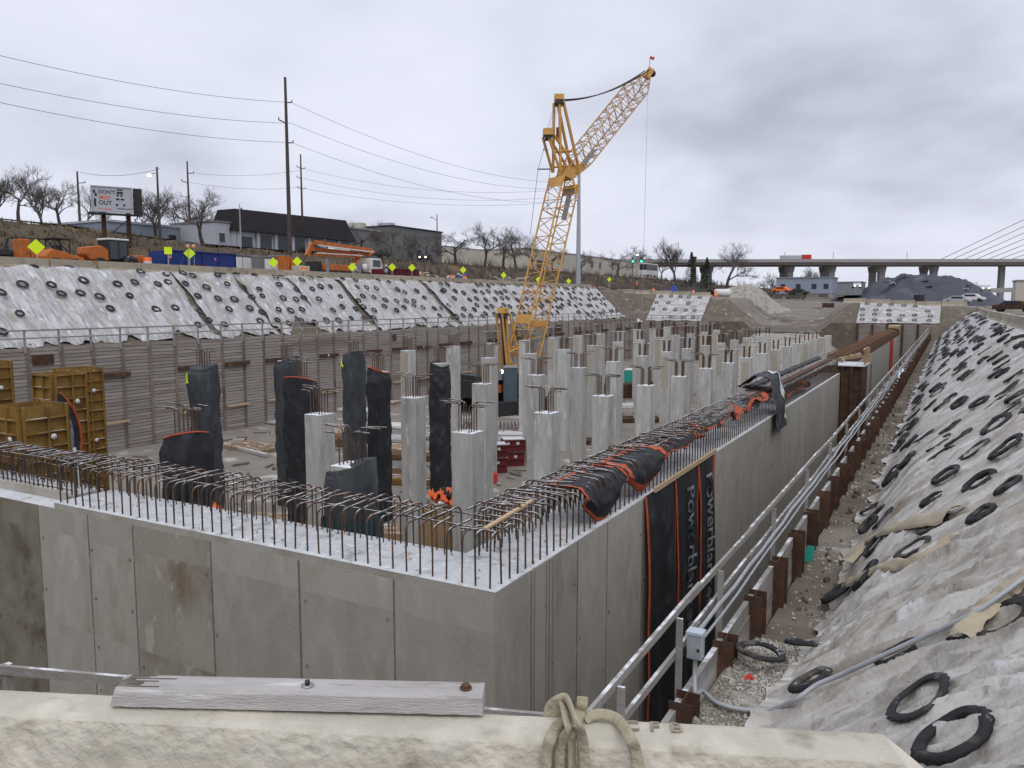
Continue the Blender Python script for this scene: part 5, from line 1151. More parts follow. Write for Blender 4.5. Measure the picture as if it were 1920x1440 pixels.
# upper works: gantry, house, cab, counterweight; crawlers
B = Matrix((hdir, wdir, V(0, 0, 1))).transposed()
def hb(c, d, m, part): return bevel(MB().box(B @ Vector(c), d, B).build(part, MT[m], cr_), 0.04)
for w in (-2.6, 2.6):
    mb = MB(); prof = []
    L, Hh = 4.3, 1.25
    for i in range(9): a = math.pi / 2 + math.pi * i / 8; prof.append((-L + 0.62 * math.cos(a), Hh / 2 + 0.62 * math.sin(a)))
    for i in range(9): a = -math.pi / 2 + math.pi * i / 8; prof.append((L + 0.62 * math.cos(a), Hh / 2 + 0.62 * math.sin(a)))
    n = len(prof); vs = [B @ V(x, w + s * 0.5, z) for s in (-1, 1) for x, z in prof]
    mb.add(vs, [tuple(range(n)), tuple(range(2 * n - 1, n - 1, -1))] + [(i, i + n, (i + 1) % n + n, (i + 1) % n) for i in range(n)]); mb.build('crawler_track', MT['dark_steel'], cr_)
hb((0, 0, 0.9), (3.0, 4.4, 0.9), 'dark_steel', 'carbody'); hb((-1.6, 0, 2.6), (6.8, 2.9, 1.9), 'dark_steel', 'machine_house'); hb((-4.6, 0, 2.3), (1.3, 4.6, 1.6), 'dark_steel', 'counterweight')
hb((1.9, 2.0, 2.8), (2.1, 1.1, 2.0), 'grey_steel', 'operator_cab'); hb((2.2, 2.0, 3.0), (1.6, 1.13, 1.2), 'glass', 'cab_window')
sd = at(957, 722, Y=CB.y - 2.2); MB().box(loc(sd), (1.25, 2.4, 3.3), (0, 0, YAW)).build('power_pack', MT['blue_grey'], cr_)
MB().box(loc(sd) + V(0, 0, 1.7), (1.3, 2.45, 0.06), (0, 0, YAW)).build('power_pack_roof', MT['grey_steel'], cr_)
for a, b in (((944, 588), (952, 712)), ((936, 588), (948, 715)), ((950, 588), (968, 672)), ((948, 660), (972, 650)), ((950, 672), (968, 720))):
    for w in (-0.45, 0.45): MB().tube([loc(cp(*a, w)), loc(cp(*b, w))], 0.10, 6).build('gantry_leg', MT['crane'], cr_, fix=False)
MB().box(loc(cp(943, 582)), (1.1, 1.0, 0.5), (0, 0, YAW)).build('gantry_head', MT['crane'], cr_)
MB().box(loc(cp(943, 592)), (0.9, 0.9, 0.5), (0, 0, YAW)).build('gantry_sheaves', MT['dark_steel'], cr_)
for i in range(7): cable('reeving_rope', (939 + i * 1.3, 594), (946 + i * 0.8, 705), 0, 0.03, 'dark_steel')
MB().lathe([(0.001, 0), (0.17, 0.0), (0.17, 0.1), (0.001, 0.1)], 12, (0, 0, 0), axis='y').build('work_lamp', MT['lamp_white'], cr_, loc(at(940, 697, Y=CB.y - 3.6)))
MB().box(loc(at(937, 703, Y=CB.y - 3.5)), (0.5, 0.3, 0.9)).build('lamp_bracket', MT['grey_steel'], cr_)
MB().box(loc(at(934, 728, Y=CB.y - 3.0)), (1.0, 0.8, 0.7)).build('orange_box', MT['machine_orange'], cr_)
# ================================================================ left bank: barriers, signs, plant
def jersey_prof(s=1.0): return [(-0.30, 0), (0.30, 0), (0.30, 0.08), (0.14, 0.30), (0.09, 0.81), (-0.09, 0.81), (-0.14, 0.30), (-0.30, 0.08)]
jm = MB().prism(jersey_prof(), 'y', -1.8, 1.8); jm = jm.mesh('road_barrier'); jm.materials.append(MT['barrier'])
bmf = bmesh.new(); bmf.from_mesh(jm); bmesh.ops.recalc_face_normals(bmf, faces=bmf.faces); bmf.to_mesh(jm); bmf.free()
rg = random.Random(31)
def barrier(X, Y, z, rz, label, group): return tag(obj('road_barrier', jm, None, (X, Y, z), (0, 0, rz), (1, 1, 1.0)), label, 'barrier', group)
Y = 22.0; i = 0
while Y < 136:
    barrier(-58.1 + rg.uniform(-.1, .1), Y, 2.34, rg.uniform(-.02, .02), 'tan concrete road barrier atop the far bank, %s of that line from the left' % ORD[i], 'barriers along the far bank'); Y += 3.72; i += 1
Y = 36.0; i = 0
while Y < 146:
    i += 1; barrier(3.6 + (0.25 * math.sin(Y * .05)), Y, -1.66, rg.uniform(-.03, .03), 'concrete road barrier on the crest of the right slope, %s from the near end' % ORD[i - 1], 'barriers along the right crest'); Y += 3.72
i = 0
for (x0, x1) in ((-56, -37.5), (-14.5, 3.2)):
    X = x0
    while X < x1: i += 1; barrier(X, 147.6, ground_z(X, 147.6) - 0.02, R(90), 'concrete road barrier above the far end wall, %s from the left' % ORD[i - 1], 'barriers above the far end'); X += 3.72
def diamond_sign(x, y, label, X=-58.5, square=False, s=0.40, m='sign_yellow'):
    p = at(x, y, X=X); t = thing('warning_sign', label, 'sign', (p.x, p.y, 2.3), 0, 'fluorescent warning signs')
    h = p.z - 2.3; MB().b2((-0.035, -0.035, 0), (0.035, 0.035, h - 0.1)).build('post', MT['galv'], t)
    ca = R(-YAW and 50); d = MB(); 
    fx, fy = math.cos(R(35)), math.sin(R(35))
    q = [(0, -s * 1.35), (s * 1.35, 0), (0, s * 1.35), (-s * 1.35, 0)] if not square else [(-s, -s), (s, -s), (s, s), (-s, s)]
    n = V(-fx * -1, -fy, 0); tv = V(fy, fx, 0)
    vs = [tv * a + V(0, 0, h + b) + V(0.045, -0.03, 0) + n * e for e in (0, 0.012) for a, b in q]
    d.add(vs, [(0, 1, 2, 3), (7, 6, 5, 4)] + [(i, i + 4, (i + 1) % 4 + 4, (i + 1) % 4) for i in range(4)]); d.build('sign_plate', MT[m], t)
    return t
for i, (x, y, lab) in enumerate(((68, 463, 'large yellow diamond sign in front of the orange excavator'), (355, 475, 'yellow diamond sign in front of the blue dumpster with two small lamps'), (512, 492, 'yellow diamond sign before the grey container door'), (557, 490, 'yellow diamond sign at the orange container end'), (660, 501, 'yellow diamond sign before the pump truck cab'), (735, 501, 'yellow diamond sign above the left end of the red dumpster'), (772, 502, 'yellow diamond sign above the right end of the red dumpster'), (868, 506, 'yellow diamond sign left of the orange pipe heap'), (944, 516, 'yellow diamond sign just left of the crane boom'), (1009, 524, 'small yellow diamond sign seen through the crane boom'), (1066, 527, 'small yellow diamond sign left of the tall grey pole'), (1142, 524, 'small yellow diamond sign right of the tall grey pole'))):
    diamond_sign(x, y, lab, s=0.36 if i else 0.42)
diamond_sign(315, 470, 'square yellow sign on a post left of the blue dumpster', square=True, s=0.30)
for dx in (-5, 6):
    p = at(357 + dx, 462, X=-58.4); t = thing('warning_lamp', 'amber warning lamp, %s of the two over the dumpster sign' % ('left' if dx < 0 else 'right'), 'lamp', (p.x, p.y, 2.3)); MB().lathe([(0.001, -.06), (.17, -.06), (.17, .06), (.001, .06)], 12, (0, 0, p.z - 2.3), axis='x').build('lens', mat('amber_lens', (0.75, 0.42, 0.2), (0.65, 0.36, 0.16), 2, 0.4), t); MB().tube([(0, 0, 0), (0, 0, p.z - 2.45)], 0.03, 6).build('post', MT['galv'], t)

ROADZ = 2.5
def spot(x, X): p = at(x, 500, X=X); return (p.x, p.y, ROADZ - 0.02)
def wheel(t, c, r, w, rim='dark_steel'):
    o = MB().lathe([(r * .55, -w / 2), (r * .93, -w / 2), (r, -w / 3), (r, w / 3), (r * .93, w / 2), (r * .55, w / 2)], 20, (0, 0, 0), axis='x').build('wheel', MT['tire'], t, c)
    MB().lathe([(0.001, w * .3), (r * .56, w * .42), (r * .56, -w * .42), (0.001, -w * .3)], 16, (0, 0, 0), axis='x').build('rim', MT[rim], o)
# -- wheeled tractor with cab (length along Y)
t = thing('wheel_tractor', 'orange wheeled tractor with a glazed white-topped cab on the left bank', 'tractor', spot(205, -61.5))
for s in (-.95, .95): wheel(t, (s, 1.35, .68), .68, .42); wheel(t, (s, -1.45, .55), .55, .4)
mb = MB(); mb.prism([(-2.4, 1.35), (-2.3, 1.9), (-1.0, 2.1), (-0.4, 1.75), (-0.4, 0.9), (-2.0, 0.9)], 'x', -0.62, 0.62); bevel(mb.build('hood', MT['machine_orange'], t), .05)
bevel(MB().b2((-0.7, -0.4, 1.0), (0.7, 1.3, 2.55)).build('cab', MT['glass'], t), .05)
for sx in (-.68, .68):
    for y in (-.38, .45, 1.28): MB().b2((sx - .05, y - .05, 1.0), (sx + .05, y + .05, 2.58)).build('cab_pillar', MT['dark_steel'], t)
bevel(MB().b2((-0.8, -0.5, 2.58), (0.8, 1.4, 2.74)).build('cab_roof', MT['white'], t), .05)
mb = MB(); mb.prism([(1.3, 0.8), (1.3, 1.55), (2.1, 1.4), (2.9, 1.5), (3.0, 0.95), (2.3, 0.6)], 'x', -0.5, 0.5); bevel(mb.build('front_frame', MT['machine_orange'], t), .05)
MB().b2((-0.5, -2.2, .55), (.5, 1.6, 0.95)).build('chassis', MT['dark_steel'], t)
mb = MB(); mb.prism([(2.9, .3), (3.5, .3), (3.2, .9), (2.9, 1.1)], 'x', -0.9, 0.9); mb.build('blade', MT['machine_orange'], t)
# -- tracked drilling rig / loader at the left edge
t = thing('skid_loader', 'orange loader with a dark roll cage at the far left of the bank', 'loader', spot(112, -61.2))
for s in (-.85, .85): wheel(t, (s, .75, .45), .45, .35); wheel(t, (s, -.75, .45), .45, .35)
mb = MB(); mb.prism([(-1.4, .4), (-1.5, 1.0), (-.9, 1.6), (0.2, 1.35), (1.6, 1.0), (2.0, .45), (1.4, .3)], 'x', -.65, .65); bevel(mb.build('body', MT['machine_orange'], t), .05)
for sx in (-.6, .6):
    for y in (-.7, .55): MB().tube([(sx, y, 1.2), (sx, y * .9, 2.35)], .05, 6).build('cage_bar', MT['dark_steel'], t)
    MB().tube([(sx, -.63, 2.35), (sx, .5, 2.35)], .05, 6).build('cage_bar', MT['dark_steel'], t); MB().tube([(sx, .5, 1.3), (sx, -.6, 2.3)], .04, 6).build('cage_bar', MT['dark_steel'], t)
MB().b2((-.7, -.9, 2.36), (.7, .8, 2.42)).build('canopy', MT['dark_steel'], t); MB().b2((-.3, -.4, 1.3), (.3, .1, 1.9)).build('seat', MT['dark_steel'], t)
mb = MB(); mb.prism([(1.9, .1), (2.6, .1), (2.5, .8), (1.9, .8)], 'x', -.9, .9); mb.build('bucket', MT['machine_orange'], t)
t = thing('mini_excavator', 'orange excavator mast behind the big diamond sign at left', 'excavator', spot(58, -62.5))
MB().b2((-.7, -1.2, 0), (.7, 1.2, .5)).build('crawler', MT['dark_steel'], t); bevel(MB().b2((-.6, -.2, .5), (.6, 1.5, 1.4)).build('house', MT['machine_orange'], t), .06); bevel(MB().b2((-.5, -1.0, .5), (.5, -.25, 2.3)).build('mast', MT['machine_orange'], t), .06)
MB().beam((0, -1.5, 2.35), (0, 1.6, 2.4), .1, .1).build('boom', MT['dark_steel'], t); MB().beam((0, -1.6, 2.3), (0, -2.0, 1.2), .16, .16).build('stick', MT['dark_steel'], t); bevel(MB().b2((-.35, -2.2, 1.0), (.35, -1.7, 1.5)).build('bucket', MT['dark_steel'], t), .05)
t = thing('pipe_stack', 'dark culvert pipes at the left edge behind the barrier', 'pipes', spot(28, -63.5))
for i, (x, z) in enumerate(((-.45, .42), (.45, .42), (0, 1.15))): MB().lathe([(.36, -2.2), (.42, -2.2), (.42, 2.2), (.36, 2.2)], 18, (x, 0, z), closed=True, axis='y').build('pipe', mat('black_pipe', (.03, .035, .045), (.04, .045, .055), 2, .5) if i == 0 else bpy.data.materials['black_pipe'], t)
t = thing('barrier_block', 'pale concrete block between the loader and the tractor', 'block', spot(150, -63.5)); bevel(MB().b2((-.6, -1.1, 0), (.6, 1.1, .9)).build('block', MT['wall_cream'], t), .04)
barrel(Vector(spot(277, -60.5)), 'faded orange barrel between the tractor and the blue dumpster', 1.3)
# -- roll-off dumpsters and containers
def dumpster(x0, x1, X, h, m, label, ribs=8, W=2.3):
    a, b = Vector(spot(x0, X)), Vector(spot(x1, X)); t = thing('dumpster', label, 'dumpster', a, 0); L = (b - a).y
    for s in (-W / 2, W / 2): MB().b2((s - .04, 0, .25), (s + .04, L, h)).build('side_panel', MT[m], t)
    for y in (0, L): MB().b2((-W / 2 + .041, y - .04, .25), (W / 2 - .041, y + .04, h)).build('end_panel', MT[m], t)
    MB().b2((-W / 2 + .05, .05, .26), (W / 2 - .05, L - .05, .34)).build('floor_plate', MT['dark_steel'], t)
    for i in range(ribs + 1): MB().b2((W / 2 + .042, i * L / ribs - .05, .25), (W / 2 + .13, i * L / ribs + .05, h)).build('rib', MT[m], t)
    MB().b2((W / 2 - .06, -.06, h + .002), (W / 2 + .15, L + .06, h + .11)).build('top_rail', MT[m], t)
    for y in (.6, L - .6): MB().lathe([(.001, -.1), (.16, -.1), (.16, .1), (.001, .1)], 12, (W / 2 - .2, y, .13), axis='x').build('roller', MT['dark_steel'], t)
    return t
d = dumpster(296, 425, -61.8, 2.0, 'blue', 'long blue roll-off dumpster behind the barriers on the left bank', 4)
MB().b2((1.2, 1.9, .35), (1.24, 4.2, .95)).build('rust_patch', MT['rust'], d); MB().b2((1.2, .25, 1.35), (1.24, .5, 1.6)).build('sticker', MT['pink'], d); MB().b2((1.2, 5.2, 1.35), (1.24, 5.6, 1.6)).build('sticker', MT['pink'], d)
dumpster(706, 770, -60.6, 1.45, 'maroon', 'dark red roll-off dumpster right of the pump truck', 9)
for (x, lab) in ((343, 'left'), (404, 'right')):
    p = Vector(spot(x, -58.9)); t = thing('sign_stand', '%s dark blue barricade stand poking up through a barrier gap' % lab, 'stand', p); MB().b2((-.05, -.35, 0), (.05, .35, .55)).build('base', MT['blue'], t); MB().beam((0, -.3, .3), (0, .25, 1.5), .12, .2).build('brace', MT['blue'], t)
def container(x0, x1, X, h, m, label, door=None):
    a, b = Vector(spot(x0, X)), Vector(spot(x1, X)); L = (b - a).y; t = thing('storage_container', label, 'container', a); W = 2.4
    bevel(MB().b2((-W, 0, .1), (0, L, h)).build('box', MT[m], t), .03)
    n = int(L / .28)
    for i in range(n): MB().b2((.002, (i + .25) * L / n, .2), (.035, (i + .7) * L / n, h - .12)).build('corrugation', MT[m], t)
    MB().b2((-W, -.03, h + .002), (.04, L + .03, h + .08)).build('roof_edge', MT['grey_steel'], t)
    if door:
        for q in (0, 1): MB().b2((.04, L * (.18 + .3 * q), .15), (.07, L * (.46 + .3 * q), h - .2)).build('door', MT[door], t)
    return t
container(425, 486, -63.2, 2.2, 'wall_grey', 'grey site container with pale doors right of the blue dumpster', 'white')
container(488, 530, -61.9, 2.1, 'wall_grey', 'small grey container with one white panel', 'white')
container(533, 543, -61.0, 2.3, 'machine_orange', 'orange container end left of the tall pole')
container(547, 560, -61.4, 2.2, 'machine_orange', 'orange container end right of the tall pole')
t = thing('pallet_stack', 'tan wrapped pallet stack left of the pump truck', 'pallet', spot(562, -60.6)); bevel(MB().b2((-.6, -.7, .1), (.6, .9, 1.3)).build('load', MT['wall_cream'], t), .05); MB().b2((-.65, -.75, 0), (.65, .95, .1)).build('pallet', MT['new_wood'], t)
# -- truck-mounted concrete pump
a, b = Vector(spot(582, -62.5)), Vector(spot(704, -62.5)); L = (b - a).y
t = thing('concrete_pump_truck', 'orange concrete pump truck with folded boom and white cab on the left bank', 'truck', a)
MB().b2((-1.1, .4, .75), (1.1, L - .3, 1.05)).build('chassis', MT['dark_steel'], t)
for y in (1.9, 3.3, 4.7, L - 2.9, L - 1.4):
    for s in (-1.05, 1.05): wheel(t, (s, y, .52), .52, .34, 'grey_steel')
mb = MB(); mb.prism([(L - 2.3, .7), (L - 2.3, 2.75), (L - .35, 2.75), (L - .05, 1.9), (L - .05, .7)], 'x', -1.15, 1.15); bevel(mb.build('cab', MT['white'], t), .06)
MB().b2((1.152, L - 1.9, 1.75), (1.17, L - .45, 2.55)).build('cab_window', MT['glass'], t); MB().b2((-1.0, L - .28, 1.85), (1.0, L - .02, 2.6)).build('windscreen', MT['glass'], t)
bevel(MB().b2((-1.15, 1.0, 1.06), (1.15, L - 4.2, 1.75)).build('deck_box', MT['machine_orange'], t), .04)
bevel(MB().b2((-.8, .0, .8), (.8, .95, 2.0)).build('hopper', MT['dark_steel'], t), .05)
MB().lathe([(.55, 0), (.55, 1.4), (.4, 1.5), (.4, 2.2)], 14, (0, L - 3.4, 1.05)).build('turret', MT['machine_orange'], t)
for k, (y0, z0, y1, z1, w, h) in enumerate(((.6, 4.1, L - 1.2, 3.75, .5, .45), (.2, 3.4, L - 1.6, 3.25, .42, .4), (.5, 2.75, L - 3.0, 2.95, .4, .35), (-.3, 2.6, .7, 4.1, .4, .4), (L - 1.7, 3.2, L - .6, 3.7, .35, .35))): MB().beam((0.25 * (-1) ** k, y0, z0), (0.25 * (-1) ** k, y1, z1), w, h).build('boom_section', MT['machine_orange'], t)
mb = MB(); mb.tube([(.75, .5, 3.75), (.75, L - 1.3, 3.5)], .07, 6); mb.tube([(.65, .4, 2.9), (.65, L - 3.2, 3.0)], .07, 6); mb.build('delivery_pipe', MT['white'], t)
for y in (1.3, L - 4.6): MB().b2((1.16, y - .18, .3), (1.4, y + .18, 2.3)).build('outrigger', MT['grey_steel'], t)
mb = MB(); mb.lathe([(.001, 0), (.3, 0), (.3, .9), (.001, .9)], 12, (1.0, L - 3.3, 1.1)); mb.build('tank', MT['white'], t)
# -- workers
def person(x, y_feet, X, label, shirt, legs, rz=0.0, bend=0.0):
    p = at(x, y_feet, X=X); z = ground_z(p.x, p.y) + .06 if X > -58 else ROADZ
    t = thing('person', label, 'person', (p.x, p.y, z), rz)
    me = bpy.data.meshes.new('body'); b = bend
    vs = [(0, 0, .95), (0, -.10 * b * 3, 1.25), (0, -.18 * b * 3, 1.45), (0, -.22 * b * 3, 1.56), (0, -.25 * b * 3, 1.70), (.10, 0, .9), (.11, -.05, .5), (.11, .02, .08), (.11, -.14, .04), (-.10, 0, .9), (-.11, .05, .5), (-.11, .08, .08), (-.11, -.08, .04), (.20, -.18 * b * 3, 1.42), (.26, -.1 - .2 * b, 1.15), (.22, -.28, .95), (-.20, -.18 * b * 3, 1.42), (-.26, -.1 - .2 * b, 1.15), (-.22, -.28, .95)]
    es = [(0, 1), (1, 2), (2, 3), (3, 4), (0, 5), (5, 6), (6, 7), (7, 8), (0, 9), (9, 10), (10, 11), (11, 12), (2, 13), (13, 14), (14, 15), (2, 16), (16, 17), (17, 18)]
    me.from_pydata(vs, es, []); o = obj('body', me, t); md = o.modifiers.new('skin', 'SKIN')
    rad = [.15, .16, .17, .07, .10, .11, .08, .06, .05, .11, .08, .06, .05, .09, .06, .05, .09, .06, .05]
    for v, r in zip(me.skin_vertices[0].data, rad): v.radius = (r, r)
    me.skin_vertices[0].data[0].use_root = True
    o.modifiers.new('sub', 'SUBSURF').levels = 1; me.materials.append(MT[legs])
    MB().lathe([(.15, 0), (.20, .02), (.23, .35), (.20, .55), (.09, .62)], 12, (0, -.06 * b * 3, .9)).build('jacket', MT[shirt], t)
    MB().lathe([(.15, 0), (.13, .07), (.07, .12), (.001, .13)], 12, (0, -.25 * b * 3, 1.70)).build('hard_hat', MT['white'], t)
person(723, 520, -58.6, 'worker in pale clothes bending at the barrier line', 'wall_white', 'blue_grey', R(60), .3)
person(1194, 545, -57.2, 'worker in an orange vest near the far bank corner', 'safety', 'dark_steel', R(30))
person(665, 512, -59.3, 'pale figure standing beside the pump truck sign', 'wall_white', 'wall_white', R(60))
# -- heaps of stored things beyond the red dumpster
def heap(x0, x1, X, h, label, parts, name='material_heap'):
    a, b = Vector(spot(x0, X)), Vector(spot(x1, X)); t = thing(name, label, 'heap', (a + b) / 2); L = (b - a).y; r = random.Random(x0)
    for i in range(parts[1]):
        y = r.uniform(-L / 2, L / 2); MB().beam((r.uniform(-.9, .9), y - r.uniform(.4, 1.4), r.uniform(.08, h)), (r.uniform(-.9, .9), y + r.uniform(.4, 1.4), r.uniform(.08, h)), r.uniform(.12, .4), r.uniform(.08, .25)).build(parts[2], MT[r.choice(parts[0])], t)
    MB().grid(lambda p, q: V((q - .5) * 2.6, (p - .5) * (L + 1), max(0, h * .8 * math.sin(p * math.pi) ** .5 * math.sin(q * math.pi) + .15 * fbm(p * 6, q * 4, x0))), 24, 10).build('mound', MT['dirt'], t, fix=False)
heap(778, 806, -60.5, 1.1, 'heap of red and yellow form parts right of the red dumpster', (['red', 'crane', 'rust_bar'], 14, 'form_part'))
heap(770, 830, -65, 1.7, 'heap of pale pipes and rubble at the foot of the embankment', (['white', 'wall_cream', 'barrier'], 22, 'pipe_length'))
heap(835, 866, -63, 1.6, 'rubble heap with a white sheet under the embankment', (['white', 'barrier', 'tent_blue'], 12, 'rubble_piece'))
heap(880, 912, -60.5, 0.7, 'bright orange pipe heap behind the barriers left of the crane', (['machine_orange', 'machine_orange', 'rust'], 16, 'pipe_length'))
heap(915, 985, -63.5, 1.7, 'grey gravel and timber heap behind the crane boom', (['barrier', 'old_wood'], 14, 'timber'))
heap(1105, 1138, -60.5, 0.6, 'low red hose heap behind the barriers right of the tall pole', (['red', 'dark_steel'], 10, 'hose_length'))
for i, (x, y) in enumerate(((1225, 540), (1300, 542), (1342, 546), (570, 520), (848, 520), (871, 524))):
    p = at(x, y, X=-58.9) if x < 1200 else at(x, y, Y=149.5); z = ROADZ - .05 if x < 1200 else ground_z(p.x, p.y) + .03
    barrel((p.x, p.y, z), 'orange traffic barrel standing behind the barriers, %s from the left' % ORD[[3, 4, 5, 0, 1, 2][i]], 1.1)
p = at(1263, 538, Y=150.5); t = thing('blue_tent', 'small blue peaked tarp tent behind the far barriers', 'tent', (p.x, p.y, ground_z(p.x, p.y))); MB().add([(-1.1, -1, 0), (1.1, -1, 0), (1.1, 1, 0), (-1.1, 1, 0), (.1, 0, 2.2)], [(0, 1, 4), (1, 2, 4), (2, 3, 4), (3, 0, 4), (3, 2, 1, 0)]).build('tarp', MT['tent_blue'], t); MB().tube([(.1, 0, 2.1), (.1, 0, 2.5)], .04, 6).build('peak_pole', MT['galv'], t)
p = at(1355, 545, Y=152); t = thing('storage_tank', 'white cylindrical tank beside the gravel mound', 'tank', (p.x, p.y, ground_z(p.x, p.y)), R(15)); MB().lathe([(.001, -1.6), (.6, -1.5), (.75, -1.2), (.75, 1.2), (.6, 1.5), (.001, 1.6)], 18, (0, 0, .85), axis='x').build('shell', MT['white'], t); [MB().b2((sx - .1, -.6, 0), (sx + .1, .6, .4)).build('saddle', MT['grey_steel'], t) for sx in (-.9, .9)]
p = at(1322, 545, Y=151); t = thing('equipment_tarp', 'long dark tarped load behind the far barriers', 'tarped load', (p.x, p.y, ground_z(p.x, p.y))); MB().grid(crumple(0, 0, 0, 4.6, 2, 1.5, 31), 24, 16).build('tarp', mat('dark_green_tarp', (.05, .065, .06), (.03, .04, .038), 1, .7, bump=.4), t, fix=False)

# ================================================================ utility poles, wires, billboard, lamps
def pole(x, ytop, ybase, X, label, arms=(), m='pole_wood', r=0.18, name='utility_pole', zb=None):
    a, b = at(x, ytop, X=X), at(x, ybase, X=X); zb = b.z - 0.3 if zb is None else zb
    t = thing(name, label, 'pole', (b.x, b.y, zb)); H = a.z - zb
    MB().tube([(0, 0, 0), (0, 0, H)], [r, r * .55], 10).build('shaft', MT[m], t)
    for (dy, sgn, w) in arms:
        z = at(x, dy, X=X).z - zb; MB().tube([(0, 0, z - .15), (0, sgn * w, z + .05)], .07, 6).build('arm', MT[m], t); MB().lathe([(.001, 0), (.06, 0), (.06, .35), (.001, .35)], 6, (0, sgn * w, z)).build('insulator', MT['dark_steel'], t)
    return t
pole(544, 148, 478, -69.5, 'tallest brown utility pole left of the black-roofed building', ((192, 1, 1.0), (231, -1, 1.2), (267, 1, 1.0)), r=.27)
pole(567, 290, 420, -120, 'thinner crossarmed pole right behind the tall brown pole', ((315, 1, 1.2), (315, -1, 1.2), (334, -1, 1.2), (353, 1, 1.2), (353, -1, 1.2)), r=.25)
pole(356, 303, 430, -110, 'pole above the tree right of the lit street lamp', ((324, 1, 1.2), (342, -1, 1.2)), r=.2)
pole(150, 322, 420, -120, 'pole left of the billboard among the bare trees', ((342, 1, 1.2),), r=.22)
pole(452, 383, 470, -92, 'thin pale pole at the corner of the black-roofed building', (), m='galv', r=.12)
pole(1084, 318, 535, -64.5, 'tall pale steel pole right of the crane boom', ((352, -1, 1.6), (376, -1, 1.6)), m='galv', r=.50)
lp = pole(300, 314, 445, -80, 'street lamp pole with a lit lamp right of the billboard', (), r=.17, name='street_lamp')
pz = at(282, 328, X=-80); c0 = lp.location
MB().tube([V(0, 0, pz.z - c0.z + .3), V(0, (pz.y - c0.y) * .5, pz.z - c0.z + .25), V(0, pz.y - c0.y, pz.z - c0.z)], .05, 6).build('lamp_arm', MT['galv'], lp)
MB().lathe([(.001, -.15), (.2, -.12), (.24, 0), (.12, .1), (.001, .12)], 12, V(0, pz.y - c0.y - .15, pz.z - c0.z - .05)).build('lit_lamp', MT['lamp'], lp)
lp = pole(820, 402, 478, -88, 'unlit street lamp pole by the bare trees right of the grey building', (), r=.15, name='street_lamp'); q = lp.location; MB().tube([V(0, 0, 6.9), V(0, -1.6, 7.3)], .05, 6).build('lamp_arm', MT['galv'], lp); MB().box((0, -1.8, 7.3), (.25, .6, .15)).build('lamp_head', MT['grey_steel'], lp)
def span(pa, pb, sag, label, r=.022, n=40):
    A, B = Vector(pa), Vector(pb); return tag(MB().tube([A.lerp(B, i / n) - V(0, 0, sag * 4 * (i / n) * (1 - i / n)) for i in range(n + 1)], r, 4, False).build('power_line', MT['wire'], fix=False), label, 'wire')
for i, (yl, yp, yr, q) in enumerate(((90, 192, 324, 'highest'), (146, 231, 352, 'middle'), (182, 267, 378, 'lowest'))):
    pp = at(546, yp, X=-69.3); L_ = at(-160, yl - 26, X=-66); R_ = at(1082, [352, 352, 376][i] - (10 if i == 0 else 0), X=-64.5)
    span(L_, pp, .9, '%s of the three wires left of the tall brown pole' % q, .02); span(pp, R_, 2.6, '%s of the three wires right of the tall brown pole' % q, .02)
for i, (a, b, s, lab) in enumerate((((567, 316), (1085, 352), 2.5, 'upper far wire beyond the tall pole'), ((567, 334), (1085, 365), 2.5, 'middle far wire beyond the tall pole'), ((567, 353), (1085, 376), 2.0, 'lower far wire beyond the tall pole'), ((150, 323), (300, 316), .6, 'thin wire from the trees to the lit street lamp'), ((356, 324), (567, 318), .8, 'thin wire between the two far crossarmed poles'), ((356, 342), (567, 350), .8, 'lower thin wire between the two far crossarmed poles'))):
    span(at(*a, X=-118 if i != 3 else -100), at(*b, X=-66 if i < 3 else -118 if i > 3 else -80), s, lab, .022)
# billboard
ba, bb = at(170, 347, X=-82), at(246, 343, X=-80); bz0 = at(170, 396, X=-82).z; bz1 = ba.z
t = thing('billboard', 'white roadside billboard reading DON\'T MISS OUT on two dark legs', 'billboard', (ba.x, ba.y, ground_z(ba.x, ba.y)))
gz = t.location.z; d = V(bb.x - ba.x, bb.y - ba.y, 0); Lb = d.length; d.normalize(); nrm = V(d.y, -d.x, 0); Hb = bz1 - bz0
Rm = Matrix((d, V(-nrm.x, -nrm.y, 0), V(0, 0, 1))).transposed()
def bbx(c, s, m, part): return MB().box(Rm @ Vector(c), s, Rm).build(part, MT[m], t)
bbx((Lb / 2, .1, bz0 - gz + Hb / 2), (Lb, .16, Hb), 'wall_white', 'panel')
for z in (0.06, Hb - .06): bbx((Lb / 2, -.0, bz0 - gz + z), (Lb + .1, .1, .12), 'galv', 'frame_strip')
for x in (0.0, Lb): bbx((x, .0, bz0 - gz + Hb / 2), (.12, .1, Hb - .26), 'galv', 'frame_strip')
bbx((Lb + .62, .55, bz0 - gz + Hb / 2), (.9, .3, Hb), 'dark_steel', 'rear_panel')
bbx((Lb / 2 + .3, -.2, bz0 - gz - .22), (Lb + 1.4, 1.1, .16), 'dark_steel', 'catwalk')
for x in (Lb * .28, Lb * .9): MB().tube([Rm @ V(x, .5, -.5), Rm @ V(x, .5, bz1 - gz - .3)], .24, 10).build('leg', MT['rust'], t)
MB().beam(Rm @ V(Lb * .45, .5, 0.9), Rm @ V(Lb * .9, .5, bz0 - gz - .6), .1, .1).build('brace', MT['dark_steel'], t)
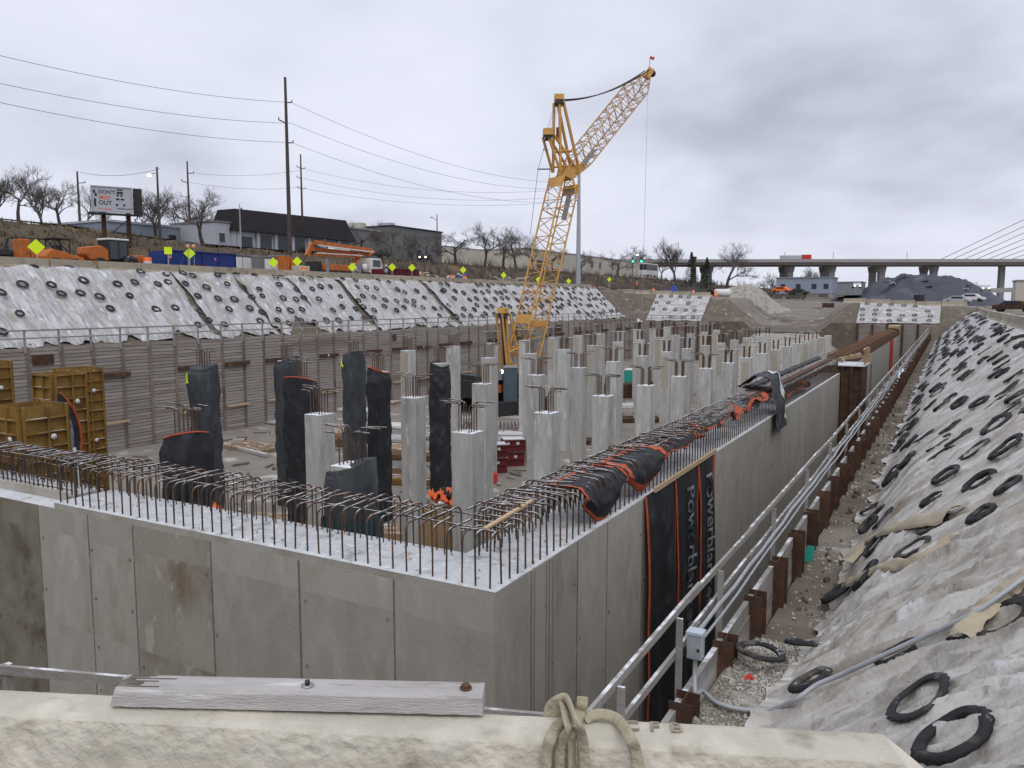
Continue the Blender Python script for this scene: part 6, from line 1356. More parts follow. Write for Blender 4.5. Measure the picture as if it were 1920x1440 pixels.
def text_on(t, s, x, z, size, m, part='lettering'):
    cu = bpy.data.curves.new('txt', 'FONT'); cu.body = s; cu.size = size; cu.extrude = .006; cu.offset = .012 * size
    to = bpy.data.objects.new('txt', cu); COL.objects.link(to); me = bpy.data.meshes.new_from_object(to.evaluated_get(bpy.context.evaluated_depsgraph_get())); bpy.data.objects.remove(to)
    me.transform(Matrix.Rotation(math.pi / 2, 4, 'X')); me.transform(Matrix.Translation((x, .008, bz0 - gz + z))); me.transform(Rm.to_4x4()); me.materials.clear(); me.materials.append(MT[m]); obj(part, me, t)
text_on(t, "DON'T", Lb * .17, Hb * .71, Hb * .19, 'ink'); text_on(t, "MISS", Lb * .18, Hb * .50, Hb * .20, 'orange_ink'); text_on(t, "OUT", Lb * .17, Hb * .29, Hb * .22, 'ink')
bbx((Lb * .32, .012, bz0 - gz + Hb * .12), (Lb * .3, .02, .08), 'orange_ink', 'print_line')
for (x, z, w, h) in ((.70, .88, .14, .05), (.70, .77, .16, .08), (.65, .67, .05, .07), (.74, .67, .05, .07), (.64, .52, .09, .06), (.76, .52, .09, .06), (.62, .30, .05, .08), (.80, .30, .05, .08), (.80, .16, .36, .025), (.085, .36, .05, .30), (.07, .78, .05, .12), (.11, .66, .05, .12)): bbx((Lb * x, .012, bz0 - gz + Hb * z), (Lb * w, .02, Hb * h), 'ink', 'print_mark')

# ================================================================ buildings along the street
def bld(x0, x1, X, ytop, depth, label, wall, name='building', ybase=None):
    a, b = at(x0, ytop, X=X), at(x1, ytop, X=X); z0 = min(ground_z(X, a.y), ground_z(X, b.y)) - .3
    t = thing(name, label, 'building', (X, a.y, z0)); L = b.y - a.y; H = a.z - z0
    MB().b2((-depth, 0, 0), (0, L, H)).build('wall', MT[wall], t); return t, L, H
def win(t, y0, y1, z0, z1, x=0.0, frame='wall_white', name='window'):
    f = MB(); f.b2((x + .002, y0, z0), (x + .05, y1, z1)); w = f.build(name, MT['panes'], t)
    for (a, b, c, d) in ((y0 - .08, y0, z0 - .08, z1 + .08), (y1, y1 + .08, z0 - .08, z1 + .08), (y0, y1, z1, z1 + .08), (y0, y1, z0 - .08, z0)): MB().b2((x + .002, a, c), (x + .09, b, d)).build('frame', MT[frame], w)
    return w
t, L, H = bld(200, 408, -105, 415, 16, 'long pale-blue flat-roofed building behind the billboard', 'wall_blue')
MB().b2((-16.2, -.2, H + .002), (.2, L + .2, H + .3)).build('roof', MT['wall_white'], t)
for f in (.52, .62, .86, .96): win(t, L * f, L * f + 1.2, H * .35, H * .62, frame='wall_grey')
MB().b2((.002, L * .72, 0), (.06, L * .76, H * .6)).build('door', MT['wall_grey'], t)
t, L, H = bld(404, 456, -97, 416, 10, 'white block at the left end of the black-roofed building', 'wall_white')
MB().b2((-10.2, -.15, H + .002), (.15, L + .15, H + .25)).build('roof', MT['wall_grey'], t); win(t, L * .1, L * .3, H * .30, H * .62)
t, L, H = bld(442, 656, -96, 432, 5, 'low office building with a deep black mansard roof and white piers', 'wall_white')
n = 7
win(t, .4, 3.2, .5, H * .75, name='window'); 
for i in range(1, n): win(t, i * L / n + .9, (i + 1) * L / n - .3, H * .16, H * .96)
for i in range(n): MB().b2((.092, i * L / n + .15, -.1), (.35, i * L / n + .75, H - .01)).build('pier', MT['wall_white'], t)
Hm = at(442, 390, X=-96).z - t.location.z; Hm2 = at(655, 413, X=-96).z - t.location.z
rf = MB(); rf.add([(.9, -.4, H), (.9, L + .6, H), (-5.5, L + .6, H), (-5.5, -.4, H), (-.7, .6, Hm), (-.7, L - .2, max(Hm2, Hm - 1.0)), (-4.5, L - .2, max(Hm2, Hm - 1.0)), (-4.5, .6, Hm)], [(0, 1, 5, 4), (1, 2, 6, 5), (2, 3, 7, 6), (3, 0, 4, 7), (4, 5, 6, 7), (3, 2, 1, 0)])
ro = rf.build('roof', MT['roof_dark'], t)
for y in (4.0,): MB().tube([(-3, y, Hm), (-3, y, Hm + .6)], .12, 6).build('roof_vent', MT['dark_steel'], ro); 
t, L, H = bld(656, 735, -105, 428, 14, 'grey-green block building right of the black mansard roof', 'wall_grey')
MB().b2((-14.2, -.2, H + .002), (.2, L + .2, H + .3)).build('roof', MT['wall_white'], t); win(t, L * .35, L * .45, 1.2, 2.2, frame='wall_grey'); MB().b2((-6, L * .4, H + .3), (-2, L * .55, H + 1.7)).build('roof_unit', MT['wall_cream'], t)
t, L, H = bld(735, 828, -102, 424, 7, 'darker grey building with paired windows behind bare trees', 'wall_grey')
MB().b2((-7.2, -.2, H + .002), (.2, L + .2, H + .25)).build('roof', MT['roof_dark'], t); win(t, L * .28, L * .38, 1.0, 3.0, frame='wall_grey'); win(t, L * .46, L * .56, 1.0, 3.0, frame='wall_grey')
MB().b2((-5, L * .1, H + .25), (-2, L * .2, H + 1.0)).build('roof_unit', MT['wall_white'], t)
t, L, H = bld(835, 900, -125, 462, 12, 'cream low building behind the trees left of the crane', 'wall_cream'); MB().b2((-12.1, -.1, H + .002), (.1, L + .1, H + .2)).build('roof', MT['wall_grey'], t)
t, L, H = bld(985, 1235, -112, 466, 25, 'long cream warehouse behind the crane', 'wall_cream'); MB().b2((-25.2, -.2, H + .002), (.2, L + .2, H + .3)).build('roof', MT['wall_white'], t)
for f in (.30, .40, .46, .56): win(t, L * f, L * f + 2.0, H * .5, H * .8, frame='wall_cream')
MB().b2((.002, L * .06, .2), (.06, L * .10, H * .6)).build('door', MT['panes'], t)
# white bus-like shelter and signals at the far crossing
p = at(1205, 515, X=-95); t = thing('box_truck', 'white truck with a dark upper body at the far crossing', 'truck', (p.x, p.y, p.z - 1.0)); 
bevel(MB().b2((-1.3, 0, .9), (1.3, 12, 2.6)).build('lower_body', MT['white'], t), .08); bevel(MB().b2((-1.25, .2, 2.61), (1.25, 11.6, 4.6)).build('upper_body', MT['panes'], t), .08); bevel(MB().b2((-1.3, 0, 4.61), (1.3, 12, 4.95)).build('roof', MT['white'], t), .05)
for y in (2, 9.5): wheel(t, (1.2, y, .5), .5, .35)
for i, x in enumerate((1186, 1202)):
    p = at(x, 490, X=-90); t = thing('traffic_signal', '%s green traffic signal near the white truck' % ('left' if i == 0 else 'right'), 'traffic signal', (p.x, p.y, ground_z(p.x, p.y)))
    h = p.z - t.location.z; MB().tube([(0, 0, 0), (0, 0, h + 1)], .1, 6).build('post', MT['dark_steel'], t); MB().box((.15, -.1, h + .4), (.4, .5, 1.9)).build('housing', MT['dark_steel'], t); MB().lathe([(.001, 0), (.34, 0), (.34, .1), (.001, .12)], 12, (.25, -.42, h), axis='y').build('green_lens', MT['green_light'], t)
p = at(1195, 478, X=-92); t = thing('street_lamp', 'bright lit street lamp above the traffic signals', 'street lamp', (p.x, p.y, ground_z(p.x, p.y))); h = p.z - t.location.z; MB().tube([(0, 0, 0), (0, 0, h)], .12, 6).build('shaft', MT['galv'], t); MB().lathe([(.001, -.3), (.4, -.2), (.45, .1), (.001, .3)], 12, (0, 0, h)).build('lit_lamp', MT['lamp_white'], t)
def car(p, rz, m, label, lamps=True):
    t = thing('parked_car', label, 'car', p, rz)
    mb = MB(); mb.prism([(-2.2, .35), (-2.25, .75), (-1.5, .9), (-.9, 1.4), (.8, 1.42), (1.5, .95), (2.2, .85), (2.25, .35)], 'x', -.88, .88); bevel(mb.build('body', MT[m], t), .08, 2)
    for s in (-.885, .885): MB().b2((s - .01, -.8, .95), (s + .01, .9, 1.3)).build('side_window', MT['panes'], t)
    for s in (-.82, .82):
        for y in (-1.4, 1.4): wheel(t, (s, y, .33), .33, .22)
    if lamps:
        for s in (-.6, .6): MB().lathe([(.001, 0), (.16, 0), (.16, -.06), (.001, -.08)], 10, (s, -2.28, .68), axis='y').build('headlight', MT['lamp_white'], t)
for i, (x, y, X, m, lab) in enumerate(((632, 462, -92, 'white', 'white car parked before the black-roofed building'), (798, 478, -93, 'dark_steel', 'dark car with lit headlights by the bare trees'), (712, 470, -92, 'dark_steel', 'dark car parked by the grey-green building'))):
    p = at(x, y, X=X); car((p.x, p.y, ground_z(p.x, p.y) + .45), R(0 if i != 1 else 20), m, lab, i == 1)

# ================================================================ bare trees
def make_tree(seed, H, spread, levels=5, up=0.18, kids=(3, 5)):
    r = random.Random(seed); tr, tw = MB(), MB()
    def grow(p, d, L, rad, lv):
        k = 4 if lv > 1 else 2; P = [p]; q = p.copy(); dd = d.copy()
        for i in range(k):
            dd = (dd + V(r.uniform(-.16, .16), r.uniform(-.16, .16), r.uniform(-.04, .14))).normalized(); q = q + dd * (L / k); P.append(q.copy())
        rs = [rad * (1 - .5 * i / k) for i in range(k + 1)]
        (tr if lv >= levels else tw).tube(P, rs, 6 if lv >= levels - 1 else 4 if lv > 1 else 3, False)
        if lv == 0: return
        n = r.randint(*kids) + (1 if lv < 3 else 0)
        for i in range(n):
            t = .35 + .65 * (i + r.random()) / n if lv < levels else .55 + .45 * (i + r.random()) / n; j = min(int(t * k), k - 1); b = P[j].lerp(P[j + 1], t * k - j)
            a = r.random() * 6.283; e = r.uniform(.55, 1.05) * spread; perp = dd.orthogonal().normalized(); perp.rotate(Matrix.Rotation(a, 3, dd)); nd = (dd * math.cos(e) + perp * math.sin(e) + V(0, 0, up)).normalized()
            grow(b, nd, L * r.uniform(.55, .78), max(.010, rad * r.uniform(.42, .6)), lv - 1)
    grow(V(0, 0, -.3), V(0, 0, 1), H * .36, H * .026, levels)
    a, b = tr.mesh('trunk'), tw.mesh('crown'); a.materials.append(MT['bark']); b.materials.append(MT['twig']); return a, b
TREES = [make_tree(1, 10, 1.05), make_tree(5, 10, 1.2), make_tree(9, 10, .85, up=.3), make_tree(14, 10, 1.3, up=.08)]
def tree(x, ytop, X, H, kind, label, rz=0.0, wide=1.0, ybase=None, name='bare_tree'):
    p = at(x, ytop, X=X); zb = ground_z(p.x, p.y) - .2
    H = p.z - zb if H is None else H; a, b = TREES[kind]; zs = [v.co.z for v in b.vertices]; s = H / max(zs)
    t = thing(name, label, 'tree', (p.x, p.y, zb), rz, 'leafless trees', (s * wide, s * wide, s)); obj('trunk', a, t); obj('crown', b, t); return t
for i, (x, y, X, k, w, lab) in enumerate(((27, 304, -90, 0, 1.1, 'tall spreading bare tree at the left edge'), (-14, 318, -95, 2, 1.0, 'bare tree cut by the left edge of the picture'), (108, 328, -90, 1, 1.15, 'bare tree left of the billboard'), (72, 312, -108, 2, .9, 'fainter bare tree behind the two at far left'), (150, 345, -112, 0, .9, 'distant bare tree just left of the billboard'), (288, 342, -104, 2, 1.0, 'bare tree behind the lit street lamp'), (262, 350, -110, 1, .9, 'bare tree right behind the billboard'), (376, 340, -90, 1, 1.2, 'bushy bare tree before the pale-blue building'), (322, 360, -112, 0, .9, 'faint bare tree between lamp pole and bushy tree'), (676, 405, -98, 3, .9, 'small bare tree at the right end of the black roof'), (735, 418, -94, 0, .9, 'bare tree before the grey-green building'), (800, 422, -94, 3, 1.1, 'bushy bare tree before the paired windows'), (775, 432, -92, 1, 1.0, 'low bare tree left of the unlit lamp'), (852, 424, -90, 3, 1.2, 'spreading bare tree right of the unlit lamp'), (908, 410, -90, 1, 1.0, 'taller bare tree in the clump left of the crane'), (945, 424, -90, 3, 1.1, 'bare tree in the middle of the clump left of the crane'), (968, 420, -92, 0, .9, 'bare tree at the right of the clump left of the crane'), (1000, 436, -92, 1, .9, 'bare tree partly behind the crane boom'), (1035, 455, -92, 3, .9, 'small bare tree seen through the crane boom'), (1090, 462, -92, 3, .8, 'small bare tree by the tall pale pole'), (1160, 463, -92, 3, 1.2, 'small spreading tree before the cream warehouse'), (1205, 458, -120, 0, 1.0, 'bare tree behind the bright street lamp'), (1268, 440, -82, 2, 1.1, 'slim pale bare tree left of the evergreens'), (1362, 452, -66, 0, 1.1, 'rounded bare tree right of the evergreens'), (1240, 475, -95, 1, .9, 'low bare tree right of the white truck'))):
    tree(x, y, X, None, k, lab, i * 1.3, w)
rg = random.Random(41)
for i, (x, y, X, lab) in enumerate(((1297, 472, -72, 'taller dark evergreen beside the slim bare tree'), (1326, 482, -70, 'shorter dark evergreen left of the rounded bare tree'))):
    p = at(x, y, X=X); zb = ground_z(p.x, p.y) - .2; H = p.z - zb; t = thing('evergreen_tree', lab, 'tree', (p.x, p.y, zb)); MB().tube([(0, 0, 0), (0, 0, H * .9)], [.25, .05], 6).build('trunk', MT['bark'], t); mb = MB()
    for k in range(1500):
        h = rg.random() ** 1.3; rr = (1 - h) * H * .24 * (0.55 + .6 * rg.random()); a = rg.random() * 6.28; c = V(math.cos(a) * rr, math.sin(a) * rr, H * (.08 + .92 * h)); u = V(math.cos(a), math.sin(a), -.5) * .5; s = V(-math.sin(a), math.cos(a), .1) * .16
        mb.add([c - s, c + s, c + u], [(0, 1, 2)])
    mb.build('crown', MT['needle'], t, fix=False)
p = at(1301, 490, X=-90); t = thing('brick_chimney', 'short dark brick chimney between the evergreens', 'chimney', (p.x, p.y, ground_z(p.x, p.y) - .2)); H = at(1301, 481, X=-90).z - t.location.z; bevel(MB().b2((-.8, -.8, 0), (.8, .8, H)).build('stack', MT['rust'], t), .05); MB().b2((-.95, -.95, H - .6), (.95, .95, H - .2)).build('cap_band', MT['rust'], t)
# ================================================================ far end: bridge, heap, sheds, vehicles
DZ = 22.0
dA, dB = at(1380, 491, Z=DZ), at(1920, 490.5, Z=DZ); dd = (dB - dA).normalized(); dn = V(-dd.y, dd.x, 0)
def dk(x): # deck point under a picture column
    d = _f * F_PX + _r * (x - 960) + _u * (720 - 491); n = dn; return d * (dA.dot(n) / d.dot(n))
br = thing('cable_stayed_bridge', 'long concrete viaduct with stay cables crossing the far background', 'bridge')
def dbox(p, q, w, z0, z1, m, part, parent=br): 
    c = (p + q) / 2; L = (q - p).length; return MB().box((c.x, c.y, (z0 + z1) / 2), (L, w, z1 - z0), (0, 0, math.atan2(dd.y, dd.x))).build(part, MT[m], parent)
p0, p1 = dA - dd * 120, dB + dd * 260
dbox(p0, p1, 26, DZ - 2.2, DZ - 1.0, 'bridge', 'deck_girder'); dbox(p0, p1, 30, DZ - 0.998, DZ - 0.3, 'bridge', 'deck_slab')
for s in (-14.6, 14.6): dbox(p0 + dn * s, p1 + dn * s, .5, DZ - .298, DZ + .7, 'bridge', 'parapet')
for x in (1325, 1475, 1552, 1645, 1742, 2010):
    c = dk(x)
    for s in (-5.5, 5.5):
        q = c + dn * s; MB().box((q.x, q.y, (DZ - 4) / 2 - 2), (3.0, 3.2, DZ + .6), (0, 0, math.atan2(dd.y, dd.x))).build('pier', MT['bridge'], br)
        MB().box((q.x, q.y, DZ - 4.2), (3.8, 4.2, 3.19), (math.pi, 0, -math.atan2(dd.y, dd.x)), taper=.8).build('pier_head', MT['bridge'], br)
c = dk(1879); MB().box((c.x, c.y, 8), (2.6, 2.6, 22.7), (0, 0, math.atan2(dd.y, dd.x))).build('pier', MT['bridge'], br)
py = dk(2420); MB().box((py.x, py.y, 55), (6, 6, 130), (0, 0, math.atan2(dd.y, dd.x)), taper=.7).build('pylon', MT['bridge'], br)
for i in range(11): MB().tube([dk(1758 + i * 21.5) + V(0, 0, .5), V(py.x, py.y, 116 - i * 6.5)], .16, 5, False).build('stay_cable', MT['wire'], br, fix=False)
for x in (1471, 1562, 1700): c = dk(x); MB().tube([c, c + V(0, 0, 5.5)], .15, 5).build('deck_lamp_post', MT['grey_steel'], br)
c = dk(1497) - dn * 10; t = thing('semi_truck', 'truck with red cab and pale trailer on the far bridge', 'truck', (c.x, c.y, DZ - .29), math.atan2(dd.y, dd.x)); bevel(MB().b2((-13, -1.3, 1.1), (-2, 1.3, 3.2)).build('trailer', MT['wall_white'], t), .1); bevel(MB().b2((-1.6, -1.25, .6), (3.2, 1.25, 3.6)).build('cab', MT['red'], t), .2, 2); [MB().lathe([(.001, -1.3), (.5, -1.3), (.5, 1.3), (.001, 1.3)], 12, (x, 0, .5), axis='y').build('axle_wheels', MT['tire'], t) for x in (-13, -11.5, -1, 2.2)]
# low ramp viaduct under the bridge at right
lv = thing('ramp_viaduct', 'low concrete ramp viaduct under the bridge at the right', 'viaduct'); a, b = at(1812, 546, Y=380), at(1990, 541, Y=400); MB().beam(a, b, 9, 1.8).build('deck', MT['bridge'], lv); [MB().box((a.lerp(b, f).x, a.lerp(b, f).y, 0), (1.5, 1.5, 2 * a.z + 2)).build('pier', MT['bridge'], lv) for f in (.12, .5, .9)]
# dark tarped heap
hp_ = thing('tarped_heap', 'big slate-grey tarped stockpile under the bridge', 'stockpile', (0, 0, 0))
hx = [at(x, y, Y=235) for x, y in ((1560, 562), (1610, 547), (1655, 524), (1690, 514), (1745, 516), (1800, 521), (1835, 538), (1890, 566))]
def heapf(a, b):
    t = a * (len(hx) - 1); i = min(int(t), len(hx) - 2); p = hx[i].lerp(hx[i + 1], t - i); zb = -1.2; h = max(0, p.z - zb); w = (b - .5) * 2; X = p.x
    z = zb + h * (1 - abs(w) ** 1.6) * (1 + .09 * fbm(X * .25, w * 4, 2)) + .35 * fbm(X * .6, w * 9, 5) * (1 - abs(w)); return V(X, 235 + w * 15, z)
MB().grid(heapf, 90, 50).build('tarp', MT['coal'], hp_, fix=False)
rg = random.Random(51)
for i in range(7):
    a, b = rg.uniform(.25, .8), rg.uniform(.12, .4); p = heapf(a, b); MB().grid(crumple(p.x, p.y - .2, p.z + .05, 1.3, .8, .3, i), 6, 6).build('patch', MT['wall_white' if i < 4 else 'dark_steel'], hp_, fix=False)
for f0, f1 in ((.30, .46), (.33, .5)): MB().tube([heapf(f0 + (f1 - f0) * k / 20, .16 + .25 * k / 20) + V(0, 0, .1) for k in range(21)], .12, 5).build('rope', MT['dark_steel'], hp_, fix=False)
def shed(x0, x1, y0, y1, Y, m, label, door=(), dep=10):
    a, b = at(x0, y1, Y=Y), at(x1, y1, Y=Y); z1 = at(x0, y0, Y=Y).z; t = thing('shed', label, 'building', (a.x, Y, a.z - .5)); H = z1 - a.z + .5; L = b.x - a.x; MB().b2((0, 0, 0), (L, dep, H)).build('wall', MT[m], t); MB().b2((-.2, -.2, H + .002), (L + .2, dep + .2, H + .25)).build('roof', MT['grey_steel'], t)
    for f in door: MB().b2((L * f, -.06, H * .3), (L * f + 1.1, -.002, H * .62)).build('window', MT['panes'], t)
    return t
shed(1455, 1560, 522, 547, 205, 'wall_blue', 'long blue-grey metal shed left of the dark heap', (.08, .36, .64, .85)); shed(1560, 1615, 530, 550, 225, 'grey_steel', 'lower grey shed adjoining the long blue-grey shed')
shed(1903, 1960, 527, 568, 190, 'wall_cream', 'tan flat building at the right edge under the bridge')
def far_car(x, y, Y, rz, m, lab, lamps=False): p = at(x, y, Y=Y); car((p.x, p.y, p.z), rz, m, lab, lamps)
far_car(1497, 553, 190, R(80), 'dark_steel', 'dark vehicle parked before the blue-grey shed'); far_car(1900, 585, 118, R(75), 'rust', 'dark red vehicle near the right edge behind the barriers')
far_car(1848, 546, 215, R(0), 'wall_white', 'white vehicle with lit headlights right of the heap', True); far_car(1820, 566, 160, R(80), 'white', 'white car among the row at the foot of the heap, right one'); far_car(1795, 570, 160, R(85), 'wall_white', 'pale car among the row at the foot of the heap, left one'); far_car(1606, 541, 215, R(10), 'wall_white', 'pale car with headlights on left of the heap', True); far_car(1466, 549, 195, R(75), 'safety', 'orange vehicle at the foot of the gravel mound')
for i, (x, y, m, w, lab) in enumerate(((1655, 570, 'plywood', 3.5, 'stack of brown timber behind the far barriers, left one'), (1740, 574, 'plywood', 4.5, 'stack of brown timber behind the far barriers, right one'), (1553, 572, 'rust', 2.0, 'small brown timber stack at the ramp edge'), (1912, 600, 'machine_orange', 2.5, 'orange timber stack at the right edge behind the barriers'))):
    p = at(x, y, Y=150) if x < 1800 else at(x, y, Y=84); timber_stack((p.x, p.y, p.z - .5), R(5), w, 1.2, 4, m, lab, bw=.2, gap=.03, bh=.2)
p = at(1724, 566, Y=149.5); t = thing('skid_steer', 'small dark loader between the far timber stacks', 'loader', (p.x, p.y, p.z - .9), R(60)); bevel(MB().b2((-.7, -1, .3), (.7, 1, 1.0)).build('body', MT['rust'], t), .05); bevel(MB().b2((-.6, -.5, 1.0), (.6, .7, 2.1)).build('cab', MT['dark_steel'], t), .05); [wheel(t, (s, y, .4), .4, .3) for s in (-.8, .8) for y in (-.7, .7)]
for i, (x, y, Y, k, lab) in enumerate(((1440, 505, 260, 1, 'distant bare tree before the bridge, left one'), (1505, 492, 330, 2, 'distant bare tree under the bridge deck'), (1420, 515, 240, 3, 'low bare tree at the end of the scrub bank'), (1828, 520, 420, 2, 'distant bare tree right of the heap'), (1475, 515, 300, 0, 'distant low tree behind the blue-grey shed'))):
    p = at(x, y, Y=Y); a, b = TREES[k]; s = (p.z + 2.5) / max(v.co.z for v in b.vertices); t = thing('bare_tree', lab, 'tree', (p.x, p.y, -2.5), i, 'leafless trees', (s, s, s)); obj('trunk', a, t); obj('crown', b, t)
mb = MB(); rg = random.Random(61) # far wood edge seen as one mass of twigs along the horizon
for i in range(2600):
    x = rg.uniform(-300, 60); Y = rg.uniform(330, 900)
    if x > -150 + Y * .0: continue
    h = rg.uniform(4, 10); w = .5; mb.add([(x - w, Y, 0), (x + w, Y, 0), (x + rg.uniform(-2, 2), Y, 8 + h)], [(0, 1, 2)])
tag(mb.build('far_wood', MT['twig'], fix=False), 'far leafless wood along the horizon left of the bridge', 'wood', kind='stuff')
# ================================================================ foreground: barrier, plank, webbing strap
A0, B0 = at(0, 1290, Z=-.80), at(1650, 1371, Z=-.80)
bd = (B0 - A0).normalized(); bn = V(bd.y, -bd.x, 0)          # along the barrier, and toward the viewer
LB = (B0 - A0).length
prof = [(-.24, -1.6), (-.24, -1.5), (-.07, -1.32), (-.05, -1.1), (-.010, -.84), (.0, -.806), (.008, -.80), (.05, -.798), (.088, -.800), (.097, -.805), (.104, -.822), (.112, -.85), (.124, -.92), (.138, -1.0), (.15, -1.1), (.17, -1.25), (.19, -1.35), (.36, -1.5), (.36, -1.6)]
fine = []
for (a, b), (c, d) in zip(prof, prof[1:]):
    n = 10 if a > .08 and b > -1.2 else 3
    for i in range(n): fine.append((a + (c - a) * i / n, b + (d - b) * i / n))
fine.append(prof[-1])
U0 = -2.2
def barf(a, b):
    i = b * (len(fine) - 1); i0 = min(int(i), len(fine) - 2); s = fine[i0][0] + (fine[i0 + 1][0] - fine[i0][0]) * (i - i0); z = fine[i0][1] + (fine[i0 + 1][1] - fine[i0][1]) * (i - i0)
    uL = LB + min(.30, (-.80 - z) * 1.15 + .02 * nz(z * 20, 3)); u = U0 + (uL - U0) * a
    rough = 1.0 if s > .086 else .2
    e = .0022 * fbm(u * 24, z * 26, s * 9, 5) + .0022 * fbm(u * 70, z * 70, s * 9, 3) - .012 * max(0, fbm(u * 11, z * 12, 8, 5) - .18) - .006 * max(0, fbm(u * 28, z * 28, 5, 4) - .12)
    p = A0 + bd * u; return V(p.x, p.y, 0) + bn * (s + e * rough * (1 if s > .03 else 0)) + V(0, 0, z + (e * .8 * rough if z > -.86 else 0))
bar = thing('road_barrier', 'weathered tan concrete barrier in the foreground, chipped along its edge', 'barrier')
MT['front_bar'] = mat('chipped_barrier_concrete', (0.60, 0.565, 0.475), (0.48, 0.445, 0.365), 11, 0.9, bump=0.35, bscale=150, c3=(0.30, 0.268, 0.21), c3s=7.0, c3t=(0.52, 0.70), c4=(0.70, 0.655, 0.55), c4s=4.0, c4t=(0.52, 0.66), detail=9)
MB().grid(barf, 800, 110).build('barrier_body', MT['front_bar'], bar, fix=False)
ring = [barf(1, j / 90) for j in range(91)]; cen = sum(ring, V(0, 0, 0)) / 91 + bd * 0.02
MB().grid(lambda a, b: ring[int(round(b * 90))].lerp(cen, a), 1, 90).build('barrier_end', MT['front_bar'], bar, fix=False)
def on_top(x, y, z=-.795): return at(x, y, Z=z)
cu = bpy.data.curves.new('cast_mark', 'FONT'); cu.body = 'CFB'; cu.size = .046; cu.extrude = .0015; cu.space_character = 1.7
to = bpy.data.objects.new('cast_mark', cu); COL.objects.link(to); me = bpy.data.meshes.new_from_object(to.evaluated_get(bpy.context.evaluated_depsgraph_get())); bpy.data.objects.remove(to)
me.materials.clear(); MT['cast_mark'] = mat('dirt_and_shade_mark', (0.24, 0.21, 0.155), (0.34, 0.30, 0.23), 30, .9); me.materials.append(MT['cast_mark'])  # dark colour paints dirt and recess shade onto slightly raised letters
q = on_top(1168, 1367); o = obj('cast_lettering', me, bar, (q.x, q.y, -.7955), (0, 0, math.atan2(bd.y, bd.x)))
# plank on the barrier
def plank_pts():
    return [on_top(205, 1329, -.797), on_top(905, 1346, -.797)]
pa, pb = plank_pts(); pdv = V(pb.x - pa.x, pb.y - pa.y, 0); PLn = pdv.length; pdv.normalize(); pn = V(-pdv.y, pdv.x, 0)
pl = thing('plank', 'weathered white two-by-four lying on the foreground barrier', 'plank', (pa.x, pa.y, -.792), math.atan2(pdv.y, pdv.x))
def plf(sx, sy, sz): return
mb = MB(); n = 60
def ringp(u):
    w, h = .056, .038; j = .0012
    return [V(u, -w * 0, 0 + j * nz(u * 30, 1)), V(u, w, 0), V(u, w + j * nz(u * 40, 3), h), V(u, .006, h + j * nz(u * 25, 5)), V(u, 0 + j * nz(u * 35, 7), h - .006)]
vs = []; 
for i in range(n + 1):
    u = PLn * i / n; R5 = ringp(u)
    if i == 0: R5 = [p + V(.004 * k, 0, 0) for k, p in enumerate(R5)]
    vs += R5
fs = [(i * 5 + k, i * 5 + (k + 1) % 5, (i + 1) * 5 + (k + 1) % 5, (i + 1) * 5 + k) for i in range(n) for k in range(5)] + [(4, 3, 2, 1, 0), tuple(n * 5 + k for k in range(5))]
mb.add(vs, fs); MT['plank'] = mat('weathered_plank', (0.60, 0.575, 0.56), (0.43, 0.405, 0.385), 4, .85, bump=.5, bscale=60, stretch=(1, 7, 7), c3=(0.28, 0.255, 0.235), c3s=6, c3t=(.56, .68), c4=(.74, .73, .72), c4s=3)
mb.build('board', MT['plank'], pl)
mb = MB()
for i in range(9): x0 = .004 + .002 * i; mb.beam((x0, .008 + i * .0055, .0385), (x0 + random.uniform(.02, .11), .009 + i * .0055, .0385), .0022, .0012)
mb.build('split', mat('dark_split', (.09, .075, .06), (.13, .11, .09), 20, .9), pl)
w = MB().lathe([(.001, 0), (.0125, 0), (.0125, .002), (.001, .002)], 16, (PLn * .527, .026, .0385)).build('washer', MT['steel_bolt'], pl); MB().lathe([(.001, 0), (.005, 0), (.005, .009), (.001, .011)], 8, (PLn * .527, .026, .0405)).build('bolt', MT['dark_steel'], w)
w = MB().lathe([(.001, 0), (.012, 0), (.012, .003), (.001, .003)], 16, (PLn * .952, .03, .0385)).build('washer', MT['rust_bar'], pl); MB().lathe([(.001, 0), (.009, 0), (.0085, .006), (.001, .007)], 6, (PLn * .952, .03, .0415)).build('bolt_head', MT['rust_bar'], w)
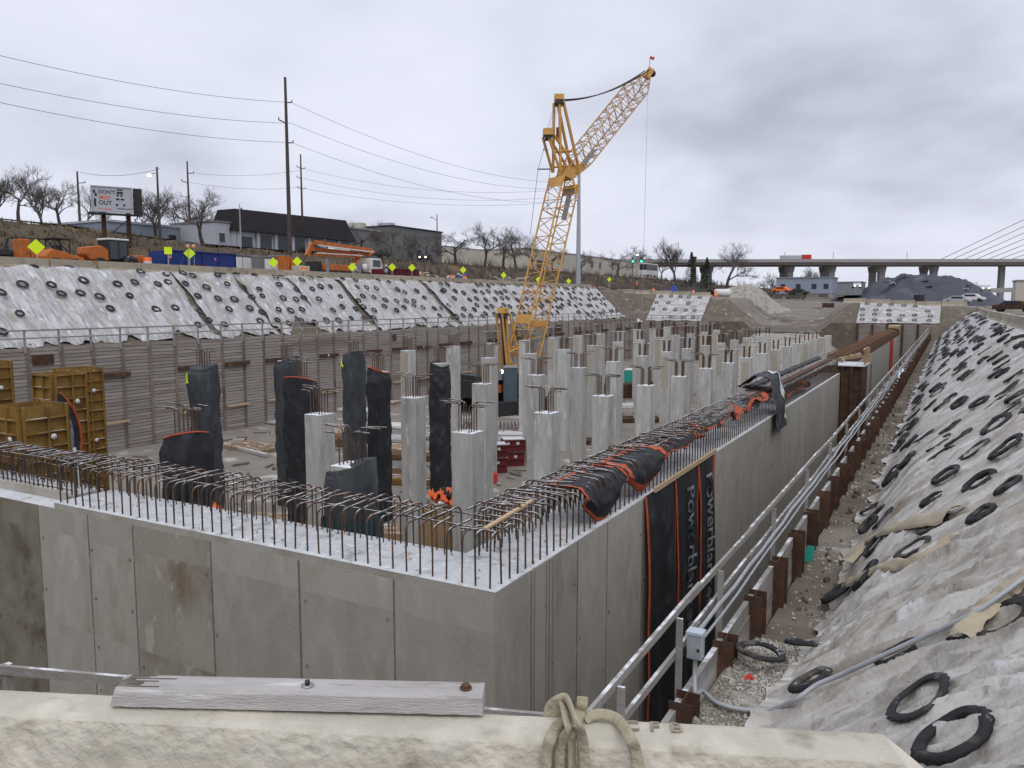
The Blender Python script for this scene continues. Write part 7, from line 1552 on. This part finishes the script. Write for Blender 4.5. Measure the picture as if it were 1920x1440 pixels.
# webbing strap thrown over the barrier
st = thing('webbing_strap', 'cream webbing strap looped over the foreground barrier', 'strap')
fn = (bn * .985 + V(0, 0, .17)).normalized(); fo = A0 + bn * .128 + V(0, 0, -.12)
def onface(x, y, off): d = _f * F_PX + _r * (x - 960) + _u * (720 - y); t = fo.dot(fn) / d.dot(fn); return d * t + fn * off
def strap(pts, w=.0125, th=.0045, label='band'):
    P = smooth_path(pts, 12); vs = []; s = bd.copy(); K = 10
    for i, p in enumerate(P):
        t = (P[min(i + 1, len(P) - 1)] - P[max(i - 1, 0)]).normalized(); s = s - t * s.dot(t); s.normalize(); nn = s.cross(t).normalized(); rib = 1 + .10 * math.sin(i * 2.1)
        for k in range(K): a = 2 * math.pi * k / K; vs.append(p + s * (math.copysign(abs(math.cos(a)) ** .6, math.cos(a)) * w) + nn * (math.sin(a) * th * rib))
    n = len(P); mb = MB(); mb.add(vs, [(i * K + k, i * K + (k + 1) % K, (i + 1) * K + (k + 1) % K, (i + 1) * K + k) for i in range(n - 1) for k in range(K)], True); mb.add(vs[:K], [tuple(range(K))[::-1]]); mb.add(vs[-K:], [tuple(range(K))]); return mb.build(label, MT['strap'], st)
T = lambda x, y, h: at(x, y, Z=-.80 + h)
strap([T(1030, 1345, -.004), T(1034, 1326, .016), T(1048, 1313, .036), T(1064, 1314, .040), onface(1080, 1334, .050), onface(1089, 1362, .032), onface(1094, 1405, .020), onface(1096, 1480, .016)])
strap([T(1040, 1345, -.004), T(1046, 1328, .016), T(1056, 1324, .028), onface(1066, 1343, .040), onface(1072, 1370, .024), onface(1073, 1410, .016), onface(1072, 1480, .014)])
strap([T(1092, 1306, .048), T(1091, 1322, .034), T(1086, 1338, .020), onface(1072, 1358, .030), onface(1056, 1385, .014), onface(1050, 1420, .010), onface(1052, 1480, .010)], .011)
strap([T(1096, 1350, .006), T(1112, 1341, .012), T(1135, 1340, .016), T(1158, 1350, .014), onface(1178, 1372, .022), onface(1190, 1402, .014), onface(1196, 1440, .012), onface(1198, 1490, .012)], .011)
strap([T(1062, 1352, .008), T(1046, 1358, .010), onface(1034, 1376, .018), onface(1026, 1405, .012), onface(1023, 1480, .012)], .011)
